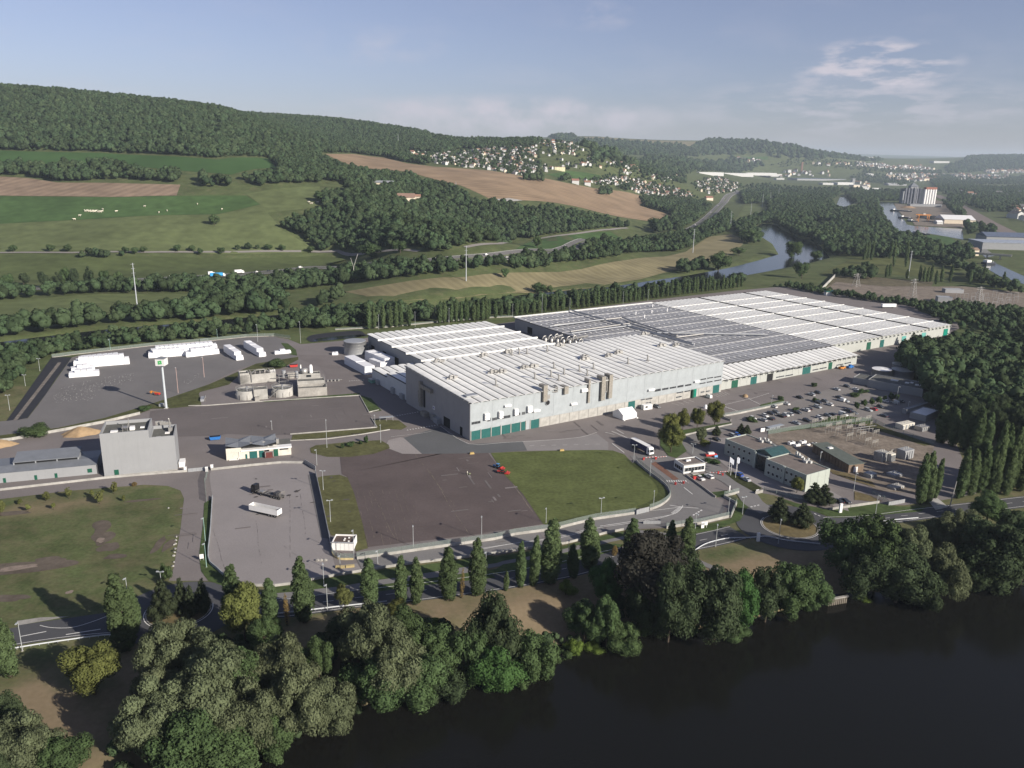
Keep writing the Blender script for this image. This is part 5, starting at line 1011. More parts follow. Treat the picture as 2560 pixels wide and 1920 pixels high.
# grey tower block
a, rz, L = frame(ZA(905,1355), ZA(1535,1295))
t = thing('tower_building', 'tall windowless grey block with two flat roof levels and one green door', 'building', a, rz)
L1 = L * .655; H1, H2 = 17.8,14.6; D1, D2 = 15.8,15.0
def parapet_block(mb, x0, y0, x1, y1, h, w=.45, dp=1.3):
 mb.mt(0); v = [(x0,y0),(x1,y0),(x1,y1),(x0,y1)]; i = [(x0+w,y0+w),(x1-w,y0+w),(x1-w,y1-w),(x0+w,y1-w)]
 vs = [(*p, 0) for p in v] + [(*p, h) for p in v] + [(*p, h) for p in i] + [(*p, h - dp) for p in i]
 fs = [(k, (k+1)%4,4+(k+1)%4,4+k) for k in range(4)] + [(4+k, 4+(k+1)%4,8+(k+1)%4,8+k) for k in range(4)] + [(8+k, 8+(k+1)%4,12+(k+1)%4,12+k) for k in range(4)]
 mb.add(vs, fs); mb.mt(1); mb.add([vs[12], vs[13], vs[14], vs[15]], [(0,1,2,3)]); mb.mt(0); return mb
mb = MB(); parapet_block(mb, 0,0, L1, D1, H1); mb.obj('high_block', [M_TOWER, M_FLATR], t); mb = MB(); parapet_block(mb, L1 + .01, .2, L, D2, H2); mb.obj('low_block', [M_TOWER, M_FLATR], t)
for x, y, w, d, h in [(4.5,5,2.6,2,.5),(3.5,1.6,2,1.5,.4),(11,6.5,1.8,2,1.3),(11,2,2,1.2,.5),(14.5,8,1.6,1.2,.4)]: MB().cbox(x, y, H1 - 1.3, w, d, h).obj('skylight', M_WHITE2, t)
mb = MB(); [mb.box(x, y, H1-1.3, x+.15, y+.15, H1+1) for x in (7.6,9.4) for y in (4.2,6.5)]; mb.box(7.4,4, H1 + .2,9.8,6.8, H1 + .4); mb.cyl((9.6,8, H1 - 1),(9.6,8, H1 + 3), .16); mb.obj('roof_rack', M_METAL, t)
for x, y in [(20.5,3),(23.5,8)]: MB().cbox(x, y, H2 - 1.3,1.8,1.4, .35).obj('skylight', M_WHITE2, t)
MB().tube([(24.5,10, H2 - 1),(24.4,10, H2 + 4),(24.1,10, H2 + 4.3)], .28).box(23.9,9, H2 - 1.2,25.4,11.5, H2 + .6).obj('flue', M_METAL, t)
for k in range(4): MB().box(18.5 + k*.9, D1 + 1 + k, H2 - 4,21.5 + k*.9, D1 + 1.6 + k, H2 + 1.3 - k*.6).obj('conveyor_louvre', M_METAL, t)
MB().box(18,15,0,24,21,12).obj('rear_annex', M_TOWER, t)
MB().box(3.6,-.12,0,5.2, .05,2.5).obj('door', M_GREEN2, t); MB().box(-.1,-.25,0, L, .0, .35).obj('plinth', M_CONC_L, t)
for k in range(3): MB().box(L + .4,2.5 + k * 2.4,0, L + 2.6,4.4 + k * 2.4,2.2 - .4 * k).obj('white_tank', M_WHITE2, t)
for k in range(9): MB().box(L1 * k / 8 - .03,-.035, .4, L1 * k / 8 + .03,0, H1 - .1).obj('cladding_seam', M_GREYM, t)
# long shed
a, rz, L = frame(ZA(0,1410), ZA(840,1330)); d2 = np.array([math.cos(rz), math.sin(rz)]); a = np.array([a[0] - d2[0] * 14, a[1] - d2[1] * 14,0]); L += 14
t = thing('long_shed', 'long low grey shed with raised roof monitor and small green doors', 'shed', a, rz)
mb = MB(); mb.prof([(0,0),(16,0),(16,4.2),(5.5,4.9),(0,4.0)], 0, L, 'x'); mb.obj('wall', M_TOWER, t)
MB().add([(-.3,-.3,4.05),(L+.3,-.3,4.05),(L+.3,5.5,5.0),(-.3,5.5,5.0),(L+.3,16.3,4.3),(-.3,16.3,4.3)], [(0,1,2,3),(3,2,4,5)]).obj('roof', M_BLUEG, t)
mb = MB(); mb.prof([(5.0,6.2),(13.5,7.6),(13.5,7.3),(5.0,5.9)], 18,41, 'x'); mb.obj('monitor_roof', M_BLUEG, t)
for k in range(4): MB().box(18 + k*7.5,5.3,4.8,18.4 + k*7.5,13.3,6.1).obj('monitor_frame', M_GREYM, t)
MB().box(18.4,5.8,4.8,40.6,6.0,5.9).obj('dark_slot', M_DARK, t); MB().box(18.2,13,4.2,40.8,13.4,7.3).obj('monitor_back', M_TOWER, t)
for x in (1.2+14,11.8+14,18.8+14): MB().box(x, -.1,0, x + .95, .05,1.9).obj('door', M_GREEN2, t)
MB().box(30.4+14,-.1, .9,32+14, .05,2.5).obj('door', M_GREEN2, t)
for k in range(9): MB().box(k*6,-.04, .1, k*6 + .06,0,3.9).obj('cladding_seam', M_GREYM, t)
# pavilion with pyramid roofs
a, rz, L = frame(ZB(230,1215), ZB(790,1165)); t = thing('workshop_building', 'cream workshop with two pointed grey pyramid roofs and green roller doors', 'workshop', a, rz)
MB().box(0,0,0,6,10.5,5.2).box(6,3.2,0,20.5,10.5,5.2).obj('wall', M_CREAM, t); MB().box(6, .2,0, L, 3.2,3.4).box(20.5,3.2,0, L, 10.5,3.6).obj('front_wing', M_CREAM, t)
mb = MB(); mb.box(5.8,-.3,3.4, L + .3,3.2,3.9).obj('front_parapet', M_WHITE2, t); MB().box(20.6,3.3,3.6, L + .1,10.7,3.75).obj('flat_roof', M_FLATR, t)
for x0 in (0,10.3):
 x1 = x0 + 10.0; c_ = ((x0 + x1) / 2,5.3,7.3); v = [(x0-.2,-.3,5.25),(x1,-.3,5.25),(x1,10.9,5.25),(x0-.2,10.9,5.25)]
 mid = [((x0+x1)/2,-.3,5.25),(x1,5.3,5.25),((x0+x1)/2,10.9,5.25),(x0-.2,5.3,5.25)]; vv = [(p[0],p[1],6.9) for p in v] + mid + [c_]
 MB().add([*[(p[0],p[1],6.5) for p in v], *[(p[0],p[1],5.3) for p in mid], (c_[0], c_[1], 6.1)], [(0,4,8),(4,1,8),(1,5,8),(5,2,8),(2,6,8),(6,3,8),(3,7,8),(7,0,8)]).obj('folded_roof', M_BLUEG, t)
MB().box(0,0,5.15,20.4,10.6,5.35).obj('roof_slab', M_DECK, t); MB().box(5.9,2.8,5.0,20,3.1,5.9).obj('upper_parapet', M_CREAM, t)
for x0, x1, m, h in [(7.6,8.3,M_GREEN,2.0),(9.3,12.3,M_GREEN,3.0),(13.1,15,M_GREEN,3.0),(15.3,17.2,M_DARK,3.1),(19.0,20.8,M_GREEN2,3.1)]: MB().box(x0, .02,0, x1, .25, h).obj('roller_door', m, t)
MB().box(15.2,-1.4,0,18.8,0,2.6).obj('pump_skid', mat('rust_red', (.13, .04, .035), .7), t); MB().tube([(15.5,-1.5,.5),(15.5,-1.5,2.8),(18.6,-1.5,2.8),(18.6,-1.5,.5)], .18).obj('pump_pipe', M_METAL, t); MB().box(21.5, .05,2.6,25, .18,3.1).obj('window', M_GLASS, t)
MB().cyl((16.8,2.2,3.9),(16.8,2.2,5.2), .6, .6,12).box(20.3,5,3.7,21.5,6.2,5.9).obj('roof_vent', M_METAL, t); MB().tube([(5.2,-.2, .3),(5.2,-.2,3.4)], .12).tube([(1,-.5, .25),(4.5,-.9, .25),(5,-.2,1)], .15).obj('white_pipe', M_WHITE2, t)
# storage tank
b = G(*ZB(1322,312)); r = 6.9; b = b + np.array([0, r, 0]); t = thing('storage_tank', 'large round grey metal storage tank beside the white roofed hall', 'tank', b)
MB().lathe([(r, 0),(r, 8.3),(r + .12,8.3),(r + .12,8.55),(r - .2,8.55),(0,8.9)], 40).obj('shell', M_GREYM, t)
for k in range(1,5): MB().lathe([(r + .02, k * 1.66 - .05),(r + .07, k * 1.66),(r + .02, k * 1.66 + .05)], 40).obj('hoop', M_METAL, t)
MB().tube([(r + .3,0,0),(r + .3,0,9)], .08).tube([(r + .3, .5,0),(r + .3, .5,9)], .08).obj('ladder', M_METAL, t)
a, rz, L = frame(ZB(1415,275), ZB(1525,262)); t = thing('pump_house', 'small flat roofed pump house right of the round metal tank', 'pump house', a, rz)
mb = MB(); parapet_block(mb, 0,0, L, 8,3.6, .3, .3); mb.obj('wall', [M_CREAM, M_FLATR], t); MB().box(2,-.08,0,3.2, .02,2.2).obj('door', M_GREYM, t)
# treatment plant
def rail(mb, pts, z, h=1.1, closed=True):
 P_ = pts + [pts[0]] if closed else pts
 for p, q in zip(P_[:-1], P_[1:]):
  mb.cyl((*p, z),(*p, z + h), .05, .05,4); mb.cyl((*p, z + h),(*q, z + h), .05, .05,4); mb.cyl((*p, z + h * .55),(*q, z + h * .55), .04, .04,4)
 return mb
def round_tank(px, lbl, r=5.6, h=4.6):
 b = G(*px) + np.array([0, r, 0]); t = thing('clarifier_tank', lbl, 'treatment tank', b)
 MB().lathe([(r + .3,0),(r + .3, h * .6),(r, h * .62),(r, h),(r - .45, h),(r - .45, h - 1.2),(0, h - 1.2)], 36).obj('tank_wall', M_CONC_L, t); MB().lathe([(r - .45, h - 1.15),(0, h - 1.15)], 36).obj('sludge_surface', mat('tank_water', (.10, .11, .09), .3), t)
 MB().box(-r, -.6, h, r, .6, h + .18).obj('walkway', M_METAL, t); mb = MB(); rail(mb, [(math.cos(k * .524) * (r + .2), math.sin(k * .524) * (r + .2)) for k in range(12)], h); rail(mb, [(-r, -.6),(r, -.6)], h + .1,1.1, False); rail(mb, [(-r, .6),(r, .6)], h + .1,1.1, False); mb.obj('railing', M_METAL, t)
 for k in range(10): MB().box(-.12,-.12,0, .12, .12, h * .6).obj('buttress', M_CONC, t, (math.cos(k * .628) * (r + .35), math.sin(k * .628) * (r + .35),0))
 MB().cyl((0,0, h - 1),(0,0, h + 1.2), .5, .5,10).obj('scraper_drive', M_GREYM, t)
round_tank(ZB(380,695), 'round concrete treatment tank with railed walkway, the left one of two'); round_tank(ZB(690,672), 'round concrete treatment tank with railed walkway beside the concrete cube', 5.4,4.4)
a, rz, L = frame(ZB(470,700), ZB(590,690)); t = thing('control_house', 'square concrete control house wedged between the two round treatment tanks', 'control house', a, rz)
mb = MB(); parapet_block(mb, 0,1.5, L, 7.5,5.6, .3, .25); mb.obj('wall', [M_CONC_L, M_FLATR], t); MB().box(.3,-.6,0,2.6,1.4,2.0).obj('front_box', M_CONC, t); mb = MB(); rail(mb, [(0,1.5),(L, 1.5),(L, 7.5),(0,7.5)], 5.6); mb.obj('railing', M_METAL, t)
mb = MB(); [mb.box(L + .1 + k * .4,1.8, k * .35, L + .5 + k * .4,2.8, k * .35 + .12) for k in range(14)]; mb.obj('steel_stair', M_METAL, t)
a, rz, L = frame(ZB(850,665), ZB(1100,650)); t = thing('concrete_plant_building', 'stained concrete plant block in steps with silo and white tank on top', 'plant building', a, rz)
mb = MB(); parapet_block(mb, 0,0, L, 7.5,4.6, .35,1.2); mb.obj('lower_basin', [M_CONC, M_FLATR], t); mb = MB(); parapet_block(mb, 0,7.52, L - .6,14,6.4, .35, .5); mb.obj('middle_block', [M_CONC_L, M_FLATR], t); mb = MB(); parapet_block(mb, .8,14.02, L - 2.5,19,8.6, .3, .3); mb.obj('upper_block', [M_CONC_L, M_FLATR], t)
mb = MB(); rail(mb, [(0,0),(L, 0),(L, 7.5),(0,7.5)], 4.6); rail(mb, [(0,7.6),(L - .6,7.6),(L - .6,14),(0,14)], 6.4); mb.obj('railing', M_METAL, t)
mb = MB(); mb.lathe([(1.7,8.3),(1.9,8.6),(1.9,11),(0,11.3)], 20,4,16.5); mb.obj('round_vessel', M_METAL, t); mb = MB(); mb.lathe([(.95,8.3),(.95,12),(.5,12.9),(0,13)], 16,7.6,16.8); mb.obj('white_silo', M_WHITE2, t); MB().box(5,13.85,6.8,7.5,14.05,8).obj('window', M_GLASS, t); mb = MB(); mb.lathe([(.6,8.3),(.6,13),(0,13.3)], 12,2.2,17.6); mb.obj('thin_vessel', M_METAL, t)
a, rz, L = frame(ZB(350,560), ZB(660,530)); t = thing('sludge_building', 'long concrete basin row with pipes and buttresses behind the round tanks', 'basin building', a, rz)
mb = MB(); parapet_block(mb, 0,0, L, 7,5.2, .4,1.4); mb.obj('basin', [M_CONC_L, M_FLATR], t); mb = MB(); parapet_block(mb, -.02,0,5,6,6.3, .4, .6); mb.obj('end_block', [M_CONC_L, M_FLATR], t)
for k in range(5): MB().box(5.8 + k * 2.6,3,4.2,6.2 + k * 2.6,6.8,6.2).obj('divider_wall', M_CONC, t)
mb = MB(); rail(mb, [(0,0),(L, 0),(L, 7),(0,7)], 5.2); mb.tube([(6,-.6,1),(6,-.6,6.4),(9,3,6.8),(14,3,6.8),(16,2,5.5)], .2); mb.obj('pipework', M_METAL, t)
for k in range(3): MB().cyl((L - 2.4 + k, 1.4,5),(L - 2.4 + k, 1.4,6.6), .35, .35,10).obj('small_vessel', M_WHITE2, t)
for px, lbl, cm in [(ZB(810,408), 'red skip container standing behind the concrete treatment block', M_RED),(ZA(1860,1035), 'blue container in the shade beside the workshop', M_BLUE)]:
 b = G(*px); t = thing('skip_container', lbl, 'container', b, .35); MB().prof([(-2, .35),(2, .35),(2.4,1.7),(-2.4,1.7)], -1.1,1.1).obj('tub', cm, t); MB().box(-2.2,-1.0,1.5,2.2,1.0,1.72).obj('load', M_DARK, t)
b = G(*ZB(1150,530)); t = thing('valve_group', 'group of grey valves and pipes in the yard beside the treatment block', 'pipework', b, .3)
for k in range(4): MB().cyl((-3 + k * 2,0,0),(-3 + k * 2,0,1.1), .6, .6,10).obj('valve_drum', M_METAL, t); MB().tube([(-3 + k * 2, .8, .5),(-1 + k * 2, .8, .5)], .15).obj('valve_pipe', M_METAL, t)
b = G(*ZA(1760,690)); t = thing('grit_skid', 'rusty grey switch skid in the grass left of the round tanks', 'machinery', b, .3); MB().box(-1.4,-3,0, .3,3,1.2).obj('cabinet', M_GREYM, t); MB().tube([(.8,-3,0),(.8,-3,1.6),(.8,3,1.6),(.8,3,0)], .12).obj('pipe_loop', M_METAL, t)
t = thing('pipe_bridge', 'grey pipe bridge linking the round tanks and the concrete block', 'pipework', G(*ZB(775,560)), .3)
for z, y in ((4.6,0),(5.2,2.5),(3.4,-4)): MB().cyl((-6, y, z),(7, y, z), .16, .16,6).obj('pipe', M_METAL, t)
for x in (-5.5,0,6): MB().box(x, -.1,0, x + .2, .1,5.4).obj('trestle', M_METAL, t)
t = thing('sludge_hopper', 'rusty concrete hopper and pumps in the gap before the concrete block', 'machinery', G(*ZB(790,500)), .3); MB().prof([(-1.5,0),(1.5,0),(2.2,3.4),(-2.2,3.4)], -1.6,1.6).obj('hopper', M_CONC, t); MB().cyl((3,0,0),(3,0,3.8), .9, .9,12).cyl((-4,2,0),(-4,2,4.2),1.2,1.2,12).obj('vessel', M_GREYM, t)
# white wrapped stacks
def stack(p1, p2, depth, top, lbl, steps=1, h=None):
 a, rz, L = frame(p1, p2); h = h or max(2.2, HT(a, top)); t = thing('wrapped_stack', lbl, 'wrapped stack', a, rz, 'white sheeted stacks in the storage yards')
 n = max(2, int(L / 2.6)); w = (L) / n;
 for i in range(n):
  hh = h * (1 - (.22 * (steps if i in (0, n - 1) else 0) + (.12 if i in (0, n - 1) else 0))) + random.uniform(-.12, .12); j = random.uniform(-.12, .12)
  mb = MB(); x0, x1 = i * w, (i + 1) * w - .04
  vs = [(x0, j, 0),(x1, j, 0),(x1, depth + j, 0),(x0, depth + j, 0),(x0 - .02, j - .05, hh * .62),(x1 + .02, j - .05, hh * .62),(x1 + .02, depth + j + .05, hh * .62),(x0 - .02, depth + j + .05, hh * .62),
              (x0 + .08, j + .15, hh * .66),(x1 - .08, j + .15, hh * .66),(x1 - .08, depth + j - .15, hh * .66),(x0 + .08, depth + j - .15, hh * .66),(x0 + .12, j + .2, hh),(x1 - .1, j + .2, hh - .08),(x1 - .12, depth + j - .2, hh),(x0 + .1, depth + j - .2, hh - .06)]
  f = [];
  for r_ in range(3): f += [(r_*4 + k, r_*4 + (k+1) % 4, r_*4 + 4 + (k+1) % 4, r_*4 + 4 + k) for k in range(4)]
  mb.add(vs, f + [(12,13,14,15)]); mb.obj('wrapped_pile', M_WRAP, t)
 return t
stack(ZA(597,502), ZA(858,482),5, ZA(0,440)[1], 'low white wrapped stack, front of the group at the left end of the storage yard')
stack(ZA(620,455), ZA(822,432),5, ZA(0,395)[1], 'short white wrapped stack directly behind the front left one', h=3.6)
stack(ZA(640,420), ZA(1122,382),4.6, ZA(0,330)[1], 'long white wrapped stack with grey topped front row in the left group')
stack(ZA(660,385), ZA(1075,345),4.6, ZA(0,310)[1], 'long white wrapped stack, rearmost of the left storage group', h=4.2)
stack(ZA(1285,332), ZA(1600,310),5.5, ZA(0,255)[1], 'long white wrapped stack beneath the green emblem sign, left half', h=5)
stack(ZA(1310,300), ZA(1880,250),5.5, ZA(0,200)[1], 'longest white wrapped stack, rear row behind the sign', h=4.6)
stack(ZA(1612,325), ZA(1897,292),5.5, ZA(0,235)[1], 'white wrapped stack in front of the longest one, right half', h=5)
for p1, p2, lb in [((ZB(315,352)),(ZB(412,340)), 'white wrapped stack pointing away, left one of the parallel pair'),((ZB(512,322)),(ZB(612,312)), 'white wrapped stack pointing away, right one of the parallel pair')]:
 a, rz, L = frame(p1, p2); back = G(*(ZB(205,275) if p1 == ZB(315,352) else ZB(378,240))); d = back[:2] - a[:2]; LL = float(np.hypot(*d)); t = stack(p1, p2,4,0, lb, h=4.6)
 for c in list(t.children): bpy.data.objects.remove(c)
 t.location = (a[0], a[1], 0); rot = math.atan2(d[1], d[0]); t.rotation_euler = (0,0, rot); n = 7
 for i in range(n):
  h_ = 4.6 * (.62 if i == 0 else 1) + random.uniform(-.1, .1); mb = MB(); x0, x1 = LL * i / n, LL * (i + 1) / n - .05; mb.box(x0,-4.4,0, x1,0, h_ * .62); mb.box(x0 + .1,-4.25, h_ * .62, x1 - .08,-.15, h_); mb.obj('wrapped_pile', M_WRAP, t)
stack(ZB(648,300), ZB(788,288),3.5, ZB(0,245)[1], 'small white wrapped stack alone at the yard corner', h=2.8)
stack(ZB(1142,305), ZB(1195,303),3.2, ZB(0,262)[1], 'very small white wrapped pile left of the round tank', h=2.6)
def stack2(p1, pb, w, h, lb):
 a, b = G(*p1), G(*pb); d = (b - a)[:2]; LL = float(np.hypot(*d)); t = thing('wrapped_stack', lb, 'wrapped stack', a, math.atan2(d[1], d[0]), 'white sheeted stacks in the storage yards'); n = max(3, int(LL / 4))
 for i in range(n):
  hh = h + random.uniform(-.12, .12); mb = MB(); x0, x1 = LL * i / n, LL * (i + 1) / n - .05; mb.box(x0,-w, 0, x1,0, hh * .55); mb.box(x0 + .08,-w + .15, hh * .55, x1 - .06,-.15, hh); mb.obj('wrapped_pile', M_WRAP, t)
stack2(ZQ(240,820), ZQ(5,690),6.5,5.0, 'large white wrapped stack nearest the left annex of the works')
stack2(ZQ(470,735), ZQ(240,640),7,5.6, 'white wrapped stack, middle one beside the annex'); stack2(ZQ(640,690), ZQ(400,590),6,6.0, 'white wrapped stack, rearmost beside the annex'); stack2(ZQ(420,745), ZQ(285,700),6,3.8, 'short white wrapped stack tucked against the annex roof')
for px in [ZQ(320,905), ZQ(385,900)]:
 b = G(*px); t = thing('waste_container', 'pale green waste container in shade at the annex wall' + (', the left one' if px[0] < 935 else ', the right one'), 'container', b, FROT + 1.57, 'waste containers at the annex'); MB().box(-2.2,-1.1, .2,2.2,1.1,2.0).obj('body', mat('pale_green_container', (.16, .33, .26), .6), t); MB().box(-2.3,-1.2,1.9,2.3,1.2,2.1).obj('rim', M_GREYM, t)
# sand heaps
def heap(px, rx, ry, h, lbl, ang=.3):
 b = G(*px); bm = MB(); n, r_ = 40,10; v = [(0,0, h)]; f = []
 for j in range(1, r_ + 1):
  for i in range(n):
   t_ = 2*math.pi*i/n; q = j / r_; wob = 1 + .12*math.sin(3*t_+1) + .07*math.sin(7*t_); v.append((rx*q*math.cos(t_)*wob, ry*q*math.sin(t_)*wob, h * (1 - q**1.25) + random.uniform(-.08, .08) * (q < 1)))
 for i in range(n): f.append((0,1+i, 1+(i+1)%n))
 for j in range(r_-1):
  for i in range(n): f.append((1+j*n+i, 1+(j+1)*n+i, 1+(j+1)*n+(i+1)%n, 1+j*n+(i+1)%n))
 bm.add(v, f, True); o = bm.obj('sand_heap', M_SAND, None, (b[0], b[1], 0), ang); tag(o, lbl, 'sand heap')
heap(ZA(700,985),8.5,4.5,3.6, 'big heap of yellow sand behind the tower block', .3); heap(ZA(10,1085),6,4,2.8, 'smaller heap of yellow sand cut by the left edge', .3)
# sign tower
b = G(*ZA(1437,765)); t = thing('sign_tower', 'tall grey pole carrying a white box sign with a green clover emblem', 'sign tower', b, -.0)
Hs = HT(b, ZA(0,388)[1]); Ht = HT(b, ZA(0,325)[1]); MB().cyl((0,0,0),(0,0, Hs + .3), .62, .5,16).obj('pole', mat('pale_grey_pole', (.42, .45, .47), .5, .5, .08, .4), t)
MB().cbox(0,0,0,1.8,1.8, .4).obj('foot', M_CONC, t)
wS = 4.4; mb = MB(); mb.box(-wS/2,-wS/2, Hs, wS/2, wS/2, Ht - .3); mb.obj('sign_box', mat('sign_white', (.60, .60, .58), .5,1, .04), t); MB().add([(-wS/2-.1,-wS/2-.1,Ht-.3),(wS/2+.1,-wS/2-.1,Ht-.3),(wS/2+.1,wS/2+.1,Ht-.3),(-wS/2-.1,wS/2+.1,Ht-.3),(0,0,Ht+.7)], [(0,1,4),(1,2,4),(2,3,4),(3,0,4),(0,3,2,1)]).obj('cap', M_BLUEG, t)
mb = MB(); M_EMB = mat('emblem_green', (.06, .36, .10), .5,1, .1)
for k, (dx, dz) in enumerate([(-.55, .38),(.42, .55),(.58,-.38),(-.42,-.55)]):
 pts = [(dx + .52 * math.cos(t_) * (1.15 if k % 2 else .95), dz + .5 * math.sin(t_)) for t_ in [i * math.pi / 6 for i in range(12)]]; mb.prof([(x, z) for x, z in pts], -wS/2 - .05,-wS/2 + .05)
e = mb.obj('clover_emblem', M_EMB, t); e.location = (0,0,(Hs + Ht - .3) / 2)
MB().box(-4.5,2,0,-2.5,4,1.6).box(-2.2,2.5,0,-1,3.5,1.1).obj('switch_cabinet', M_GREYM, t)
# kiosk by the lorry park
a, rz, L = frame(ZH(795,745), ZH(980,750)); t = thing('transformer_kiosk', 'small white clad cabin with brown gravel roof at the lorry park corner', 'cabin', a, rz)
mb = MB(); parapet_block(mb, 0,0, L, 5.8,2.9, .22, .5); mb.obj('wall', [M_WHITE2, mat('brown_gravel_roof', (.09, .065, .055), .95,1, .3)], t)
for x, y in [(3.6,3.4),(3.6,2.3),(4.8,4.1),(5.2,1.6)]: MB().cbox(x, y, 2.4, .5, .35, .35).obj('roof_vent', M_WHITE2, t)
for k in range(1,5): MB().box(L*k/5 - .03,-.03, .1, L*k/5 + .03,0,2.6).obj('cladding_seam', M_GREYM, t)
MB().box(-.4,-.4,2.85, L + .4,-.15,3.0).obj('eaves', M_GREYM, t)
# gatehouse
a, rz, L = frame(ZD(720,985), ZD(905,960)); t = thing('gatehouse', 'small white gatehouse with a flat brown roof and long glass front', 'gatehouse', a, rz)
mb = MB(); parapet_block(mb, 0,0, L, 7.4,3.9, .35, .35); mb.obj('wall', [mat('white_wall', (.56, .57, .56)), M_FLATB], t); win_mesh(L - 1.0,1.7,6).obj('window_band', [M_GLASS, M_WHITE2], t, (.5,-.06, .9)); MB().box(3.6,-.2,0,4.6,0,2.5).obj('door', M_GLASS, t)
w_ = win_mesh(5.8,1.6,4).obj('window_band', [M_GLASS, M_WHITE2], t, (-.06,6.6, .9)); w_.rotation_euler = (0,0,-math.pi / 2)
MB().cbox(4,4,3.6,1, .8, .7).obj('roof_unit', M_WHITE2, t); MB().cbox(5.3,4.3,3.6, .9, .8, .7).obj('roof_unit', M_WHITE2, t); mb = MB(); mb.box(3,-2.5,0,6,-.3, .35); mb.box(-.5,-.5,3.85, L + .5,-.1,4.05); mb.obj('step_and_eaves', M_CONC, t)
# office: two blocks joined by a glazed hall
A0, A1 = G(*ZD(1768,1145)), G(*ZD(1970,1085)); B0, B1 = G(*ZD(1440,990)), G(*ZD(1345,930)); C0 = G(*ZD(1195,785))
t = thing('office_building', 'two storey mint office in two wings joined by a green glazed hall', 'office', A0, math.atan2(*(A1 - A0)[:2][::-1])); u_ = (A1 - A0)[:2] / np.hypot(*(A1 - A0)[:2]); v_ = np.array([-u_[1], u_[0]])
loc = lambda p: (float((p[:2] - A0[:2]) @ u_), float((p[:2] - A0[:2]) @ v_))
Wd = float(np.hypot(*(A1 - A0)[:2])); lb0, lb1, lc0 = loc(B0), loc(B1), loc(C0); HO = 7.3
yB = lb0[1]; mb = MB(); parapet_block(mb, 0,0, Wd, yB, HO, .3, .35); mb.obj('front_wing', [M_MINT, M_FLATB], t)
mb = MB(); parapet_block(mb, lb1[0], lb1[1] + 1.2, lb1[0] + Wd - 1, lc0[1], HO, .3, .35); mb.obj('rear_wing', [M_MINT, M_FLATB], t)
mb = MB(); mb.box(lb1[0] - .5, yB + .02,0,8, lb1[1] + 1.19, HO - .6); mb.obj('link_hall', M_MINT, t); y0, y1 = yB - .2, lb1[1] + 1.6; ym = (y0 + y1) / 2
mb = MB(); mb.prof([(y0, HO - .1),(y1, HO - .1),(ym, HO + 1.7)], lb1[0] + .5, Wd + 1, 'x'); mb.obj('glass_roof', M_TEAL, t)
MB().box(lb1[0] - 1.2, yB + .6,0, lb1[0] - .5, yB + 1.6, HO).box(lb1[0] - 1.2, lb1[1] - .3,0, lb1[0] - .5, lb1[1] + .8, HO).obj('portal_pier', M_MINT, t); MB().box(lb1[0] - .62, yB + 1.7,0, lb1[0] - .48, lb1[1] - .4, HO - 1).obj('entrance_glazing', M_GLASS, t)
def side_windows(x, ya, yb, n, zs, w=1.25, h=1.25):
 for z in zs:
  for i in range(n):
   y = ya + (yb - ya) * (i + .5) / n; o = win_mesh(w, h, 1).obj('window', [M_GLASS, M_WHITE2], t, (x - .03, y + w / 2, z)); o.rotation_euler = (0,0,-math.pi / 2)
side_windows(0,1.5, yB - 1,8,(1.3,4.5)); side_windows(lb1[0], lb1[1] + 2.5, lc0[1] - 1,5,(1.3,4.5)); MB().box(-.45, yB * .5,0,0, yB * .5 + 1.2, HO).obj('pilaster', M_MINT, t)
for x in (2.5,7,11.5): MB().box(x, -.04,0, x + .1,0, HO - .1).obj('cladding_seam', M_GREYM, t)
for px, s in [(ZD(1740,840),2.2),(ZD(1780,880),2.6),(ZD(1820,885),1.8),(ZD(1720,825),1.6),(ZD(1400,705),1.8),(ZD(1440,705),1.4),(ZD(1470,715),1.8)]:
 l_ = loc(G(*px, HO)); MB().cbox(l_[0], l_[1], HO - .35, s * .6, s * .5,1.0).cbox(l_[0] + .2, l_[1] + 1.4, HO - .35, .7, .7,1.7).obj('roof_unit', mat('roof_unit_grey', (.42, .42, .40), .6), t)
# brick substation house
K0, K1 = G(*ZE(690,1325)), G(*ZE(820,1310)); K2 = G(*ZE(380,1140)); t = thing('switchgear_house', 'long brown panelled switchgear house with a flat dark green roof', 'switch house', K0, math.atan2(*(K1 - K0)[:2][::-1]))
u_ = (K1 - K0)[:2] / np.hypot(*(K1 - K0)[:2]); v_ = np.array([-u_[1], u_[0]]); lk = (float((K2 - K0)[:2] @ u_), float((K2 - K0)[:2] @ v_)); Wd = float(np.hypot(*(K1 - K0)[:2]))
mb = MB(); mb.prism([(0,0),(Wd, 0),(Wd + lk[0], lk[1]),(lk[0], lk[1])], 0,3.7); mb.obj('wall', M_BRICK, t); mb = MB(); mb.prism([(-.3,-.3),(Wd + .3,-.3),(Wd + lk[0] + .3, lk[1] + .3),(lk[0] - .3, lk[1] + .3)], 3.71,3.95); mb.obj('roof', mat('green_grey_felt', (.10, .115, .10), .9, .5, .15), t)
for k in range(12): f0 = (k + .15) / 12; MB().box(-.12,-.1,0, .12, .1,3.6).obj('pilaster', mat('dark_brown', (.10, .075, .06), .9), t, (lk[0] * f0, lk[1] * f0,0))
MB().box(2.6,-.1, .2,4.6,-.02,2.5).obj('white_door', M_WHITE2, t); MB().cbox(lk[0] * .72 + 4, lk[1] * .72,3.95,2,1.4, .5).obj('roof_unit', M_WHITE2, t)
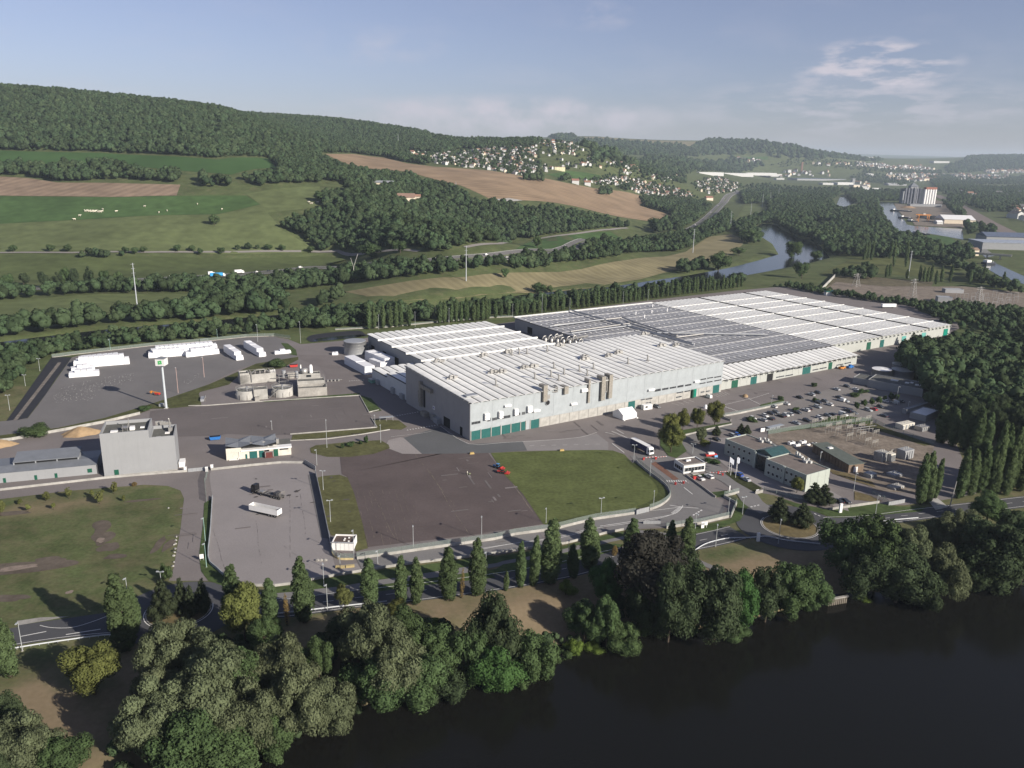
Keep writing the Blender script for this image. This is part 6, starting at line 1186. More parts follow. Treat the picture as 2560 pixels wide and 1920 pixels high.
# low dark building with round tanks beyond the car park
def simple(name, p1, p2, depth, h, lbl, cat, mw=M_CLADG, mr=M_FLATR, roofz=.0):
 a, rz, L = frame(p1, p2); t = thing(name, lbl, cat, a, rz); mb = MB(); parapet_block(mb, 0,0, L, depth, h, .3, .3); mb.obj('wall', [mw, mr], t); return t, L
p1, p2 = ZE(855,580), ZE(1330,665)
a, b2 = G(*p1), G(*p2); t = thing('canteen_building', 'low dark building with skylights in the shade beyond the car park', 'building', a, math.atan2(*(b2 - a)[:2][::-1])); L = float(np.hypot(*(b2 - a)[:2]))
mb = MB(); parapet_block(mb, 0,0, L, 16,4.6, .3, .3); mb.obj('wall', [M_CLADG, M_FLATR], t); mb = MB(); parapet_block(mb, -9,3,-.02,15,3.6, .3, .3); mb.obj('side_wing', [M_CLADG, M_FLATR], t)
for x, y, w in ((12,9,4),(19,8,2),(21,10,1.5),(26,7,5)): MB().cbox(x, y, 4.3, w, 1.8, .5).obj('skylight', M_WHITE2, t)
for px, r, lbl, m in [(ZE(985,490),5.5, 'white lidded round tank behind the low dark building', M_WHITE2),(ZE(1170,495),6.3, 'round pale roofed tank, near one of the pair by the wood', M_METAL),(ZE(1160,445),5.6, 'round tank at the edge of the wood, farther one', M_METAL)]:
 b = G(*px) + np.array([0, r * .3,0]); t = thing('round_tank', lbl, 'tank', b, 0, 'round tanks beyond the car park'); MB().lathe([(r, 0),(r, 4.2),(r + .15,4.2),(r + .15,4.45),(0,4.9)], 32).obj('shell', M_CONC_L if m is M_WHITE2 else M_CLADG, t); MB().lathe([(r + .1,4.47),(0,4.95)], 32).obj('lid', m, t)
# frame tent, cabin and other yard things
a, rz, L = frame(ZC(1925,868), ZC(2045,845)); t = thing('frame_tent', 'white gable frame tent standing in front of the tall hall', 'tent', a, rz)
mb = MB();
for x0, x1 in ((0, L * .5 - .03),(L * .5 + .03, L)): mb.prof([(0,0),(8,0),(8,2.6),(4,4.8),(0,2.6)], x0, x1, 'x')
mb.obj('tent_skin', M_WRAP, t);
for x in (.3, L - .3): MB().box(x - .4,-1.0,0, x + .4,-.2, .5).obj('ballast_block', M_WHITE2, t)
a, rz, L = frame(ZC(2105,780), ZC(2180,770)); t = thing('site_cabin', 'white site cabin against the tall hall', 'cabin', a, rz); MB().box(0,0,0, L, 2.6,2.5).obj('body', M_WHITE2, t); MB().box(1,-.05,1.1,2.4,0,2.0).obj('window', M_GLASS, t)
def lump(px, r, h, lbl, m, nm='covered_machine'):
 b = G(*px); mb = MB(); mb.lathe([(r, 0),(r * .9, h * .5),(r * .45, h * .85),(0, h)], 9); o = mb.obj(nm, m, None, tuple(b)); tag(o, lbl, 'covered heap')
lump(ZD(912,418),1.1,2.2, 'white covered bollard shaped heap left of the four roadside trees', M_WRAP); lump(ZD(1255,318),1.6,1.6, 'sand coloured covered heap on the marked yard', M_SAND)
for px, lbl in [(ZC(622,1160), 'yellow barrier block on the kerb of the dark asphalt'),(ZC(1398,1133), 'yellow barrier block on the kerb of the large lawn')]:
 b = G(*px); t = thing('barrier_block', lbl, 'barrier block', b, .3, 'yellow barrier blocks'); MB().prof([(-1.1,0),(1.1,0),(.8, .9),(-.8, .9)], -.4, .4).obj('block', mat('sand_yellow', (.42, .30, .12), .8), t)
for i, (x0, y0, x1, y1) in enumerate([(825,905,905,905),(915,902,990,895)]):
 a, rz, L = frame(ZH(x0, y0), ZH(x1, y1)); t = thing('stacked_pallets', 'row of yellow planks, ' + ('left half beside the parapet' if i == 0 else 'right half beside the parapet'), 'plank stack', a, rz, 'yellow plank rows')
 for k in range(4): MB().box(0,0, k * .2, L, .9, k * .2 + .15).obj('plank', mat('pale_wood', (.40, .32, .16), .85,2, .2), t)
for i, (x, y) in enumerate([(670,838),(700,838),(735,838)]):
 b = G(*ZH(x, y)); mb = MB(); iv, fi = ico(1); mb.add([tuple(p * np.array([.9, .6, .5]) * random.uniform(.8,1.15) + np.array([0,0, .3])) for p in iv], fi.tolist()); o = mb.obj('boulder', M_CONC, None, tuple(b)); tag(o, ['left', 'middle', 'right'][i] + ' boulder of three blocking the lorry park exit', 'boulder', 'boulders at the lorry park exit')
for i, (x, y) in enumerate([(1525,632),(1520,662),(1517,692),(1505,700),(1515,735),(1510,765),(1502,795),(1505,850),(1495,885),(1455,385)]):
 b = G(*ZF(x, y)); mb = MB(); iv, fi = ico(1); mb.add([tuple(p * np.array([.55, .4, .35]) * random.uniform(.6,1.2) + np.array([0,0, .15])) for p in iv], fi.tolist()); o = mb.obj('boulder', M_CONC_L, None, tuple(b), random.random() * 3); tag(o, 'small white rock edging the left access road beside the meadow', 'rock', 'rocks along the meadow edge')
# === walls and fences
M_MESH = mat('mesh_fence', (.22, .26, .24), .6,1, .1, .3, alpha=.42); M_POSTG = mat('green_grey_post', (.18, .22, .20), .6)
def wall_run(lbl, pts, h=1.1, th=.3, m=M_CONC_L, name='concrete_wall', cat='wall', fence=0., sec=6., z0=0.):
 a0 = pts[0]; t = thing(name, lbl, cat, (a0[0], a0[1], 0)); P_ = [np.array(p[:2]) - np.array(a0[:2]) for p in pts]; mf = MB(); mp = MB()
 for a, b in zip(P_[:-1], P_[1:]):
  L = float(np.hypot(*(b - a))); n = max(1, round(L / sec)); d = (b - a) / n; u2 = (b - a) / L; nn = np.array([-u2[1], u2[0]]) * th / 2
  for k in range(n):
   p, q = a + d * k + u2 * .02, a + d * (k + 1) - u2 * .02
   if h > 0: mb = MB(); mb.prism([p - nn, q - nn, q + nn, p + nn], z0, h + random.uniform(-.02, .02)); mb.obj('wall_section', m, t)
   if fence: mf.add([(*p, h + .02),(*q, h + .02),(*q, h + fence),(*p, h + fence)], [(0,1,2,3)]); mp.box(p[0] - .05, p[1] - .05, h, p[0] + .05, p[1] + .05, h + fence + .05)
 if fence: mf.obj('mesh_panel', M_MESH, t); mp.obj('fence_post', M_POSTG, t)
 return t
wall_run('long low pale wall in front of the shed and tower block', zz(ZA, (-300,1500),(0,1475),(900,1372),(1200,1345),(1620,1312)), .9, .4)
wall_run('pale retaining wall behind the sand heaps', zz(ZA, (-200,1075),(100,1040),(560,955),(900,890),(1210,815)),1.3, .35)
wall_run('low wall in front of the workshop beside the lorry park', zz(ZB, (95,1300),(450,1262),(700,1238),(905,1240)),1.0, .35)
wall_run('grey slatted sliding gate at the lorry park corner', zz(ZB, (905,1240),(1000,1300)),1.9, .12, M_GREYM, 'sliding_gate', 'gate', sec=2)
wall_run('tall grey fence dividing the lorry park from the lawn strip', zz(ZH, (652,85),(700,300),(770,640),(795,770)),1.9, .15, M_CLADG)
wall_run('curved yellow kerb wall round the cabin', smooth_poly(zz(ZH, (795,770),(815,805),(870,828),(980,828)),3, False), .7, .25, mat('yellow_stone', (.45, .37, .2), .8), fence=1.6)
front_wall = zz(ZH, (1010,825),(1400,770),(1800,712),(2212,655)) + zz(ZI, (300,615),(530,585),(650,568),(830,522),(1000,482),(1345,432))
wall_run('long pale wall with mesh fence below the dark square and large lawn', front_wall, 1.0, .3, fence=1.5)
wall_run('grey barred gate in the wall below the large lawn', zz(ZI, (1350,440),(1460,412)),2.0, .12, M_GREYM, 'sliding_gate', 'gate', sec=1.2)
wall_run('curved pale wall with mesh fence round the large lawn corner', smooth_poly(zz(ZI, (1465,402),(1560,365),(1630,310),(1642,260),(1600,185),(1450,70),(1380,15)),3, False) + zz(ZD, (310,875)),1.0, .3, fence=1.5, sec=4)
wall_run('low parapet along the main road before the lorry park', zz(ZH, (100,1055),(300,1058),(480,1035),(700,988),(1060,928),(1450,868),(1850,822),(2212,775)) + zz(ZI, (300,750),(530,718),(740,690),(880,655),(1080,603),(1240,572)), .8, .35)
wall_run('grey railing gate beside the parapet gap', zz(ZI, (1410,520),(1560,520)),1.3, .1, M_GREYM, 'barred_gate', 'gate', sec=1.2)
wall_run('pale wall at the roundabout corner with mesh fence above', zz(ZI, (1610,560),(1760,535),(1900,520),(2150,462)) + zz(ZD, (1130,1365),(1180,1245),(1070,1185),(1200,1150)),1.0, .3, fence=1.3)
wall_run('low wall beside the gatehouse parking bay', zz(ZD, (740,1000),(870,1095),(1000,1192)), .8, .3, M_CONC)
wall_run('pale wall curving round the front of the staff car park', zz(ZD, (1590,382),(1400,425),(1200,468),(1075,490),(1060,500),(1130,530)),1.0, .3, fence=.9)
wall_run('low pale wall below the four roadside trees', zz(ZD, (670,668),(800,640),(950,600),(1140,560)), .8, .3)
wall_run('low garden wall with a white plate at the office entrance', zz(ZD, (1340,1160),(1405,1145)),1.2, .3)
wall_run('mesh fence with hedge along the office front', zz(ZD, (1410,1130),(1640,1190),(1990,1262)), .0, .1, fence=1.7)
wall_run('low pale wall east of the roundabout', zz(ZJ, (870,320),(1040,295),(1210,270)),1.0, .3)
wall_run('mesh fence round the front of the substation', zz(ZE, (0,990),(200,955),(640,900),(890,870)),0, .1, fence=2.2)
wall_run('mesh fence along the side of the substation', zz(ZE, (890,870),(1000,930),(1430,1085)),0, .1, fence=2.2)
wall_run('barred gate at the foot of the substation', zz(ZE, (1040,1605),(1180,1580)),1.6, .1, M_GREYM, 'barred_gate', 'gate', sec=1.2); wall_run('barred gate beside the pale drive under the poplars', zz(ZE, (1390,1545),(1460,1525)),1.8, .1, M_GREYM, 'barred_gate', 'gate', sec=1.2)
wall_run('mesh fence curving up to the substation gate', zz(ZE, (895,1500),(1000,1560),(1040,1600)),0, .1, fence=2)
wall_run('mesh fence along the lane beside the lorry park', zz(ZF, (1785,330),(1770,170),(1800,70)),0, .1, fence=2.2)
wall_run('pale curved wall along the edge of the lorry park', smooth_poly(zz(ZF, (1836,290),(1820,560),(1800,820),(1870,910),(1950,985)),3, False),1.1, .2, mat('blue_grey_wall', (.3, .32, .33), .7))
wall_run('fence along the rear of the storage yard', zz(ZA, (450,325),(640,300),(1300,225),(1800,182)) + zz(ZB, (0,190),(400,148),(640,140),(780,160)), .4, .25, M_CONC, fence=1.8)
wall_run('pale wall behind the upper white stacks', zz(ZB, (-100,745),(60,742),(540,706),(1380,655),(1460,800),(1545,780)), .5, .3)
wall_run('kerb wall along the near side of the dark storage yard', zz(ZB, (780,990),(1100,965),(1530,930),(1480,850)), .5, .3)
wall_run('kerb wall along the road by the thin lawn', zz(ZB, (780,1045),(1100,1030),(1400,990),(1640,950)), .4, .3)
wall_run('concrete fence behind the poplar row at the rear of the works', zz(ZQ, (-100,300),(500,270),(1100,210),(1700,160),(1950,150)), .6, .3, M_CONC, fence=.9)
wall_run('concrete retaining wall edging the far storage basin', [P(*ZO(580,1352))[:2], P(*ZO(455,1480))[:2]], 3, .6, M_CONC_L)
q0, q1 = G(*ZJ(862,955),-2.6), G(*ZJ(1000,930),-2.6); t = thing('quay_wall', 'short timber piled quay wall on the river bank right of the path', 'quay wall', (q0[0], q0[1], 0), math.atan2(*(q1 - q0)[:2][::-1])); Lq = float(np.hypot(*(q1 - q0)[:2]))
for k in range(int(Lq / .7)): MB().box(k * .7,0,-6, k * .7 + .4, .4,-2.0).obj('pile', mat('weathered_timber', (.17, .15, .12), .9), t)
MB().box(-.2,-.1,-2.0, Lq, .7,-1.7).obj('capping', M_CONC, t)
# guard rails
def guard(lbl, pts, sm=4, h=.72):
 pts = smooth_poly(pts, sm, False) if sm else pts; a0 = pts[0]; t = thing('guard_rail', lbl, 'guard rail', (a0[0], a0[1], 0)); mr = MB(); mp = MB(); s = 0
 for a, b in zip(pts[:-1], pts[1:]):
  a, b = a - a0, b - a0; L = np.hypot(*(b - a)); n2 = np.array([-(b - a)[1], (b - a)[0]]) / L * .06
  mr.prism([a - n2, b - n2, b + n2, a + n2], h - .32, h); mp.box(a[0] - .06, a[1] - .06,0, a[0] + .06, a[1] + .06, h - .1)
 mr.obj('rail', mat('pale_galvanised', (.52, .54, .56), .5,1, .08, .4), t); mp.obj('rail_post', M_GREYM, t)
guard('guard rail along the river side of the left main road', zz(ZG, (-400,760),(0,665),(200,625),(500,578),(850,530),(1000,520)))
guard('guard rail along the river side of the main road behind the tree row', zz(ZH, (180,1320),(330,1305),(650,1268),(860,1243),(1270,1200)))
guard('guard rail curving round the lower side of the right roundabout', zz(ZD, (820,1655),(900,1605),(1000,1572),(1120,1550),(1300,1545),(1440,1535),(1620,1570),(1900,1600)))
guard('guard rail along the eastern main road', zz(ZJ, (1080,420),(1250,400),(1480,380)))
# === lamp posts
M_LAMPG = mat('lamp_post_grey', (.40, .42, .42), .5,1, .08, .4, metal=.2); M_LAMPR = mat('lamp_post_pink', (.55, .38, .33), .6); M_LAMPGR = mat('lamp_post_green', (.25, .38, .34), .6)
LAMP_N = [0]
def lamp(zf, x, yb, yt, lbl, kind=1, m=None, h=None):
 b = P(*zf(x, yb)); h = h or max(4.5, min(16, HT(b, zf(0, yt)[1]))); t = thing('street_lamp', lbl, 'street lamp', b, random.uniform(-.4, .4), 'street lamps of the works'); m = m or M_LAMPG
 MB().cyl((0,0,0),(0,0, h), .11, .07,8).obj('pole', m, t); mb = MB()
 if kind == 2: mb.box(-.9,-.15, h - .05, .9, .15, h + .05); mb.box(-1.1,-.25, h, -.5, .25, h + .22); mb.box(.5,-.25, h, 1.1, .25, h + .22)
 else: mb.box(-.1,-1.0, h - .05, .1, .15, h + .06); mb.box(-.2,-1.2, h - .02, .2,-.4, h + .2)
 mb.obj('lamp_head', M_LAMPG, t); MB().cbox(0,0,0, .4, .4, .25).obj('foot', M_CONC, t)
for zf, x, yb, yt, lbl, k in [
 (ZH,720,225,60,'double headed lamp at the top of the narrow lawn',2),(ZH,782,500,315,'double headed lamp in the middle of the narrow lawn',2),(ZH,985,815,570,'lamp beside the white cabin',1),(ZH,1497,715,530,'lamp on the lower edge of the dark square, left of two',1),(ZH,2087,645,450,'lamp on the lower edge of the dark square, right of two',1),
 (ZH,725,1055,855,'lamp by the parapet of the lorry park',1),(ZH,757,1270,1040,'tall lamp between the two front roadside poplars',1),(ZH,868,960,790,'lamp above the yellow planks',1),(ZH,1190,865,750,'lamp on the access road by the curved kerb',1),
 (ZI,570,510,380,'lamp at the lower left corner of the large lawn',1),(ZI,1045,430,295,'double lamp at the lower edge of the large lawn',2),(ZI,1497,385,230,'lamp in the lower right of the large lawn',1),(ZI,762,825,655,'lamp between the tallest poplar and its neighbour',1),(ZI,1858,575,430,'lamp behind the white notice board',1),(ZI,2035,715,520,'lamp at the start of the curved guard rail',1),(ZI,50,1025,760,'lamp right of the fifth roadside poplar',1),
 (ZD,290,885,735,'double lamp at the top right of the large lawn',2),(ZD,432,1005,870,'slim lamp on the curved wall by the gate',1),(ZD,1540,1590,1375,'lamp on the lower rim of the right roundabout',1),(ZD,1230,1335,1185,'double lamp at the works entrance',2),(ZD,1105,1350,1190,'lamp inside the grassy wall corner',1),(ZD,800,810,745,'double lamp beside the gatehouse trees',2),(ZD,1900,880,815,'lamp behind the office roof',1),
 (ZA,345,440,335,'double lamp right of the hedge by the basin, topmost',2),(ZA,220,570,475,'double lamp left of the basin, middle one',2),(ZA,85,780,650,'double lamp left of the basin, lowest one',2),(ZA,955,265,170,'green lamp behind the left white stacks',1),(ZA,1880,170,80,'green lamp behind the long white stack',1),
 (ZB,500,190,40,'lamp behind the parallel white stacks',1),(ZB,870,200,15,'lamp beside the pond',1),(ZB,1010,1255,1120,'lamp at the sliding gate',1),(ZB,1097,1105,860,'lamp on the island lawn',1),(ZB,622,950,875,'lamp behind the pyramid roofs',1),(ZB,1562,1060,905,'lamp with white foot near the road fork',1),(ZB,1512,920,820,'lamp in the notch of the dark yard',1),
 (ZF,1775,670,465,'green lamp on the verge of the left access road, upper',1),(ZF,1785,895,685,'green lamp on the verge of the left access road, lower',1),(ZG,195,650,400,'tall lamp beside the leftmost poplar',1),(ZF,1105,1150,985,'lamp behind the twin poplars',1),(ZF,1395,1050,965,'lamp at the rear of the left roundabout',2),
 (ZQ,400,290,125,'lamp in front of the rear poplars, leftmost',1),(ZQ,820,262,90,'lamp in front of the rear poplars, second',1),(ZQ,1210,220,50,'lamp in front of the rear poplars, third',1),(ZQ,1470,190,30,'lamp in front of the rear poplars, fourth',1),(ZQ,1942,150,0,'lamp at the gap between the halls',1),
 (ZP,535,360,190,'tall double mast behind the grey hall',1),(ZP,775,330,225,'lamp behind the grey hall, second',1),(ZP,1235,300,170,'lamp behind the grey hall, third',1),(ZP,1450,250,150,'lamp behind the grey hall, fourth',1),
 (ZE,1110,700,575,'lamp standing among the small car park trees',1),(ZE,1205,790,705,'lamp at the far end of the car park',1),(ZE,1440,740,645,'lamp at the edge of the dark wood',1),(ZE,450,1220,1155,'lamp between the office and the switch house',1),(ZE,740,1480,1320,'lamp on the dry grass below the switch house',1),(ZJ,1185,345,215,'lamp east of the roundabout',1),(ZE,30,720,650,'lamp on the car park wall',1)]:
 lamp(zf, x, yb, yt, lbl, k, M_LAMPGR if 'green' in lbl else None)
lamp(ZA, 1540,632,410, 'pink lamp post at the lower edge of the storage yard', 1, M_LAMPR); lamp(ZA, 1765,495,320, 'pink lamp post in the storage yard, right one', 1, M_LAMPR)
def mast(zf, x, yb, yt, lbl, r=.5, arms=True, group='tubular power masts'):
 b = P(*zf(x, yb)); h = HT(b, zf(0, yt)[1]); t = thing('power_mast', lbl, 'power mast', b, random.uniform(-.3, .3), group); M_ = mat('mast_grey', (.36, .38, .40), .5, .5, .06, .4)
 r *= .68; MB().cyl((0,0,0),(0,0, h), r, r * .45,10).obj('pole', M_, t)
 if arms:
  for z in (h - 1, h - 4.5, h - 8): MB().cyl((-1.6,0, z),(1.6,0, z + .2), .14, .08,6).obj('cross_arm', M_, t)
 return b
mast(ZL, 950,1580,1265, 'tall slim power mast on the river meadow, nearest left', .8); mast(ZM, 1608,1565,1260, 'slim power mast standing in the middle of the hay field', .8); mast(ZN, 1562,1148,940, 'slim power mast at the right end of the hay field', .8)
mast(ZN, 1886,940,790, 'slim power mast near the river bend', .7); mast(ZN, 2060,840,715, 'slim power mast in the bend meadow', .7); mast(ZN, 2162,750,640, 'small power mast beyond the bend meadow', .7); mast(ZM, 1022,395,293, 'radio mast on the wooded ridge', .8, False); mast(ZM, 1520,810,705, 'white aerial mast in the hillside wood', .8, False)
mast(ZO, 1210,1365,1130, 'tall grey mast beside the small poplars of the park', .9); mast(ZO, 90,670,590, 'far power mast left of the lake', .8, False); mast(ZO, 18,710,625, 'far power mast at the wood edge', .8, False)
b = G(*ZE(1568,1620)); t = thing('utility_pole', 'leaning pale concrete pole in front of the right poplar row', 'utility pole', b); MB().cyl((0,0,0),(.9,0, HT(b, ZE(0,1395)[1])), .22, .15,8).obj('pole', M_CONC_L, t)
# signs, flags
def board(zf, x, yb, yt, wpx, lbl, cat='sign', m=M_WHITE2, th=.2, legs=True, rz=.3, nm='notice_board'):
 b = P(*zf(x, yb)); h = HT(b, zf(0, yt)[1]); w = wpx * (zf(1,0)[0] - zf(0,0)[0]) * math.hypot(b[1], CAM_H) / F_PX; t = thing(nm, lbl, cat, b, rz); z0 = h * .35 if legs else 0
 MB().box(-w/2,-th/2, z0, w/2, th/2, h).obj('panel', m, t)
 if legs: MB().box(-w/2 + .05,-.06,0,-w/2 + .2, .06, z0).box(w/2 - .2,-.06,0, w/2 - .05, .06, z0).obj('post', M_GREYM, t)
 return t, w, z0, h
t, w, z0, h = board(ZD, 885,1455,1398,28, 'white notice board with an adjoining small board at the wall corner', legs=False); MB().box(w/2 + .15,-.08, h * .45, w/2 + 1.3, .08, h * .98).box(w/2 + .9,-.05,0, w/2 + 1.0, .05, h * .5).obj('small_panel', M_WHITE2, t); MB().box(-.5,-.13, h*.55, .5,-.1, h*.8).obj('printed_field', M_GREYM, t)
def totem(zf, x, yb, yt, lbl):
 t, w, z0, h = board(zf, x, yb, yt, 26, lbl, 'totem sign', legs=False, th=.6, nm='totem_sign')
 return t
totem(ZD, 1365,1565,1495, 'white totem sign on the traffic island left of the right roundabout'); totem(ZD, 2075,1320,1240, 'white round topped totem sign by the eastern wall')
board(ZD, 1118,1140,1085,10, 'slim white totem by the gatehouse parking', legs=False); board(ZF, 1745,835,780,32, 'small white sign board on the verge of the left access road'); board(ZD, 1405,622,588,42, 'white panel board at the staff gate', legs=False); board(ZD, 1290,890,848,40, 'pale green board in front of the office entrance', m=M_MINT); board(ZD, 1930,960,930,36, 'white low box behind the office', legs=False, th=1.2); board(ZD, 1360,1140,1120,28, 'small white plate on the garden wall', legs=False)
for px, lbl in [(ZA(1603,1310), 'white square gate pier left of the works gate'),(ZA(1787,1310), 'white narrow gate pier at the works gate'),(ZB(105,1290), 'white square gate pier left of the workshop wall')]:
 b = G(*px); t = thing('gate_pier', lbl, 'gate pier', b, .3, 'white gate piers'); MB().cbox(0,0,0,1.0, .6,1.9).obj('pier', M_WHITE2, t); MB().cbox(0,0,1.9,1.15, .75, .15).obj('pier_cap', M_WHITE2, t)
wall_run('grey sliding gate between the white piers', zz(ZA, (1625,1315),(1775,1300)),1.5, .12, M_GREYM, 'sliding_gate', 'gate', sec=1.5)
M_FLAG = mat('flag_cloth', (.45, .47, .52), .8,3, .15)
for i, (x, yb, yt) in enumerate([(1112,975,835),(1128,1000,850),(1170,1020,840),(1182,960,835)]):
 b = G(*ZD(x, yb)); h = HT(b, ZD(0, yt)[1]); t = thing('flagpole', ['first', 'second', 'third', 'fourth'][i] + ' white flagpole from the left before the office', 'flagpole', b, .4, 'flagpoles before the office'); MB().cyl((0,0,0),(0,0, h), .09, .05,6).obj('pole', M_WHITE2, t)
 v = [];
 for j in range(7):
  for k in range(2): v.append((.05 + j * .18, .1 * math.sin(j * 1.3), h - .2 - k * 2.2 - j * .12))
 MB().add(v, [(2*j, 2*j+1,2*j+3,2*j+2) for j in range(6)]).obj('flag', M_FLAG, t)
def barrier(px, lbl, L=5, rz=.3):
 b = G(*px); t = thing('lifting_barrier', lbl, 'barrier', b, rz, 'lifting barriers at the gates'); MB().box(-.3,-.3,0, .3, .3,1.1).obj('housing', M_RED, t); mb = MB(); n = 8
 for k in range(n): mb.mt(k % 2); mb.box(.3 + k * L / n, -.06, .9, .3 + (k + 1) * L / n, .06,1.05)
 mb.obj('arm', [M_RED, M_WHITE2], t)
barrier(ZD(375,865), 'lifting barrier left of the truck', 6, .35); barrier(ZD(480,860), 'lifting barrier in front of the truck', 5, .3); barrier(ZD(650,1080), 'lifting barrier at the zebra crossing', 2.5,-.6); barrier(ZD(720,1070), 'short lifting barrier right of the zebra crossing', 2,-.6); barrier(ZD(1060,1000), 'lifting barrier at the visitor entrance', 5,2.9); barrier(ZD(1020,985), 'lifting barrier opposite the visitor entrance', 4, .2)
b = G(*ZD(1510,610)); t = thing('cycle_shelter', 'glass cycle shelter at the staff gate', 'shelter', b, .55); MB().box(-5,-1.2,2.3,5,1.2,2.45).obj('roof', mat('shelter_roof', (.3, .32, .34), .3), t); mb = MB(); [mb.box(x, y, 0, x + .1, y + .1,2.3) for x in (-5,-2.5,0,2.4,4.9) for y in (-1.1,1)]; mb.obj('frame', M_METAL, t); MB().box(-5,1.12, .2,5,1.16,2.2).obj('rear_glass', mat('clear_pane', (.3, .33, .35), .1, alpha=.5), t)
b = G(*ZB(1610,875)); t = thing('bus_shelter', 'flat grey shelter roof on the thin lawn by the road', 'shelter', b, .32); MB().box(-3.4,-1,2.1,3.4,1,2.3).obj('roof', M_GREYM, t); mb = MB(); [mb.box(x, y, 0, x + .1, y + .1,2.1) for x in (-3.2,0,3.1) for y in (-.9, .8)]; mb.obj('frame', M_METAL, t)
for zf, x, y, w, lbl in [(ZB,1355,990,3.2,'dark bench on the thin lawn beside the dark yard'),(ZB,1340,640,3.2,'dark bench at the top of the triangular lawn')]:
 b = G(*zf(x, y)); t = thing('park_bench', lbl, 'bench', b, .3, 'benches on the lawns'); MB().box(-w/2,-.3, .4, w/2, .3, .5).obj('seat', mat('dark_wood', (.05, .04, .035), .8), t); mb = MB(); [mb.box(x_, -.25,0, x_ + .15, .25, .4) for x_ in (-w/2 + .2, w/2 - .4)]; mb.obj('leg', M_GREYM, t)
# === vehicles
PAINT = {}
def paint(k):
 c = dict(white=(.62,.62,.60), silver=(.36,.38,.39), black=(.012,.012,.014), dark=(.035,.04,.05), grey=(.12,.13,.14), blue=(.02,.09,.35), red=(.35,.03,.03))[k]
 if k not in PAINT: PAINT[k] = mat('paint_' + k, c, .28,1, .04, .6)
 return PAINT[k]
M_TYRE = mat('tyre_rubber', (.018, .018, .018), .85); M_RIM = mat('wheel_rim', (.3, .3, .31), .4, metal=.6); M_CGLASS = mat('car_glass', (.02, .024, .03), .08,1, .2, .8); M_LIGHT = mat('lamp_glass', (.5, .5, .48), .2); M_TAIL = mat('tail_lamp_red', (.3, .02, .02), .3)
def ext(mb, prof, hw, taper=0., top=None):
 """side profile (x, z) extruded across, narrowing towards the roof"""
 n = len(prof); zs = [p[1] for p in prof]; z0, z1 = min(zs), max(zs); f = lambda z: hw - taper * (z - z0) / max(z1 - z0, .01)
 return mb.add([(x, -f(z), z) for x, z in prof] + [(x, f(z), z) for x, z in prof], [(i, (i + 1) % n, n + (i + 1) % n, n + i) for i in range(n)] + [tuple(range(n - 1,-1,-1)), tuple(range(n, 2 * n))])
CARM = {}
def car_meshes(kind):
 if kind in CARM: return CARM[kind]
 L = dict(hatch=4.1, saloon=4.5, estate=4.6, van=4.9)[kind]; h = L / 2; hb = .92 if kind != 'van' else 1.05; ht = dict(hatch=1.5, saloon=1.43, estate=1.5, van=1.95)[kind]
 b = MB(); ext(b, [(-h, .28),(-h + .1, .22),(h - .1, .22),(h, .35),(h - .03, .68),(h - .25, .80),(h * .42, hb),(-h + .15, hb + .02),(-h, .80)], .86, .05)
 rear = dict(hatch=-h + .12, saloon=-h + .95, estate=-h + .1, van=-h + .05)[kind]; r2 = dict(hatch=-h + .62, saloon=-h + 1.5, estate=-h + .38, van=-h + .15)[kind]; f0 = h * .42 if kind != 'van' else h * .62; f1 = h * .02 if kind != 'van' else h * .36
 g = MB(); ext(g, [(f0, hb),(f1, ht - .07),(r2, ht - .07),(rear, hb)], .80, .16)
 r = MB(); ext(r, [(f1 + .05, ht - .09),(f1 - .15, ht),(r2 + .12, ht),(r2 - .03, ht - .09)], .66, .05)
 if kind == 'van': ext(r, [(f1 - .6, hb - .05),(f1 - .6, ht - .02),(r2, ht - .02),(rear - .02, hb - .05)], .83, .12)
 else:
  for x in (f1 - .75,): ext(r, [(x, hb),(x, ht - .08),(x - .12, ht - .08),(x - .12, hb)], .815, .16)
 w = MB(); w.cyl((0,-.1,0),(0, .1,0), .31, .31,14); rim = MB(); rim.cyl((0,-.115,0),(0, .115,0), .18, .18,10)
 l = MB(); l.box(-.04,-.18,-.07, .04, .18, .07)
 CARM[kind] = (L, b, g.mesh('glass_' + kind, M_CGLASS), r, w.mesh('tyre', M_TYRE), rim.mesh('rim', M_RIM), l.mesh('headlight', M_LIGHT), l.mesh('tail_light', M_TAIL), {}); return CARM[kind]
def car(loc, rz, kind, col, label, group=None, z=None, s=1.0, cat='car'):
 L, b, g, r, w, rim, hl, tl, cache = car_meshes(kind)
 if col not in cache: cache[col] = (b.mesh('body_' + kind, paint(col)), r.mesh('roof_' + kind, paint(col)))
 t = thing('parked_van' if kind == 'van' else 'parked_car', label, cat, (loc[0], loc[1], .12 if z is None else z), rz, group); t.scale = (s,) * 3
 bo = link('body', cache[col][0], t); link('glass', g, t); link('roof', cache[col][1], t)
 for x in (-L * .31, L * .31):
  for y in (-.78, .78): wo = link('wheel', w, t, (x, y, .31)); link('rim', rim, wo, (0,0,0))
 for y in (-.6, .6): link('headlight', hl, t, (L/2 - .03, y, .66)); link('tail_light', tl, t, (-L/2 + .02, y, .74))
 return t
def hd(zf, p, q): a, b = G(*zf(*p)), G(*zf(*q)); return math.atan2(b[1] - a[1], b[0] - a[0])
H_D = hd(ZD, (1372,508),(1440,536))
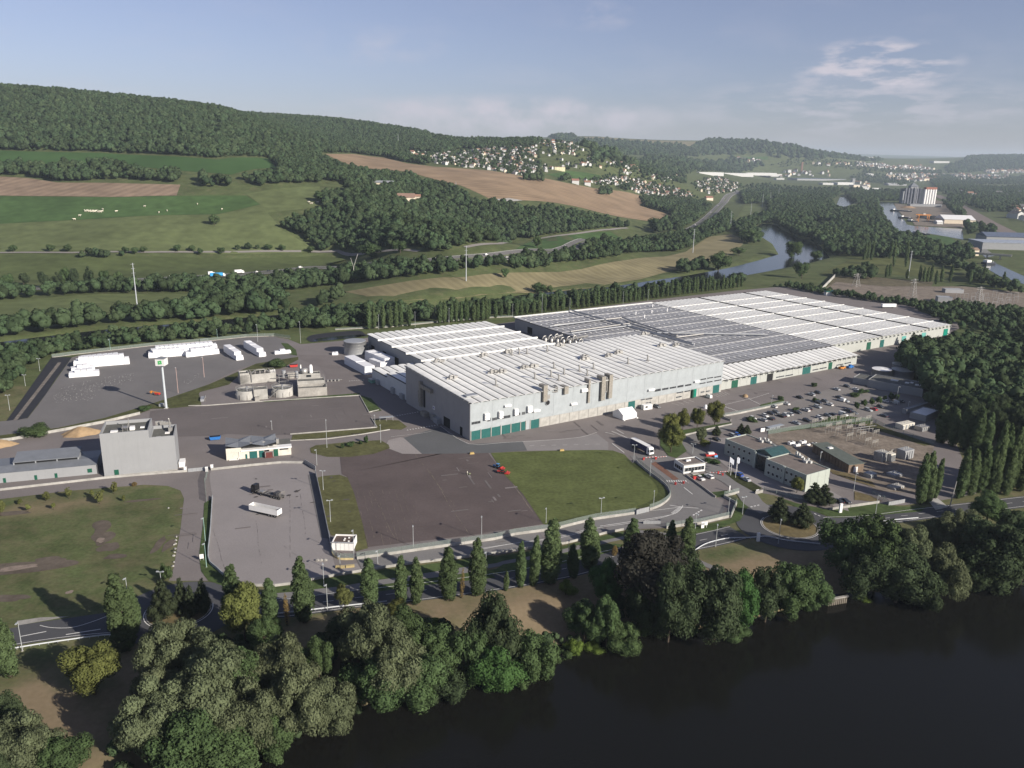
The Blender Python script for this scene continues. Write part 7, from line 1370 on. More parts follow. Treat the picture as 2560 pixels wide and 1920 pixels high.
CARS = [(ZD,935,320,'van','white','white van parked near the green doors of the tall hall'),(ZD,490,405,'estate','grey','grey car parked beside the white site cabin'),(ZD,1502,404,'hatch','white','white car, left of two along the car park wall'),(ZD,1608,379,'saloon','white','white car, right of two along the car park wall'),
 (ZD,1725,325,'saloon','black','black car alone at the top row of the car park'),(ZD,1825,300,'estate','silver','silver car in the top row of the car park'),(ZD,1882,284,'hatch','dark','dark car next to the silver one in the top row'),(ZD,1408,520,'estate','silver','silver estate car at the near left end of the car park'),(ZD,1318,506,'hatch','white','white car partly behind shrubs at the left end of the car park'),
 (ZD,1480,510,'hatch','dark','dark car beside the silver estate at the near left'),(ZD,1425,484,'hatch','white','white car in the second rank at the left'),(ZD,1478,463,'saloon','dark','dark car behind the white one at the left'),(ZD,1518,452,'hatch','grey','grey car at the rear of the left cluster'),(ZD,1568,486,'estate','black','black estate in the middle of the cluster'),(ZD,1605,478,'hatch','white','white car beside the black estate'),(ZD,1640,470,'hatch','silver','silver car at the right side of the middle cluster'),
 (ZD,1708,455,'saloon','dark','dark saloon beneath the small tree of the car park'),(ZD,1780,435,'estate','white','white car right of the small tree'),(ZD,1800,425,'hatch','black','black car tucked behind the white one'),(ZD,1880,407,'estate','silver','silver car in front of the grass island'),(ZD,1888,370,'hatch','dark','dark car, left of the three in the middle rank'),(ZD,1942,358,'hatch','grey','grey car at the back of the middle rank'),(ZD,1985,387,'hatch','white','white car at the front of the middle rank'),(ZD,2068,325,'saloon','dark','dark saloon behind the right middle rank'),(ZD,2085,350,'van','white','white people carrier in the right middle rank'),(ZD,2122,357,'hatch','silver','small silver car beside the people carrier'),
 (ZD,1695,548,'saloon','silver','silver saloon, leftmost in the lowest row'),(ZD,1788,526,'estate','black','black car, second in the lowest row'),(ZD,1895,500,'hatch','white','white car, third in the lowest row'),(ZD,1965,482,'hatch','grey','grey car, fourth in the lowest row'),(ZD,2010,473,'saloon','dark','dark car, fifth in the lowest row'),(ZD,2100,475,'van','white','white people carrier at the right of the lowest row'),
 (ZD,1152,660,'estate','silver','silver car by the office rear wing'),(ZD,1185,650,'hatch','blue','blue car beyond the silver one by the office'),(ZD,1008,690,'saloon','black','black car in the shade at the head of the office yard'),(ZD,868,1028,'hatch','white','white car beside the red bin'),(ZD,942,1010,'estate','white','white estate by the gatehouse'),(ZD,1200,993,'hatch','blue','bright blue car beside the flagpoles'),(ZD,1260,1035,'saloon','silver','silver saloon below the flagpoles'),(ZD,2060,1226,'saloon','black','black car, left one below the office end'),(ZD,2118,1224,'saloon','dark','dark car, right one below the office end'),
 (ZE,760,602,'saloon','white','white car near the dark building'),(ZE,680,575,'hatch','dark','dark car at the far edge of the car park'),(ZE,590,600,'saloon','silver','silver car at the far top of the car park'),(ZE,865,780,'estate','silver','silver car before the row of small trees'),(ZE,912,773,'hatch','red','red car under the row of small trees'),(ZE,970,752,'hatch','dark','dark car at the right of the red one'),(ZE,690,782,'estate','dark','dark car left of the row of small trees'),(ZE,1095,718,'van','silver','silver people carrier by the tall lamp'),(ZE,1010,702,'hatch','white','white car behind the small trees'),(ZE,1145,705,'saloon','dark','dark car right of the people carrier'),(ZE,1000,830,'saloon','dark','dark car in shadow at the far low corner'),(ZE,745,808,'hatch','grey','grey car in the shade of a small tree')]
for zf, x, y, k, c, lbl in CARS:
 b = G(*zf(x, y + 6)); rz = H_D + random.choice((0, math.pi)) + random.uniform(-.04, .04)
 if 'lowest row' in lbl or 'lowest' in lbl: rz += .1
 car(b, rz, k, c, lbl, 'cars parked around the works')
for i, (x, y, c) in enumerate([(78,392,'black'),(120,387,'white'),(158,382,'black'),(205,377,'silver')]): car(P(*ZA(x, y)), .3, 'hatch', c, ['black car, leftmost of four beyond the basin hedge','white car, second of four beyond the basin hedge','black car, third of four beyond the basin hedge','silver car, rightmost of four beyond the basin hedge'][i], 'cars beyond the basin hedge', z=.2)
# trucks
def wheels(t, xs, y, r=.5):
 w = MB(); w.cyl((0,-.18,0),(0, .18,0), r, r, 14); w = w.mesh('truck_tyre', M_TYRE); rm = MB(); rm.cyl((0,-.2,0),(0, .2,0), r * .5, r * .5,10); rm = rm.mesh('truck_rim', M_RIM)
 for x in xs:
  for s in (-y, y): o = link('wheel', w, t, (x, s, r)); link('rim', rm, o, (0,0,0))
def cab(t, x, cm, h=3.5):
 mb = MB(); ext(mb, [(x, .6),(x + 2.2, .6),(x + 2.25,1.7),(x + 2.05, h - .7),(x + 1.6, h),(x, h + .1)], 1.2, .08); mb.obj('cab', cm, t); mb = MB(); mb.add([(x + 2.27,-1.05,1.75),(x + 2.27,1.05,1.75),(x + 2.1, .98, h - .8),(x + 2.1,-.98, h - .8)], [(0,1,2,3)]); mb.obj('windscreen', M_CGLASS, t)
 MB().box(x + .9,-1.2,1.8, x + 1.8,-1.17,2.6).box(x + .9,1.17,1.8, x + 1.8,1.2,2.6).obj('side_window', M_CGLASS, t); MB().box(x + 2.2,-1.1, .45, x + 2.35,1.1, .8).obj('bumper', M_DARK, t)
r0, r1 = G(*ZD(278,745)), G(*ZD(440,830)); d = r1 - r0; t = thing('curtain_truck', 'articulated truck with dark blue curtain trailer and white cab at the gate', 'truck', (r0[0], r0[1], .12), math.atan2(d[1], d[0])); LT = float(np.hypot(*d[:2]))
MB().box(0,-1.27,1.15, LT * .83,1.27,1.35).obj('trailer_floor', M_DARK, t); MB().box(0,-1.28,1.36, LT * .83,1.28,3.85).obj('curtain_side', mat('dark_blue_curtain', (.018, .022, .085), .5,1, .12, .4), t); MB().box(-.02,-1.3,3.86, LT * .83 + .02,1.3,3.96).obj('trailer_roof', M_WHITE2, t); MB().box(-.06,-1.27,1.36,-.01,1.27,3.85).obj('rear_door', M_WHITE2, t)
for k in range(1,8): MB().box(k * LT * .83 / 8,-1.3,1.4, k * LT * .83 / 8 + .05,1.3,3.8).obj('curtain_rib', mat('dark_blue_rib', (.012, .015, .05), .6), t)
cab(t, LT * .83 + .5, M_WHITE2,3.7); wheels(t, (1.6,2.9,4.2, LT * .83 - .6, LT * .83 + 1.7),1.05); MB().box(LT * .6,-.5, .7, LT + 0.3, .5,1.0).obj('chassis', M_DARK, t)
a0, a1 = G(*ZH(110,245)), G(*ZH(372,308)); d = a1 - a0; t = thing('flatbed_truck', 'black tractor unit with an empty dark flatbed trailer on the lorry park', 'truck', (a1[0], a1[1], .12), math.atan2(-d[1], -d[0])); LT = float(np.hypot(*d[:2]))
cab(t, LT - 2.4, mat('paint_black_truck', (.012, .012, .014), .35),3.6); MB().box(0,-1.25,1.0, LT - 3.2,1.25,1.25).obj('flatbed', mat('worn_steel_bed', (.09, .085, .08), .7,1, .3), t); MB().box(LT - 5.8,-.7,1.26, LT - 3.4, .9,1.5).obj('fifth_wheel_plate', M_METAL, t); MB().box(2.0,-1.2,1.26,3.4,1.2,2.5).obj('forklift_frame', mat('dark_frame', (.05, .05, .055), .6), t); wheels(t, (.9,2.1,3.3,4.5, LT - 5, LT - 1.2),1.05, .48)
for k in range(6): MB().box(4 + k * 1.6,-1.27,1.26,4.15 + k * 1.6,1.27,1.32).obj('cross_bar', M_METAL, t)
MB().tube([(0,-1.1,1.2),(0,-1.1,2.9),(0,1.1,2.9),(0,1.1,1.2)], .06).tube([(.6,-1.1,1.2),(.6,-1.1,2.7),(.6,1.1,2.7),(.6,1.1,1.2)], .05).obj('rear_frame', M_RUST, t)
a0, a1 = G(*ZH(100,408)), G(*ZH(345,462)); d = a1 - a0; t = thing('tipper_trailer', 'long white open topped tipper trailer parked on the lorry park', 'trailer', (a0[0], a0[1], .12), math.atan2(d[1], d[0])); LT = float(np.hypot(*d[:2]))
mb = MB(); v_ = []; w_ = 1.28; tk = .07; mb.box(0,-w_, 1.0, LT, w_, 1.15); mb.box(0,-w_, 1.15, LT, -w_ + tk, 3.0); mb.box(0, w_ - tk, 1.15, LT, w_, 3.0); mb.box(0,-w_ + tk, 1.15, tk, w_ - tk, 3.0); mb.box(LT - tk, -w_ + tk, 1.15, LT, w_ - tk, 3.0); mb.obj('tub', M_WHITE2, t)
MB().box(.1,-w_ + .1,1.16, LT - .1, w_ - .1,1.2).obj('tub_floor', M_DARK, t); MB().box(0,-.5, .6, LT, .5, .98).obj('chassis', M_DARK, t); MB().box(LT * .35,-1.15, .3, LT * .6,1.15, .8).obj('side_box', M_DARK, t); wheels(t, (LT - 1.2, LT - 2.5, LT - 3.8),1.05, .48)
# tractors, mower
def tractor(px, rz, lbl, cm):
 b = G(*px); t = thing('farm_tractor', lbl, 'tractor', (b[0], b[1], .12), rz, 'tractors at the lawn edge'); t.scale = (.82,) * 3; MB().box(-.2,-.45, .7,2.0, .45,1.45).obj('bonnet', cm, t); MB().box(-1.3,-.65,1.0,-.1, .65,2.3).obj('cab_glass', M_CGLASS, t); MB().box(-1.4,-.75,2.3,0, .75,2.45).obj('cab_roof', cm, t); MB().box(-1.4,-1.1,1.2,-.4,1.1,1.35).obj('mudguard', cm, t)
 w = MB(); w.cyl((0,-.2,0),(0, .2,0), .8, .8,16); w = w.mesh('rear_tyre', M_TYRE); w2_ = MB(); w2_.cyl((0,-.15,0),(0, .15,0), .5, .5,14); w2_ = w2_.mesh('front_tyre', M_TYRE)
 for y in (-.85, .85): link('wheel', w, t, (-.8, y, .8)); link('wheel', w2_, t, (1.4, y * .85, .5))
 mb = MB(); mb.box(-4.2,-1.3, .25,-1.9,1.3, .75); mb.cyl((-2.9,-1.3, .9),(-2.9,1.3, .9), .3, .3,10); mb.obj('mower_deck', M_RED, t); MB().box(-1.9,-.3, .5,-1.2, .3, .65).obj('hitch', M_DARK, t)
tractor(ZC(835,1280),2.6, 'blue tractor with red implement at the corner of the large lawn, upper', mat('tractor_blue', (.08, .22, .45), .4)); tractor(ZC(875,1325),2.9, 'red tractor with red implement at the lawn corner, lower', M_RED)
b = G(*ZA(1360,650)); t = thing('boom_lift', 'red and yellow boom lift folded on the storage yard beside the sign pole', 'boom lift', (b[0], b[1], .1),-.2); MB().box(-1.2,-.8, .4,1.4, .8,1.3).obj('base', M_RED, t); MB().prof([(-3.2,1.5),(1.2,1.1),(1.2,1.5),(-3.2,1.9)], -.2, .2).obj('boom', M_ORANGE, t); MB().box(-3.9,-.6, .9,-3.1, .6,2.0).obj('basket', M_ORANGE, t); wheels(t, (-.8,1.0), .8, .4)
for zf, x, y, c, lbl in [(ZD,2090,78,M_ORANGE,'yellow handling machine by the far corner of the front wing'),(ZD,2160,70,M_BLUE,'blue container at the far corner of the front wing'),(ZE,1540,160,M_RED,'red machine at the far end of the white warehouse')]:
 b = G(*zf(x, y)); t = thing('yard_machine', lbl, 'machine', b, .5); MB().box(-2.2,-1, .3,2.2,1,1.5).obj('body', c, t); MB().box(-.8,-.8,1.5, .6, .8,2.3).obj('cab', M_CGLASS if c is not M_BLUE else c, t); wheels(t, (-1.4,1.4), .95, .45)
b = G(*ZD(815,1030)); t = thing('refuse_bin', 'red bin beside the white car at the gatehouse', 'bin', b, .3); MB().prof([(-.45,0),(.45,0),(.6,1.2),(-.6,1.2)], -.4, .4).obj('bin_body', M_RED, t); MB().box(-.65,-.45,1.2, .65, .45,1.3).obj('lid', M_RED, t)
b = G(*ZD(960,835)); t = thing('display_object', 'red and white scale model on the round flower bed before the office', 'display', b, .2); MB().box(-2.6,-.8, .5,2.4, .8,1.3).obj('body', M_RED, t); MB().box(-1.5,-.7,1.3,1.2, .7,2.0).obj('upper', M_WHITE2, t); MB().box(.8,-1.8, .3,2.2,-1.6,1.2).obj('plate', mat('light_blue', (.15, .35, .6), .5), t)
# motorway traffic
MW = np.array(MWAY)
def on_mway(px, py, off):
 p = P(px, py); d = np.hypot(MW[:, 0] - p[0], MW[:, 1] - p[1]); i = int(np.clip(np.argmin(d),1, len(MW) - 2)); t_ = MW[i + 1] - MW[i - 1]; t_ /= np.hypot(*t_); n2 = np.array([-t_[1], t_[0]]); q = MW[i] + t_ * ((p[:2] - MW[i]) @ t_) + n2 * off; return (q[0], q[1], h1(*q) + .95), math.atan2(t_[1], t_[0])
for k, (zf, x, y, kd, c, off) in enumerate([(ZL,780,1402,'van','white',-5),(ZL,1195,1378,'van','white',5),(ZL,1350,1398,'van','white',-5),(ZL,1410,1393,'hatch','silver',-7),(ZL,1790,1338,'hatch','white',5),(ZL,1868,1330,'hatch','black',5),(ZL,1925,1326,'hatch','white',5),(ZL,2125,1312,'van','white',5),(ZM,238,1468,'van','white',5),(ZM,1330,1402,'van','white',-5),(ZM,1815,1365,'van','white',5),(ZM,1975,1377,'hatch','white',-5),(ZN,488,1113,'van','white',5),(ZN,775,1107,'hatch','silver',-5),(ZN,915,1070,'van','white',-5),(ZN,1300,1018,'van','white',5),(ZN,1605,915,'van','white',5),(ZN,1670,868,'hatch','dark',5),(ZN,1735,805,'van','white',5),(ZN,1800,745,'van','white',5),(ZN,1860,690,'hatch','white',5)]):
 l_, rz = on_mway(*zf(x, y), off); car(l_, rz, kd, c, 'small %s %s driving on the motorway beyond the river' % (c, 'van' if kd == 'van' else 'car'), 'traffic on the motorway', z=l_[2], cat='van' if kd == 'van' else 'car')
for zf, x, y, off, c, lbl, LL in [(ZL,1545,1385,-6,mat('truck_blue',(.03,.25,.5),.5),'bright blue truck on the motorway',15),(ZL,1660,1345,5,M_WHITE2,'white truck on the motorway above the blue one',10),(ZL,1468,1358,5,M_WHITE2,'white tanker van on the motorway left of the blue truck',7),(ZL,1240,1402,-6,M_WHITE2,'white lorry on the near side of the motorway',9),(ZN,1190,1025,5,M_WHITE2,'white box truck on the motorway below the wood',12)]:
 l_, rz = on_mway(*zf(x, y), off); t = thing('motorway_truck', lbl, 'truck', l_, rz, 'trucks on the motorway'); MB().box(-LL/2,-1.25,1.0, LL/2 - 2.6,1.25,3.9).obj('box_body', c, t); cab(t, LL/2 - 2.4, M_WHITE2,3.0); wheels(t, (-LL/2 + 1.5,-LL/2 + 2.8, LL/2 - 1.2),1.0)
b = G(*ZO(1040,1625)); t = thing('white_trailer', 'white semi trailer parked behind the far warehouse', 'trailer', (b[0], b[1], .1), .12); MB().box(-6.5,-1.3,1.1,6.5,1.3,3.8).obj('box_body', M_WHITE2, t); wheels(t, (-5,-3.7,4),1.0)
# === people
def person(px, lbl, pose, shirt, trousers, rz):
 b = G(*px); t = thing('person', lbl, 'person', (b[0], b[1], .12), rz)
 J = dict(pelvis=(0,0,.92), chest=(0,.02,1.28), neck=(0,.02,1.48), head=(0,.05,1.62), crown=(0,.04,1.74), hl=(.1,0,.9), kl=(.13,.05 + pose*.15,.5), al=(.13,pose*.05,.08), tl=(.14,.16 + pose*.05,.04), hr=(-.1,0,.9), kr=(-.13,.03 - pose*.05,.5), ar=(-.13,-.05 - pose*.2,.09), tr=(-.14,.1 - pose*.2,.04),
             sl=(.19,.0,1.42), el=(.27,.03,1.14), wl=(.27,.2,.95), fl=(.26,.27,.88), sr=(-.19,0,1.42), er=(-.27,.05,1.14), wr=(-.25,.22,.98), fr_=(-.24,.29,.92))
 R_ = dict(pelvis=.15, chest=.17, neck=.06, head=.10, crown=.07, hl=.1, kl=.07, al=.05, tl=.045, hr=.1, kr=.07, ar=.05, tr=.045, sl=.075, el=.05, wl=.035, fl=.035, sr=.075, er=.05, wr=.035, fr_=.035)
 E_ = [('pelvis','chest'),('chest','neck'),('neck','head'),('head','crown'),('pelvis','hl'),('hl','kl'),('kl','al'),('al','tl'),('pelvis','hr'),('hr','kr'),('kr','ar'),('ar','tr'),('chest','sl'),('sl','el'),('el','wl'),('wl','fl'),('chest','sr'),('sr','er'),('er','wr'),('wr','fr_')]
 K = list(J); me = bpy.data.meshes.new('person_body'); me.from_pydata([J[k] for k in K], [(K.index(a), K.index(c)) for a, c in E_], []); o = link('body', me, t)
 md = o.modifiers.new('skin', 'SKIN');
 for i, k in enumerate(K): me.skin_vertices[0].data[i].radius = (R_[k], R_[k] * .8); me.skin_vertices[0].data[i].use_root = (k == 'pelvis')
 s = o.modifiers.new('sub', 'SUBSURF'); s.levels = s.render_levels = 1; me.materials.append(shirt)
 MB().cyl((0, .045,1.68),(0, .03,1.79), .11, .07,10).obj('cap', M_DARK, t)
 return t
person(ZC(582,1340), 'person in pale clothes walking across the old dark square', .5, mat('pale_cloth', (.55, .52, .42), .8), M_DARK, 1.0)
b = G(*ZC(600,1338)); t = thing('hand_cart', 'small machine pushed by the walking person on the dark square', 'hand cart', (b[0], b[1], .1), .5); MB().box(-.4,-.3, .25, .5, .3, .7).obj('deck', mat('olive_machine', (.15, .16, .1), .6), t); MB().tube([(-.4,0, .6),(-1.0,0,1.05)], .04).obj('handle', M_METAL, t); wheels(t, (-.2, .3), .33, .15)
# === cattle
def cow_mesh():
 mb = MB(); secs = [(-1.1,.95,.22,.30),(-.95,1.05,.33,.42),(-.4,1.02,.40,.46),(.3,1.02,.40,.44),(.75,1.12,.30,.36),(1.05,1.28,.17,.22),(1.25,1.38,.15,.17),(1.55,1.22,.11,.12),(1.62,1.18,.07,.08)]; n = 8; v = []
 for x, z, ry, rz in secs: v += [(x, ry * math.cos(i * math.pi / 4), z + rz * math.sin(i * math.pi / 4)) for i in range(n)]
 mb.add(v, [(k*n + i, k*n + (i+1) % n, (k+1)*n + (i+1) % n, (k+1)*n + i) for k in range(len(secs)-1) for i in range(n)] + [tuple(range(n-1,-1,-1)), tuple((len(secs)-1)*n + i for i in range(n))], True)
 for x in (-.85, .6):
  for y in (-.2, .2): mb.cyl((x, y, .85),(x - .05, y, .42), .13, .07,6); mb.cyl((x - .05, y, .42),(x + .02, y, 0), .07, .05,6)
 mb.cyl((-1.1,0,1.2),(-1.25,0, .5), .04, .03,4); mb.cyl((1.2,-.1,1.45),(1.15,-.3,1.5), .05, .02,4); mb.cyl((1.2, .1,1.45),(1.15, .3,1.5), .05, .02,4); return mb.mesh('cow', mat('white_hide', (.62, .57, .46), .85,1, .1))
CW = cow_mesh()
herd = [(ZL, 585 + 10 * i, 908 + (i * 7) % 13) for i in range(13)] + [(ZL,710,900),(ZL,805,915),(ZL,552,944),(ZL,514,970),(ZL,1000,880),(ZL,1100,922),(ZL,1155,910),(ZL,1365,864),(ZL,1535,900),(ZM,250,890),(ZM,260,903),(ZM,275,903),(ZM,325,892)]
for i, (zf, x, y) in enumerate(herd):
 b = P(*zf(x, y)); o = link('cow', CW, None, (b[0], b[1], b[2] + .35), random.uniform(0,6.28),(1.5,) * 3); tag(o, 'white cow grazing close together in the herd on the lush meadow' if i < 13 else 'white cow grazing apart from the herd on the hillside meadow', 'cow', 'cattle of the close herd' if i < 13 else 'scattered cattle on the hillside')
# === substation gear
def gantry(px, w, h, lbl, rz=.55, n=2):
 b = G(*px); t = thing('switchyard_gantry', lbl, 'gantry', b, rz, 'steel gantries of the substation')
 for k in range(n + 1): MB().box(-w/2 + k * w / n - .07,-.07,0,-w/2 + k * w / n + .07, .07, h).obj('column', M_METAL, t)
 MB().box(-w/2,-.07, h - .2, w/2, .07, h).obj('beam', M_METAL, t)
 for k in range(3 * n): MB().cyl((-w/2 + (k + .5) * w / (3*n),0, h - .4),(-w/2 + (k + .5) * w / (3*n),0, h - 1.4), .1, .1,6).obj('insulator', M_CREAM, t)
k = 0
for r_, (x0, y0, x1, y1, n) in enumerate([(400,930,720,880,5),(520,975,860,900,5),(600,1000,900,950,4),(700,1040,930,1010,3),(860,1080,920,1100,2),(1080,1180,1150,1170,1)]):
 for i in range(n):
  f0 = i / max(1, n - 1) if n > 1 else 0; k += 1; gantry(ZE(x0 + (x1 - x0) * f0, y0 + (y1 - y0) * f0),4.2,4.6 if r_ < 3 else 3.6, 'steel gantry number %s from the left in row %s of the substation' % (['one','two','three','four','five'][i], ['one','two','three','four','five','six'][r_]))
for px, rz in [(ZE(800,985), .35),(ZE(830,1000), .35),(ZE(860,975), .35)]:
 b = G(*px); t = thing('busbar_frame', 'pale busbar frame lying across the substation, one of three', 'busbar', b, rz, 'busbars of the substation'); MB().box(-5,-.15,3.2,5, .15,3.4).obj('bar', M_METAL, t); MB().box(-4.8,-.1,0,-4.6, .1,3.2).box(4.6,-.1,0,4.8, .1,3.2).obj('post', M_METAL, t)
for px, w, d, h, lbl, m in [(ZE(975,1210),5,4,4,'pale transformer bay with concrete partition walls',M_CONC_L),(ZE(1050,1215),3,3,3.6,'cream transformer housing right of the bay',M_CREAM),(ZE(1180,1190),6,4,4.2,'grey transformer bay under the poplars',M_CLADG),(ZE(1180,930),9,4,2.6,'white switch cabin beside the dry hedge',M_CREAM),(ZE(880,1355),4,3.4,1.8,'grey round cornered transformer below the switch house',M_GREYM),(ZE(1100,1450),6,3.5,1.0,'low pale concrete slab with crates by the poplar pair',M_CONC_L),(ZE(1090,1345),5,4,1.2,'dark transformer between the gravel and the poplars',M_CLADG),(ZE(1330,950),6,4,2.2,'pipe rack by the poplar row',M_METAL)]:
 b = G(*px); t = thing('transformer', lbl, 'transformer', b, .5); MB().box(-w/2,-d/2,0, w/2, d/2, h).obj('housing', m, t)
 for k in range(4): MB().box(-w/2 + k * w/4 + .1,-d/2 - .25, .2,-w/2 + k * w/4 + w/8,-d/2, h * .85).obj('radiator_fin', M_GREYM, t)
 for k in range(3): MB().cyl((-w/4 + k * w/4,0, h),(-w/4 + k * w/4,0, h + .9), .15, .08,6).obj('bushing', M_CREAM, t)
for i, (x, y, s) in enumerate([(200,1080,1.6),(250,1095,1.4),(300,1070,1.5),(340,1085,1.0),(400,1075,.9)]):
 b = G(*ZE(x, y)); t = thing('cooling_unit', ['first','second','third','fourth','fifth'][i] + ' white cooling unit from the left on the gravel behind the office', 'cooling unit', b, .5, 'cooling units behind the office'); MB().box(-s, -.8,0, s, .8, s).obj('casing', M_WHITE2, t); MB().cyl((0,0, s),(0,0, s + .2), .5, .5,12).obj('fan', M_DARK, t)
t, L = simple('canopy_building', ZE(1190,815), ZE(1415,745),2.0,2.6, 'long narrow grey canopy roof at the end of the car park', 'canopy', M_CLADG, M_GREYM); t, L = simple('grey_shed', ZE(1360,880), ZE(1470,830),8,3.2, 'pale roofed shed half hidden by the right poplars', 'shed', M_CLADG, M_WHITE2)
# far switchyard behind the warehouse
t, L = simple('relay_building', ZO(1465,1575), ZO(1590,1582),10,5, 'grey relay building in the far switchyard behind the warehouse', 'building', M_CLADG, M_GREYM); t, L = simple('relay_building', ZO(1530,1495), ZO(1690,1500),8,4, 'low grey relay building, the farther one in the switchyard', 'building', M_CLADG, M_GREYM)
flat('far_switchyard_gravel', [P(*ZO(*q))[:2] for q in [(455,1480),(590,1400),(1000,1440),(1700,1440),(2300,1500),(2300,1640),(1700,1610),(1330,1560),(1200,1560),(700,1500)]], .06, M_GRAVEL)
flat('far_storage_basin', [P(*ZO(*q))[:2] for q in [(585,1350),(760,1345),(1430,1400),(1400,1460),(700,1470),(480,1480)]], .04, mat('dry_basin', (.10, .085, .05), .95, .1, .3, n2scale=.4))
for i in range(26):
 x, y = 1650 + (i % 9) * 60 + random.uniform(-12,12),1545 + (i // 9) * 40 + random.uniform(-8,8); b = P(*ZO(x, y)); t = thing('switchyard_gantry', 'thin steel gantry in the far switchyard at the right edge', 'gantry', b, .3, 'gantries of the far switchyard'); h = random.uniform(4.5,8); MB().box(-2.5,-.06,0,-2.38, .06, h).box(2.38,-.06,0,2.5, .06, h).obj('column', M_GREYM, t); MB().box(-2.5,-.06, h - .2,2.5, .06, h - .08).obj('beam', M_GREYM, t)
def lattice(zf, x, yb, yt, lbl):
 b = P(*zf(x, yb)); h = HT(b, zf(0, yt)[1]); t = thing('lattice_pylon', lbl, 'pylon', b, .4, 'lattice pylons'); mb = MB(); n = 7
 for k in range(n):
  z0, z1 = h * k / n, h * (k + 1) / n; w0, w1 = 3.0 * (1 - z0 / h * .85),3.0 * (1 - z1 / h * .85); c0 = [(-w0,-w0,z0),(w0,-w0,z0),(w0,w0,z0),(-w0,w0,z0)]; c1 = [(-w1,-w1,z1),(w1,-w1,z1),(w1,w1,z1),(-w1,w1,z1)]
  for i in range(4): mb.cyl(c0[i], c1[i], .16, .16,4); mb.cyl(c0[i], c1[(i+1) % 4], .1, .1,4)
 mb.obj('lattice_body', M_METAL, t); mb = MB(); [mb.cyl((-5,0, z),(5,0, z), .2, .1,4) for z in (h * .8, h * .93)]; mb.obj('cross_arm', M_METAL, t)
lattice(ZO, 760,1440,1325, 'grey lattice pylon standing in the dry basin, leaning look'); lattice(ZO, 1245,1540,1370, 'lattice pylon left of the relay buildings'); lattice(ZO, 1820,1560,1440, 'lattice pylon in the far switchyard')
# === roadside poplars, park trees, the riverside belt
G1 = 'poplars lining the main road'; ordn = ['first', 'second', 'third', 'fourth', 'fifth', 'sixth', 'seventh', 'eighth', 'ninth', 'tenth', 'eleventh', 'twelfth', 'thirteenth', 'fourteenth', 'fifteenth', 'sixteenth', 'seventeenth', 'eighteenth', 'nineteenth']
pops = [(ZG,85,870,290,165),(ZG,1085,640,-20,200),(ZG,1150,500,90,150),(ZG,2010,440,-90,150),(ZH,262,1385,980,120),(ZH,560,1365,810,175),(ZH,1130,1205,820,135),(ZH,1392,1232,800,100),(ZH,1525,1215,800,105),(ZH,1800,1170,715,130),(ZH,2058,1135,640,130),(ZI,345,1068,680,88),(ZI,460,1050,620,88),(ZI,600,1035,475,150),(ZI,805,985,690,95),(ZI,945,900,475,150),(ZI,1290,790,465,120),(ZI,1635,760,490,90),(ZI,1775,810,455,120)]
for i, (zf, x, yb, yt, w) in enumerate(pops):
 if i == 2: tree('poplar', (x, yb), yt, w, 'shorter poplar leaning against the tall one, left of the roundabout', G1, i, zf); continue
 j = i if i < 2 else i - 1; lbl = ('%s columnar poplar from the left along the main road' % ordn[j]); tree('poplar', (x, yb), yt, w * 1.2, lbl, G1, i, zf)
tree('dry_poplar', (410,1395),1115,60, 'thin yellowing young poplar by the main road, left', None, 0, ZH); tree('dry_poplar', (1915,1158),900,45, 'very thin dry young poplar between two tall ones', None, 0, ZH); tree('poplar', (222,1095),925,50, 'small young poplar right of the fifth lamp', None, 1, ZI); tree('dry_poplar', (1160,790),700,60, 'thin yellowing sapling beside the big purple tree', None, 0, ZI); tree('lit', (910,1260),1050,150, 'sparse pale tree between the lamp and the poplar', None, 0, ZH)
for zf, x, yb, yt, w, lbl in [(ZF,1420,1345,1000,230,'large dark pine, left front of the left roundabout'),(ZF,1570,1300,985,140,'tall dark pine at the middle back of the left roundabout'),(ZF,1655,1325,1050,130,'slim dark pine right front of the left roundabout'),(ZF,1745,1290,990,140,'dark pine at the right back of the left roundabout'),(ZD,1540,1390,1180,200,'dark spreading pine, left of two on the right roundabout'),(ZD,1745,1435,1235,190,'dark spreading pine, right of two on the right roundabout'),(ZD,1850,1235,1060,170,'dark pine in front of the office end, left'),(ZD,1935,1245,1075,170,'dark pine in front of the office end, right'),(ZD,1215,630,545,70,'small dark conifer at the staff gate, left'),(ZD,1265,640,560,80,'small dark conifer at the staff gate, right'),(ZD,1005,650,565,80,'small dark tree above the office yard'),(ZE,1245,230,110,90,'pointed dark conifer at the tip of the wood')]: tree('pine', (x, yb), yt, w, lbl, None, None, zf)
for x, yb, yt, w, lbl in [(610,800,560,185,'nearest of the four leafy trees by the truck'),(610,680,470,130,'leafy tree rising behind the nearest one by the truck'),(715,610,440,110,'second leafy tree in the row by the truck'),(838,590,420,115,'third leafy tree in the row by the truck'),(990,560,360,140,'tall leafy tree at the far end of the row')]: tree('olive', (x, yb), yt, w * 1.2, lbl, 'leafy trees on the gate island', None, ZD)
tree('willow', (870,720),580,130, 'grey green round tree above the entrance road', None, 0, ZD); tree('green', (1320,810),685,100, 'green tree against the rear wing of the office', None, None, ZD); tree('green', (1120,790),700,90, 'dark bushy tree in the office yard', None, None, ZD); tree('olive', (1700,1150),1020,120, 'bushy tree against the front wing of the office', None, None, ZD); tree('bush', (975,890),850,130, 'round planted bed of shrubs before the office', None, None, ZD); tree('olive', (900,750),690,90, 'low tree above the curved hedge', None, None, ZD)
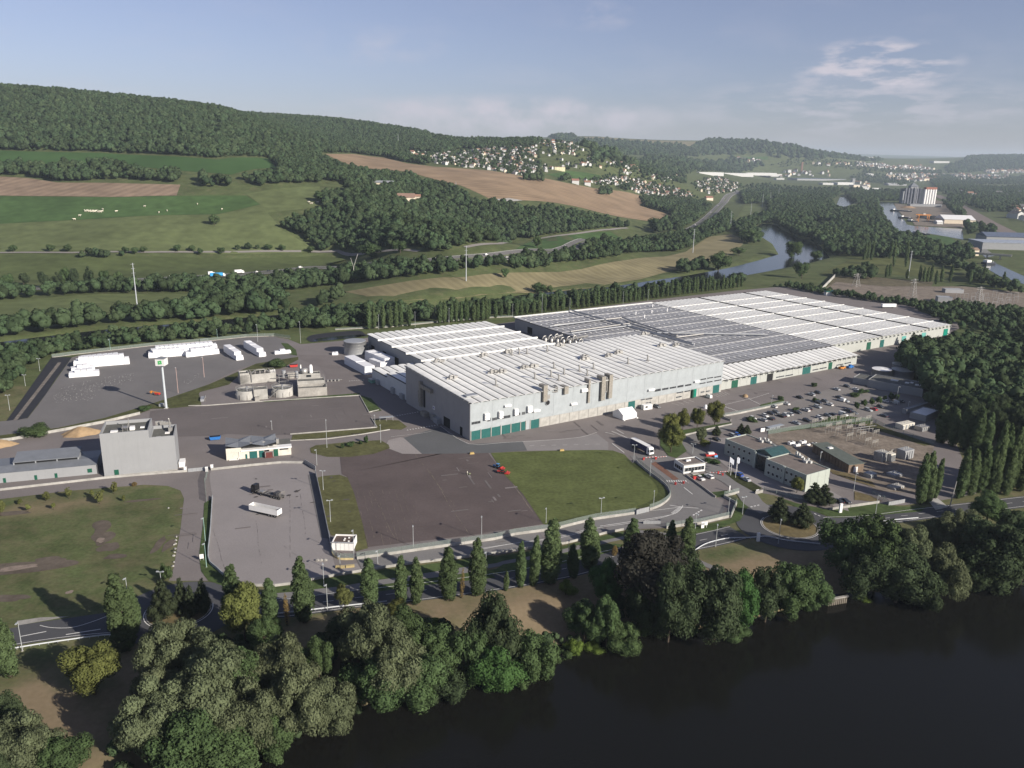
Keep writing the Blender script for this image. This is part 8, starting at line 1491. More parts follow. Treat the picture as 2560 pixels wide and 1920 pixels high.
for i, (x, yb, yt, w) in enumerate([(768,780,712,55),(828,752,690,50),(892,742,680,50),(955,728,660,55),(1005,705,655,40),(1065,700,635,60),(1110,690,640,45)]): tree('green', (x, yb), yt, w, '%s small round tree from the left in the car park row' % ordn[i], 'small trees in the car park', None, ZE)
for x, y, w, zf, lbl in [(1310,530,110,ZD,'shrub bed at the left end of the car park'),(1690,440,70,ZD,'shrubs between cars in the car park middle'),(1860,360,60,ZD,'shrubs on the car park island'),(1560,345,60,ZD,'low shrubs by the car park wall'),(750,660,110,ZE,'dark shrubs on the upper car park island'),(820,630,90,ZE,'long dark shrub strip near the dark building'),(400,575,60,ZE,'low dark hedge bush beside the marked yard')]: tree('bush', (x, y), y - 40, w, lbl, None, None, zf)
for i, (x, yb, yt, w, k) in enumerate([(10,450,290,80,'lit'),(175,350,305,75,'sapling'),(245,415,335,55,'sapling'),(400,320,245,70,'lit'),(462,395,325,50,'sapling'),(597,300,205,55,'lit'),(803,285,225,60,'sapling'),(862,345,245,75,'lit'),(985,258,160,60,'lit'),(1075,325,270,45,'sapling'),(885,250,225,50,'sapling'),(1160,190,155,50,'dry_poplar')]): tree(k, (x, yb), yt, w, '%s young tree from the left on the meadow edge' % (ordn[i]), 'young trees along the meadow edge', None, ZF)
tree('bush', (300,1000),890,260, 'dark round bush behind the sand heaps', None, 0, ZA)
for zf, x, yb, yt, w, lbl in [(ZB,660,405,330,190,'bushy green mound behind the treatment block'),(ZB,1435,1060,990,45,'small dark tree on the island lawn'),(ZB,1300,1090,1040,80,'low shrubs in the middle of the island lawn'),(ZB,1230,1110,1060,35,'thin shrub on the island lawn'),(ZB,1390,1075,1035,35,'thin shrub right on the island lawn'),(ZF,1440,990,840,110,'weedy bush patch at the meadow corner'),(ZA,1250,780,740,120,'dry bush on the bank below the sign')]: tree('bush', (x, yb), yt, w, lbl, None, None, zf)
# riverside belt: photo rows and columns of the full picture (base, top, width)
RB = [('olive',205,1500,1400,115,'light olive tree alone on the slope left of the big willows'),('dark',25,1590,1500,80,'dark tree at the lower left edge'),('willow',60,1680,1560,150,'grey green willow in the lower left corner'),('green',140,1700,1600,110,'low green tree at the bottom edge, left'),('dark',20,1720,1620,90,'shaded tree in the bottom left corner'),
 ('willow',395,1480,1345,150,'big grey willow right behind the left roundabout'),('willow',465,1500,1380,150,'big grey willow, second behind the roundabout'),('willow',350,1540,1440,120,'round willow crown leaning over the shaded slope'),('willow',440,1590,1430,190,'very large willow in the middle of the left mass'),('willow',330,1640,1500,150,'willow with pale bare limbs at the left front'),('green',520,1540,1400,120,'green tree between the big willows'),('willow',545,1640,1490,150,'willow low in the left mass'),('green',400,1720,1560,150,'green tree at the bottom of the left mass'),('green',500,1700,1570,140,'dark green tree above the water, left'),('lime',0,0,0,0,''),
 ('willow',620,1540,1390,140,'olive willow with dry tuft, middle of the mass'),('willow',640,1600,1440,150,'willow overhanging, centre left'),('willow',710,1600,1470,140,'grey willow whose crown hangs over the water'),('green',600,1650,1540,110,'green tree at the water edge, centre left'),('green',570,1420,1340,90,'small green tree near the road below the yellowing poplar'),('olive',530,1385,1270,90,'pale olive tree beside the fourth poplar'),
 ('green',690,1480,1380,60,'slim green tree in the shaded clearing'),('willow',810,1470,1310,150,'pale silver willow topping the centre mass'),('willow',870,1520,1390,150,'grey willow right of the pale silver one'),('green',820,1545,1430,140,'green tree above the bank, centre'),('green',900,1540,1420,130,'green tree over the water, centre right'),('green',880,1440,1330,110,'round tree beneath the fourth roadside gap'),('dark',760,1420,1340,110,'shaded tree behind the pale willow'),('green',940,1480,1370,110,'green tree by the dry slope'),('dark',950,1540,1440,110,'dark tree on the bank by the water, centre'),
 ('dark',1070,1490,1300,120,'tall dark tree standing free on the dry slope'),('green',1030,1500,1350,90,'tall green tree beside the dark free one'),('bright',1065,1515,1400,110,'bright green round tree at the water edge'),('green',1150,1500,1370,110,'bushy green tree on the bank right of the bright one'),('green',1120,1470,1380,80,'smaller green tree behind the bank'),
 ('green',1310,1410,1290,70,'green tree in front of the dark crowns'),('bright',1305,1310,1215,75,'fresh green round tree below the sixteenth poplar'),('green',1260,1390,1310,80,'low green tree on the shaded slope'),('green',1350,1420,1350,90,'low willow bush at the water'),
 ('purple',1400,1330,1160,160,'broad purple black beech behind the riverside trees'),('dark',1470,1310,1190,110,'dark olive tree right of the purple beech'),('dark',1385,1380,1250,90,'shaded dark tree under the beech'),('dark',1440,1410,1230,120,'tall brownish green tree reaching from bank to road'),('dark',1540,1400,1225,140,'big dark tree overhanging the canal'),('green',1500,1360,1240,100,'dark green tree behind the overhanging one'),('bright',1595,1380,1245,75,'dense bright green tree by the water'),('green',1590,1400,1350,60,'lime green bush hanging over the water'),
 ('dark',1650,1355,1235,90,'dark tree right of the bright one'),('green',1705,1345,1215,115,'broad green tree left of the quay'),('green',1750,1330,1250,70,'smaller green tree next to the quay'),
 ('green',1820,1240,1120,110,'round green tree beside the right roundabout'),('green',1890,1260,1125,130,'green tree right of the roundabout'),('willow',1960,1260,1140,110,'grey green tree behind the right bank'),('dark',1850,1310,1200,110,'half bare tree leaning above the quay'),('dark',1930,1320,1190,130,'dark overhanging tree right of the quay'),('willow',2020,1310,1180,120,'willow at the far water edge'),('dark',1985,1330,1230,110,'dark willow hanging into the canal'),('willow',2030,1210,1110,90,'pale willow crown near the eastern road'),('willow',2075,1190,1100,70,'round pale willow near the eastern road'),('dark',2110,1250,1120,120,'dark tree at the right, behind the road bend'),('dark',2150,1290,1140,150,'big dark tree by the water at the right edge'),('green',2200,1280,1120,110,'green tree at the right edge'),('dark',2080,1290,1200,100,'shaded tree right of the canal willows'),('green',2130,1130,1070,90,'green tree in front of the right poplar row'),('dark',2180,1190,1100,90,'dark tree beyond the eastern road')]
for k, x, yb, yt, w, lbl in RB:
 if w: tree(k, (x, yb), yt, w * .97, lbl, None, None, ZW)
for x, yb, yt, w, k, lbl in [(1222,1285,1255,45,'limebush','lime green bush leaning on the dry slope'),(1240,1420,1385,50,'limebush','yellow green bush on the bank'),(1280,1415,1385,50,'limebush','yellow green bush on the bank, right'),(505,1700,1640,45,'limebush','bright yellow green bush at the bottom edge'),(1210,1440,1400,60,'bush','green bush on the bank'),(1395,1370,1340,45,'bush','small bush at the water'),(1790,1310,1290,40,'bush','low bush left of the quay'),(1170,1430,1395,50,'bush','bush beside the dry slope'),(590,1365,1335,50,'bush','bush at the road edge below the trees'),(930,1370,1340,60,'limebush','yellowish bush by the dry slope'),(1250,1330,1300,40,'bush','shaded bush on the dry slope'),(1860,1305,1280,40,'limebush','lime bush in the water by the quay'),(860,1330,1300,50,'olive','pale shrub at the road edge')]: tree(k, (x, yb), yt, w, lbl, None, None, ZW)
# undergrowth closing the riverside belt
pts, sc = [], []
belt = [G(x * 1.1573, y * 1.1573)[:2] for x, y in [(330,1500),(420,1380),(600,1400),(760,1370),(950,1340),(980,1400),(1040,1430),(1180,1400),(1240,1380),(1280,1330),(1330,1280),(1420,1260),(1480,1290),(1560,1310),(1700,1290),(1720,1340),(1560,1400),(1400,1420),(1260,1430),(1130,1510),(980,1560),(800,1600),(640,1680),(500,1760),(250,1760),(220,1640)]]
xs, ys_ = scatter_in(belt, 4.2); db = (ys_ - np.interp(xs, BX, BY)) * .93; k = db > -1.0; xs, ys_ = xs[k], ys_[k]
gn_scatter('riverside_undergrowth', np.stack([xs, ys_, hf(xs, ys_) - .6], -1), RNG.uniform(.25, .5, len(xs)), 'low undergrowth filling the gaps between the riverside trees', 'undergrowth')
bx = np.arange(-150,190,2.2); by = np.interp(bx, BX, BY) + RNG.uniform(-1.5,3, len(bx)); kk = ~((bx > 92) & (bx < 116)); bx, by = bx[kk], by[kk]; gn_scatter('bank_scrub', np.stack([bx, by, hf(bx, by) - .5], -1), RNG.uniform(.16, .36, len(bx)), 'scrub hanging over the water along the canal bank', 'scrub')
# poplar rows on the right
for i, (x, yb, yt, w) in enumerate([(1500,1060,730,130),(1590,1090,762,110),(1690,1120,750,120),(1775,1150,748,115),(1855,1150,790,110),(1660,1530,1090,110),(1745,1510,1110,105),(1640,1540,1250,90),(1830,1490,1060,110),(1900,1450,1100,105),(1925,1500,870,110),(2005,1490,905,110),(2090,1470,925,110),(2160,1450,1000,110),(2230,1430,980,110),(2050,1510,1080,100),(1960,1500,1150,100),(2180,1480,1200,100)]): tree('poplar', (x, yb), yt, w, 'tall poplar in the dense rows at the right edge', 'poplar rows at the right edge', i, ZE)
for x, yb, yt, w, lbl in [(1310,1590,1150,110,'left poplar of the free standing group by the pale drive'),(1380,1585,1130,100,'middle poplar of the free standing group by the pale drive'),(1435,1540,1190,75,'right poplar of the free standing group by the pale drive')]: tree('poplar', (x, yb), yt, w, lbl, None, None, ZE)
# poplar row behind the works
rp = [(x, yb, ZQ) for x, yb in [(290,292),(350,285),(450,280),(540,272),(600,265),(660,262),(750,258),(1100,225),(1155,220),(1230,212),(1290,208),(1350,204),(1410,200),(1490,195),(1540,190),(1600,185),(1640,182)]]
for i, (x, yb, zf) in enumerate(rp):
 b = P(*zf(x, yb)); tree_at('midpoplar', b, random.uniform(15,19.5), random.uniform(3.6,4.8), '%s tall slim poplar from the left behind the white roofed hall' % ordn[i], 'poplar row behind the works')
p0, p1, p2 = P(*ZP(20,415)), P(*ZP(850,320)), P(*ZN(2030,1440)); n = 0
for a, b in ((p0, p1),(p1, p2)):
 L = np.hypot(*(b - a)[:2]);
 for k in range(int(L / 6.2)):
  q = a + (b - a) * (k + random.uniform(-.2, .2)) * 6.2 / L; h_ = random.uniform(10,16); tree_at('midpoplar', (q[0], q[1] + 3,0), h_, random.uniform(3.2,4.6), 'slim poplar in the long row behind the grey roofed hall', 'poplar row behind the works')
back = [P(*ZB(560,40)), P(*ZB(900,90)), P(*ZB(1380,70)), P(*ZQ(1100,190)), P(*ZQ(1700,150)), P(*ZP(850,300)), P(*ZN(2030,1420)), P(*ZN(2030,1400)), P(*ZP(850,250)), P(*ZP(60,330)), P(*ZQ(900,120)), P(*ZQ(100,150)), P(*ZB(900,0)), P(*ZB(560,0))]
forest('riverside_wood', [back], 6.5,9.5, 'trees along the near river bank behind the poplar row', vary=.4, inset=0)
# field and hedgerow trees in the middle distance
for zf, x, yb, yt, w, lbl in [(ZM,1935,1540,1450,75,'single round tree at the upper edge of the hay field'),(ZN,225,1500,1405,110,'large round tree at the lower edge of the hay field'),(ZN,325,1500,1420,65,'smaller round tree right of the large one by the hay field'),(ZL,1485,1005,925,80,'single dark tree in the middle of the pasture'),(ZO,205,1205,1040,160,'round tree on an islet in the river'),(ZO,410,1215,1130,100,'round tree on the right river bank'),(ZO,290,1370,1220,120,'sparse tall tree at the river bend'),(ZN,1780,1310,1140,190,'big round tree by the river at the end of the hay field'),(ZN,1530,1310,1240,110,'bushy tree on the river bank'),(ZN,1640,1290,1230,90,'small tree on the river bank beside the big round one'),(ZN,2040,1060,930,190,'big dark tree where the hay field ends'),(ZN,1960,1170,1090,130,'tree between the hay field and the bend'),(ZN,220,1110,990,80,'tree on the motorway meadow'),(ZN,1230,960,840,110,'tall tree at the foot of the stubble field'),(ZM,350,880,780,130,'round tree at the corner of the upper meadow'),(ZM,640,840,750,110,'round tree beside the meadow lane'),(ZM,1040,1320,1210,150,'dense tree below the wood by the road'),(ZM,790,1370,1240,200,'broad tree in front of the wood by the road')]: tree('mid', (x, yb), yt, w, lbl, None, None, zf)
for i, (x, yb) in enumerate([(95,1190),(350,1188),(468,1188),(870,1200),(935,1205),(995,1195),(1228,1188),(1330,1188),(1858,1180),(1952,1185),(2150,1195),(1525,1205),(1385,1210)]): tree('mid', (x, yb), yb - 52,55, '%s round tree from the left along the country road' % ordn[i], 'round trees along the country road', None, ZL)
for i, (x, yb, yt) in enumerate([(165,1420,1330),(60,1430,1340),(310,1440,1320),(455,1440,1275),(620,1430,1290),(735,1420,1310),(530,1440,1300),(820,1430,1310),(400,1450,1330),(30,1450,1360)]): tree('mid' if i % 2 else 'middark', (x, yb), yt, 75, '%s tall tree standing out of the tree belt by the motorway' % ordn[i], 'taller trees in the motorway belt', None, ZL)
b = P(*ZM(635,1560)); t = thing('bare_tree', 'pale dead forked tree at the edge of the belt above the hay field', 'dead tree', b); MB().cyl((0,0,0),(.5,0,13),.5,.35,7).tube([(.5,0,13),(5,0,26)],.3,6).tube([(.5,0,13),(-2,0,22)],.22,6).obj('trunk', M_CONC_L, t)
for i, (x, yb, yt) in enumerate([(830,1210,1050),(860,1200,1040),(890,1210,1050),(1050,1200,1030),(1085,1270,1040),(1190,1270,1040),(1310,1390,1250),(1345,1400,1270),(1375,1400,1270),(1400,1400,1240),(1450,1420,1300),(1500,1400,1260),(1570,1400,1240),(1740,1420,1290),(1850,1400,1260),(2030,1440,1310),(1020,1360,1250),(1050,1350,1240),(1200,1370,1290)]): tree('midpoplar', (x, yb), yt, 34, 'slender poplar in the park beyond the far warehouse', 'slender park poplars', None, ZO)
# dark wood at the right, nearest trees singly, the rest as one mass
rw = [P(*q) for q in [ZE(1100,240),ZE(1250,180),ZE(1450,160),ZE(1700,130),ZE(2000,120),(2620,830),(2900,900),(2900,1300),ZE(2212,1250),ZE(2212,1150),ZE(1900,1050),ZE(1560,980),ZE(1450,760),ZE(1330,560),ZE(1120,420),ZE(1080,300)]]
xs, ys_ = scatter_in(rw, 6.8); tt = 1 + 13 / (CAM_H - 13); k = inside(xs * tt, ys_ * tt, [q[:2] for q in rw]); xs, ys_ = xs[k], ys_[k]
order = np.argsort(np.hypot(xs, ys_)); sel = set(order[:110].tolist())
for j in order[:110]: tree_at('dark' if j % 6 else 'green', (xs[j], ys_[j], 0), random.uniform(12.5,16.5), random.uniform(9,12), 'broad tree in the dark wood at the right edge', 'trees of the dark wood at the right')
rest = [j for j in range(len(xs)) if j not in sel]; gn_scatter('dark_wood', np.stack([xs[rest], ys_[rest], np.zeros(len(rest))], -1), RNG.uniform(1.1,1.5, len(rest)), 'deeper part of the dark wood at the right edge')
forest('wood_behind_warehouse', [PP(ZO, (1340,1640),(1700,1640),(2212,1700),(2500,1800),(2600,2000)) + [P(2600,830), P(*ZE(1900,100)), P(*ZE(1750,60))]], 9,7, 'scrubby wood right of the far warehouse', vary=.5, inset=0)
forest('wood_left_edge', [PP(ZL, (-600,1480),(-180,1480),(-180,1640),(-600,1700))], 9,11, 'trees continuing the belt beyond the left edge')
forest('far_ridge_wood', [PP(ZN, (180,150),(540,150),(580,178),(900,190),(1250,210),(1560,235),(1700,180),(2212,200),(2212,290),(1900,300),(1700,300),(1200,310),(900,300),(700,270),(600,230),(400,190)), PP(ZO, (-100,200),(200,230),(400,280),(700,320),(1000,350),(950,360),(400,350),(0,330)), PP(ZN, (700,300),(1200,330),(1900,330),(2212,380),(1900,430),(1500,420),(1000,390),(700,340)), PP(ZO, (1540,410),(1700,350),(1820,320),(2400,325),(2400,440),(1900,440),(1550,460))], 42,38, 'far woods on the blue ridges at the horizon', vary=.2, sink=.35, inset=0)
forest('valley_woods', [PP(ZN, (620,260),(900,340),(1200,380),(1500,430),(1500,560),(1300,560),(1000,470),(700,390)), PP(ZN, (1100,420),(1500,400),(2000,440),(2000,470),(1500,470),(1150,450)), PP(ZN, (1960,580),(2212,560),(2212,600),(2000,610)), PP(ZO, (-50,560),(600,600),(1150,620),(1150,640),(400,630),(-50,640)), PP(ZO, (0,390),(900,400),(1500,440),(1500,470),(900,450),(0,410)), PP(ZO, (1480,500),(2300,480),(2300,560),(1700,560)), PP(ZO, (830,440),(1300,520),(1150,570),(700,500))], 26,11, 'woods and gardens scattered through the valley town', vary=.5, inset=0)
forest('river_bend_wood', [PP(ZN, (1890,900),(2030,880),(2212,800),(2212,1000),(2130,1060),(2090,1090),(2000,1060),(1960,1000)), PP(ZN, (1380,1300),(1500,1240),(1660,1200),(1700,1300),(1480,1340))], 9,11, 'dark trees along the left bank of the river bend', vary=.4, inset=.5)
forest('scrub_beside_warehouse', [PP(ZO, (1360,1640),(2300,1690),(2400,1760),(2400,2000),(1900,1950),(1500,1760))], 9,5, 'bushes dotted over the rough ground right of the far warehouse', vary=.5, inset=0)
# === hillside village, valley town, harbour
M_HW = mat('house_white', (.50, .50, .485), .8, .3, .05, rnd=.12); M_HC = mat('house_cream', (.62, .54, .42), .8, .3, .06, rnd=.15); M_RT = mat('roof_tile_red', (.22, .115, .085), .85, .3, .15, rnd=.3); M_RG = mat('roof_slate', (.16, .15, .15), .8, .3, .15, rnd=.3); M_RB = mat('roof_brown', (.22, .145, .11), .85, .3, .15, rnd=.3)
def house_mesh(w, d, h, r, mw, mr, nm):
 mb = MB(); mb.box(-w/2,-d/2,-3, w/2, d/2, h); mb.add([(-w/2,-d/2,h),(-w/2,d/2,h),(-w/2,0,h+r-.15),(w/2,-d/2,h),(w/2,d/2,h),(w/2,0,h+r-.15)], [(0,2,1),(3,4,5)])
 mb.mt(1); o = .5; mb.add([(-w/2-o,-d/2-o,h-.2),(w/2+o,-d/2-o,h-.2),(w/2+o,0,h+r),(-w/2-o,0,h+r),(-w/2-o,d/2+o,h-.2),(w/2+o,d/2+o,h-.2)], [(0,1,2,3),(3,2,5,4)]); mb.box(w*.2,-.4, h + r * .3, w*.2 + .8, .4, h + r + .9)
 mb.mt(2)
 for x in (-w*.32,0, w*.3):
  for z in ([1.0,3.6] if h > 4.5 else [1.0]): mb.box(x - .55,-d/2 - .06, z, x + .55,-d/2 - .01, z + 1.3)
 return mb.mesh(nm, [mw, mr, M_GLASS])
HM = [house_mesh(11,9,5.6,2.8, M_HW, M_RT, 'house'), house_mesh(10,8.5,5.4,2.6, M_HW, M_RG, 'house'), house_mesh(13,9,4.6,2.8, M_HW, M_RB, 'house'), house_mesh(9,8,6.4,3, M_HC, M_RT, 'house'), house_mesh(12,9,5.8,2.4, M_HW, M_RG, 'house')]
NH = [0]
def houses(zf, poly, n, lbl, grp, s=(.6, .9), red=.4, rows=True):
 pl = [P(*zf(*q)) for q in poly]; c = 0; g = 0; tr = []; xs = [p[0] for p in pl]; ys2 = [p[1] for p in pl]; used = []
 A = RNG.uniform(min(xs), max(xs), n * 14); B = RNG.uniform(min(ys2), max(ys2), n * 14); k = inside(A, B, [p[:2] for p in pl]); A, B = A[k], B[k]; Z = hf(A, B)
 for a, b, z in zip(A, B, Z):
  if any((a - u) ** 2 + (b - v) ** 2 < 9.5 ** 2 for u, v in used): continue
  used.append((a, b)); i = random.choice((0,3,2)) if random.random() < red else random.choice((1,4,1,2)); sc = random.uniform(*s)
  if NH[0] < 300: NH[0] += 1; o = link('house', HM[i], None, (a, b, z), random.choice((.2, .5,-.6,1.7)) + random.uniform(-.25, .25),(sc,) * 3); tag(o, lbl, 'house', grp)
  else: far_houses.append((a, b, z, sc))
  c += 1
  if c >= n: break
 return used
far_houses = []
vil = [(0,480),(-300,470),(-420,465),(-560,400),(-400,380),(-150,350),(60,230),(330,205),(560,225),(740,330),(950,380),(1000,480),(880,500),(650,440),(560,410),(300,440),(250,485)]
u1 = houses(ZM, [(1040,452),(1400,470),(1500,440),(1700,440),(1820,400),(2212,410),(2212,650),(2060,648),(1800,605),(1560,582),(1360,570),(1330,530),(1200,490)], 230, 'small white house on the hillside village slope', 'houses of the hillside village', red=.25)
u2 = houses(ZN, [(0,240),(200,220),(430,195),(600,240),(760,330),(900,380),(760,420),(620,400),(400,440),(250,470),(0,478)], 230, 'white house near the top of the hillside village', 'houses at the village top', red=.4)
u3 = houses(ZN, [(500,505),(640,530),(760,560),(880,560),(1000,600),(1180,650),(1250,640),(1480,700),(1560,660),(1500,620),(1240,560),(980,490),(880,500),(820,530),(700,540)], 210, 'house at the lower edge of the village by the stubble field', 'houses at the lower village edge', red=.35)
u4 = houses(ZN, [(930,390),(1080,400),(1200,480),(1430,450),(1440,520),(1300,540),(1180,500),(980,500)], 90, 'red roofed house in the middle of the village', 'red roofed houses of the village', red=.9)
u5 = houses(ZN, [(1560,600),(1950,560),(1960,590),(1880,620),(1760,640),(1620,640),(1560,520),(1800,500),(1960,550)], 100, 'red roofed house where the village meets the motorway', 'houses by the motorway', red=.9)
for zf, poly, n, red in [(ZO,[(350,370),(600,380),(900,380),(1300,400),(1500,440),(1300,440),(900,420),(400,400)],160,.5),(ZO,[(1020,470),(1480,470),(1500,520),(1300,540),(1030,520)],110,.5),(ZO,[(1500,470),(1900,480),(2100,470),(2000,520),(1600,520)],90,.4),(ZO,[(1850,440),(2212,430),(2212,460),(1900,460)],60,.3),(ZO,[(2080,760),(2260,780),(2260,900),(2100,860)],18,.5),(ZO,[(60,440),(540,450),(540,490),(100,500)],20,.4),(ZN,[(1950,330),(2150,340),(2120,370),(1980,360)],12,.2),(ZO,[(1600,620),(1900,700),(2212,640),(2212,620)],14,.5),(ZO,[(700,530),(900,540),(900,600),(700,590)],8,.2)]:
 houses(zf, poly, n, 'distant house of the valley town', 'houses of the valley town', (1.2,2.2), red)
hcol = bpy.data.collections.new('town_houses')
for m_ in HM: hcol.objects.link(bpy.data.objects.new('town_house', m_))
if far_houses: gn_scatter('valley_town_houses', [p[:3] for p in far_houses], [p[3] for p in far_houses], 'distant roofs and walls of the valley town', 'town', coll=hcol)
U = np.array(u1 + u2 + u3 + u4 + u5); pts = []
for a, b in U:
 for k in range(3): pts.append((a + random.choice((-1,1)) * random.uniform(10,17), b + random.choice((-1,1)) * random.uniform(10,17)))
pts = np.array(pts); gn_scatter('village_garden_trees', np.c_[pts, hf(pts[:, 0], pts[:, 1])], RNG.uniform(.35, .9, len(pts)), 'garden trees and hedges between the village houses', 'garden trees')
def fbox(zf, x, y, w, d, h, lbl, mw, mr, rz=.2, pitch=0., nm='industrial_building', cat='industrial building'):
 b = P(*zf(x, y)); t = thing(nm, lbl, cat, b, rz); mb = MB(); mb.box(-w/2,-d/2,-6, w/2, d/2, h); mb.obj('wall', mw, t); mb = MB()
 if pitch: mb.prof([(-d/2 - 1, h),(d/2 + 1, h),(0, h + pitch)], -w/2 - .5, w/2 + .5, 'x')
 else: mb.box(-w/2 - .5,-d/2 - .5, h + .02, w/2 + .5, d/2 + .5, h + .8)
 mb.obj('roof', mr, t); return t
for a in [(ZN,1700,470,120,60,9,'long white shed left of the row of valley factories',M_HW,M_WHITE2),(ZN,1930,478,160,80,10,'long white shed in the valley, nearest the motorway',M_HW,M_WHITE2),(ZN,2100,470,260,90,10,'longest white factory roof in the valley',M_HW,M_WHITE2),(ZO,20,480,120,90,10,'white factory roof at the left of the valley town',M_HW,M_WHITE2),(ZO,420,520,340,120,9,'wide blue grey factory roof in the valley',M_CLADG,mat('blue_slate_roof',(.10,.13,.20),.6)),(ZO,640,560,90,60,12,'white hall beside the blue grey factory',M_HW,M_WHITE2),(ZO,500,560,60,40,9,'white shed below the blue grey factory',M_HW,M_WHITE2),(ZO,790,580,90,40,10,'pale long shed right of the white hall',M_HC,M_WHITE2),(ZO,860,600,130,40,6,'low white shed by the canal end',M_HW,M_WHITE2),(ZO,870,480,50,30,12,'white block right of the town centre',M_HW,M_WHITE2),(ZO,1660,640,60,40,6,'low cream hall beyond the silos',M_HC,M_WHITE2),(ZO,1100,565,110,40,6,'low grey shed behind the silos',M_CLADG,M_GREYM),(ZN,1655,380,45,25,7,'white farm building on the far slope, left',M_HW,M_WHITE2),(ZN,1780,402,50,25,7,'white farm building on the far slope, right',M_HC,M_WHITE2),(ZO,800,335,200,60,14,'far pale warehouse on the horizon plain',M_HW,M_WHITE2),(ZO,1480,370,160,60,14,'far white works at the foot of the right hill',M_HW,M_WHITE2),(ZO,1060,560,60,30,9,'small hall at the canal head',M_CLADG,M_GREYM),(ZO,95,515,55,35,9,'white block by the lake trees',M_HW,M_WHITE2),(ZO,1200,525,50,25,14,'pale apartment block behind the silos, left',M_HC,M_RB),(ZO,1345,525,60,25,14,'pale apartment block behind the silos, right',M_HC,M_RB),(ZO,1060,500,60,25,14,'pale apartment block in the town',M_HC,M_RB)]: fbox(*a)
for zf, x, yb, yt, r, lbl, m, nm in [(ZO,1182,418,390,9,'white tower block in the far town',M_WHITE2,'tower_block'),(ZO,288,455,365,5,'slender brick chimney tower in the valley town',M_RT,'church_tower'),(ZO,733,560,505,7,'grey water tower beside the white hall',M_CLADG,'water_tower'),(ZO,182,455,430,10,'white tower block left of the brick tower',M_WHITE2,'tower_block')]:
 b = P(*zf(x, yb)); h = HT(b, zf(0, yt)[1]); t = thing(nm, lbl, nm.replace('_', ' '), b); MB().box(-r, -r, 0, r, r, h * .9).obj('shaft', m, t); MB().box(-r*1.2,-r*1.2, h * .9, r*1.2, r*1.2, h).obj('cap', m, t)
# silos
b = P(*ZO(1385,735)); hS = HT(b, ZO(0,600)[1]); sc = math.hypot(b[1], CAM_H) * .28933 / F_PX
t = thing('grain_silo', 'white ribbed grain silo with a red brown top house beside the dark silo', 'silo', b, .0)
for k in range(5): MB().cyl((-42*sc + k*21*sc, 0,0),(-42*sc + k*21*sc, 0, hS),10.2*sc, 10.2*sc, 16).obj('silo_tube', M_WHITE2, t)
MB().box(-54*sc, 3,0,54*sc, 20, hS).obj('rear_body', M_CREAM, t); MB().box(-40*sc, -3, hS, 50*sc, 14, hS + 18*sc).obj('top_house', mat('red_brown_clad', (.30, .13, .09), .8), t)
b2 = P(*ZO(1235,722)); hS2 = HT(b2, ZO(0,590)[1]); t = thing('dark_silo', 'dark slate silo block with a pointed head house left of the white silo', 'silo', b2,0)
for k in range(6): MB().cyl((-62*sc + k*25*sc, 0,0),(-62*sc + k*25*sc, 0, hS2),12*sc, 12*sc, 14).obj('silo_tube', mat('slate_clad', (.12, .125, .15), .8), t)
MB().box(-70*sc, 4,0,70*sc, 30, hS2 - 2).obj('rear_body', mat('slate_clad', (.12, .125, .15)), t); MB().box(-25*sc, -4, hS2,40*sc, 14, hS2 + 14*sc).obj('top_house', M_CLADG, t); MB().add([(-30*sc,-6,hS2+14*sc),(45*sc,-6,hS2+14*sc),(45*sc,16,hS2+14*sc),(-30*sc,16,hS2+14*sc),(5*sc,5,hS2+48*sc)], [(0,1,4),(1,2,4),(2,3,4),(3,0,4)]).obj('pointed_roof', M_BLUEG, t)
MB().cyl((-78*sc, 0,0),(-78*sc, 0, hS2 * .8),8*sc, 8*sc, 12).cyl((20*sc, -8,0),(20*sc, -8, hS2 + 5),3*sc, 3*sc, 8).obj('loading_leg', M_GREYM, t)
b = P(*ZO(1145,715)); t = thing('harbour_crane', 'yellow crane with a raised jib at the foot of the dark silo', 'crane', b); MB().box(-5,-5,0,5,5,7).obj('cab', mat('crane_yellow', (.5, .36, .08), .6), t); MB().cyl((0,0,6),(20,4,34),1.0, .5,6).obj('jib', mat('crane_yellow', (.5, .36, .08)), t)
b = P(*ZO(1335,880)); t = thing('gantry_crane', 'orange gantry crane on the harbour quay', 'crane', b, -.1); mb = MB(); [mb.box(x, y, 0, x + 1.2, y + 1.2,14) for x in (-11,10) for y in (-5,4)]; mb.obj('leg', M_ORANGE, t); MB().box(-14,-5,14,14,-3.5,16).box(-14,4,14,14,5.5,16).obj('bridge', M_ORANGE, t); MB().box(-2,-4,15,3,4,18).obj('trolley', M_CREAM, t)
drape('harbour_quay', [P(*ZO(*q)) for q in [(1090,720),(1200,735),(1450,690),(1560,720),(1640,830),(1700,900),(1690,935),(1270,912),(1240,870),(1170,830),(1110,770)]], 40, .5, M_GRAVEL)
fbox(ZO, 1610,890,62,60,9, 'pale roofed harbour warehouse at the end of the quay', M_HC, M_WHITE2,-.15,8, 'harbour_warehouse', 'warehouse'); fbox(ZO, 1350,748,90,22,6, 'long low shed in front of the silos', M_CLADG, M_GREYM, -.05); fbox(ZO, 1470,900,13,12,5, 'small white gabled hut on the quay', M_HW, M_WHITE2, .1,3, 'quay_hut', 'hut')
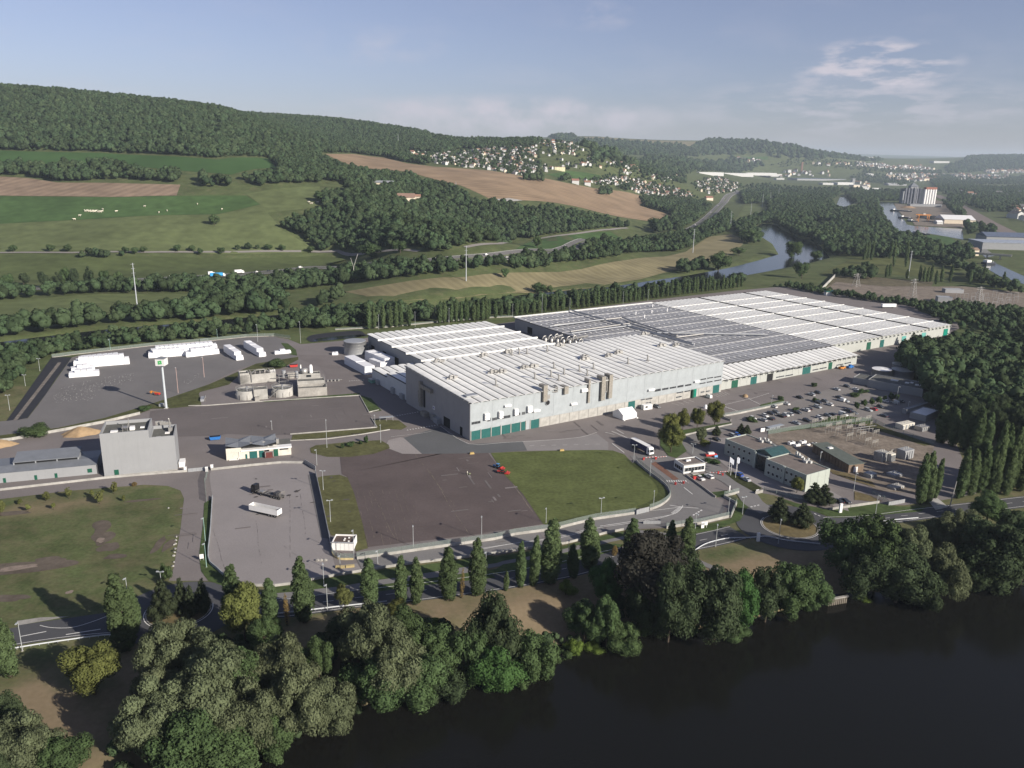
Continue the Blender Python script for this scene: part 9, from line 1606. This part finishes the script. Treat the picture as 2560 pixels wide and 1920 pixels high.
for px, rx, ry, h, lbl, m in [(ZO(1340,850),16,14,9, 'dark coal heap left of the harbour warehouse', M_LINER),(ZO(1430,860),18,16,9, 'dark coal heap nearest the harbour warehouse', M_LINER),(ZO(1210,760),22,12,6, 'orange aggregate heap below the dark silo', M_ORANGE)]:
 b = P(*px); mb = MB(); mb.lathe([(rx, 0),(rx * .8, h * .3),(rx * .4, h * .8),(0, h)], 14); o = mb.obj('aggregate_heap', mat('aggregate', (.3, .2, .12), .9) if m is M_ORANGE else mat('coal', (.03, .03, .032), .9), None, tuple(b)); tag(o, lbl, 'heap')
def barge(px, L, rz, lbl):
 b = P(*px); t = thing('barge', lbl, 'barge', (b[0], b[1], b[2] + .3), rz); mb = MB(); mb.prism([(-L/2,-4),(L/2 - 6,-4),(L/2,0),(L/2 - 6,4),(-L/2,4)], 0,2.4); mb.obj('hull', mat('barge_hull', (.03, .035, .045), .6), t); MB().box(-L/2 + 2,-3,2.4,-L/2 + 10,3,5.2).obj('wheelhouse', M_WHITE2, t); MB().box(-L/2 + 12,-3.2,2.4, L/2 - 8,3.2,3.2).obj('hatch_cover', M_CLADG, t)
barge(ZO(1150,790),60,-1.0, 'dark barge moored below the silos'); barge(ZO(1190,850),38,-1.2, 'short barge behind the first at the quay'); barge(ZO(1320,990),32,-.9, 'dark barge in the harbour mouth'); barge(ZO(1245,880),22,-.7, 'small dark boat at the quay corner'); barge(ZO(1915,1245),22, .4, 'small barge under the bridge')
b0, b1 = P(*ZO(1600,1175)), P(*ZO(2100,1212)); d = b1 - b0; t = thing('road_bridge', 'concrete road bridge over the canal at the right', 'bridge', b0, math.atan2(d[1], d[0])); LB = float(np.hypot(*d[:2])); MB().box(0,-4,5, LB, 4,6.2).box(0,-4.2,6.2, LB, -3.9,7.2).box(0,3.9,6.2, LB, 4.2,7.2).obj('deck', M_CONC_L, t)
for k in range(4): MB().box(LB * (k + .6) / 4.5,-3.5,-1, LB * (k + .6) / 4.5 + 1.5,3.5,5).obj('pier', M_CONC, t)
fbox(ZO, 1760,1170,14,10,8, 'cream lock keeper tower beside the canal', M_HC, M_RB, .2,3, 'lock_house', 'house'); fbox(ZO, 2110,1110,110,50,10, 'large blue grey works hall at the right edge, front', M_CLADG, mat('pale_blue_roof', (.30, .33, .38), .5),-.1,0); fbox(ZO, 2080,1050,90,40,9, 'blue grey works hall behind the front one at the right', M_CLADG, mat('dark_blue_roof', (.10, .12, .17), .5),-.1,6); fbox(ZO, 970,1105,34,5,5, 'low white shed with an orange end beside the park', M_HW, M_GREYM, -.15); fbox(ZO, 530,1515,9,5,3.5, 'small green roofed hut behind the far warehouse', M_HW, M_GREEN, .1)
# railway
strip('railway_line', [P(*ZO(*q)) for q in [(1450,650),(1600,710),(1750,800),(1900,890),(2100,990),(2300,1090)]], 34,1.0, mat('ballast', (.16, .13, .115), .95, .1, .2), True, 40)
# farmstead in the wood
t = fbox(ZM, 1090,875,26,13,6, 'manor house with brown hipped roof in the hillside wood', M_HC, M_RB, .1,6, 'manor_house', 'house'); fbox(ZM, 870,745,40,14,6, 'long grey roofed barn in the hillside wood', M_HC, M_GREYM, .05,3, 'barn', 'barn'); fbox(ZM, 1160,775,30,16,3, 'green surfaced sports court behind the manor', mat('court_green', (.05, .25, .2), .8), mat('court_green', (.05, .25, .2)), .1,0, 'sports_court', 'court'); fbox(ZM, 1190,860,9,8,5, 'small red roofed outbuilding by the manor', M_HC, M_RT, .1,3, 'outbuilding', 'house')
drape('gravel_plot', [P(*ZM(*q)) for q in [(1850,860),(1980,850),(2100,870),(1960,885)]], 20, .6, M_CONC_L)
t = fbox(ZN, 1700,690,22,12,6, 'large red roofed house beside the motorway', M_HC, M_RT, .3,5, 'large_house', 'house'); fbox(ZN, 545,550,16,11,7, 'pair of white houses with red roofs at the field edge, left', M_HW, M_RT, .1,4, 'large_house', 'house'); fbox(ZN, 650,565,14,11,7, 'white house with red roof at the field edge, right', M_HW, M_RT, .1,4, 'large_house', 'house'); fbox(ZN, 410,435,26,12,8, 'long pale yellow block in the village', mat('pale_yellow', (.6, .57, .38), .8), M_RB, .1,0)
# === air: one even haze over the whole place
hm = bpy.data.materials.new('haze_air'); hm.use_nodes = True; N, Lk = hm.node_tree.nodes, hm.node_tree.links
for n_ in list(N):
 if n_.type == 'BSDF_PRINCIPLED': N.remove(n_)
pv = N.new('ShaderNodeVolumePrincipled'); pv.inputs['Color'].default_value = (.74, .87,1.0,1); pv.inputs['Density'].default_value = HAZE; pv.inputs['Anisotropy'].default_value = .1
Lk.new(pv.outputs[0], N['Material Output'].inputs['Volume'])
zt = max(350.0, float(GZ.max()) + 60.0); haze = MB().box(-23000,-600,-9.5,23000,21800, zt).obj('haze', hm); haze['kind'] = 'stuff'; tag(haze, 'thin blue haze filling the valley air', 'haze')
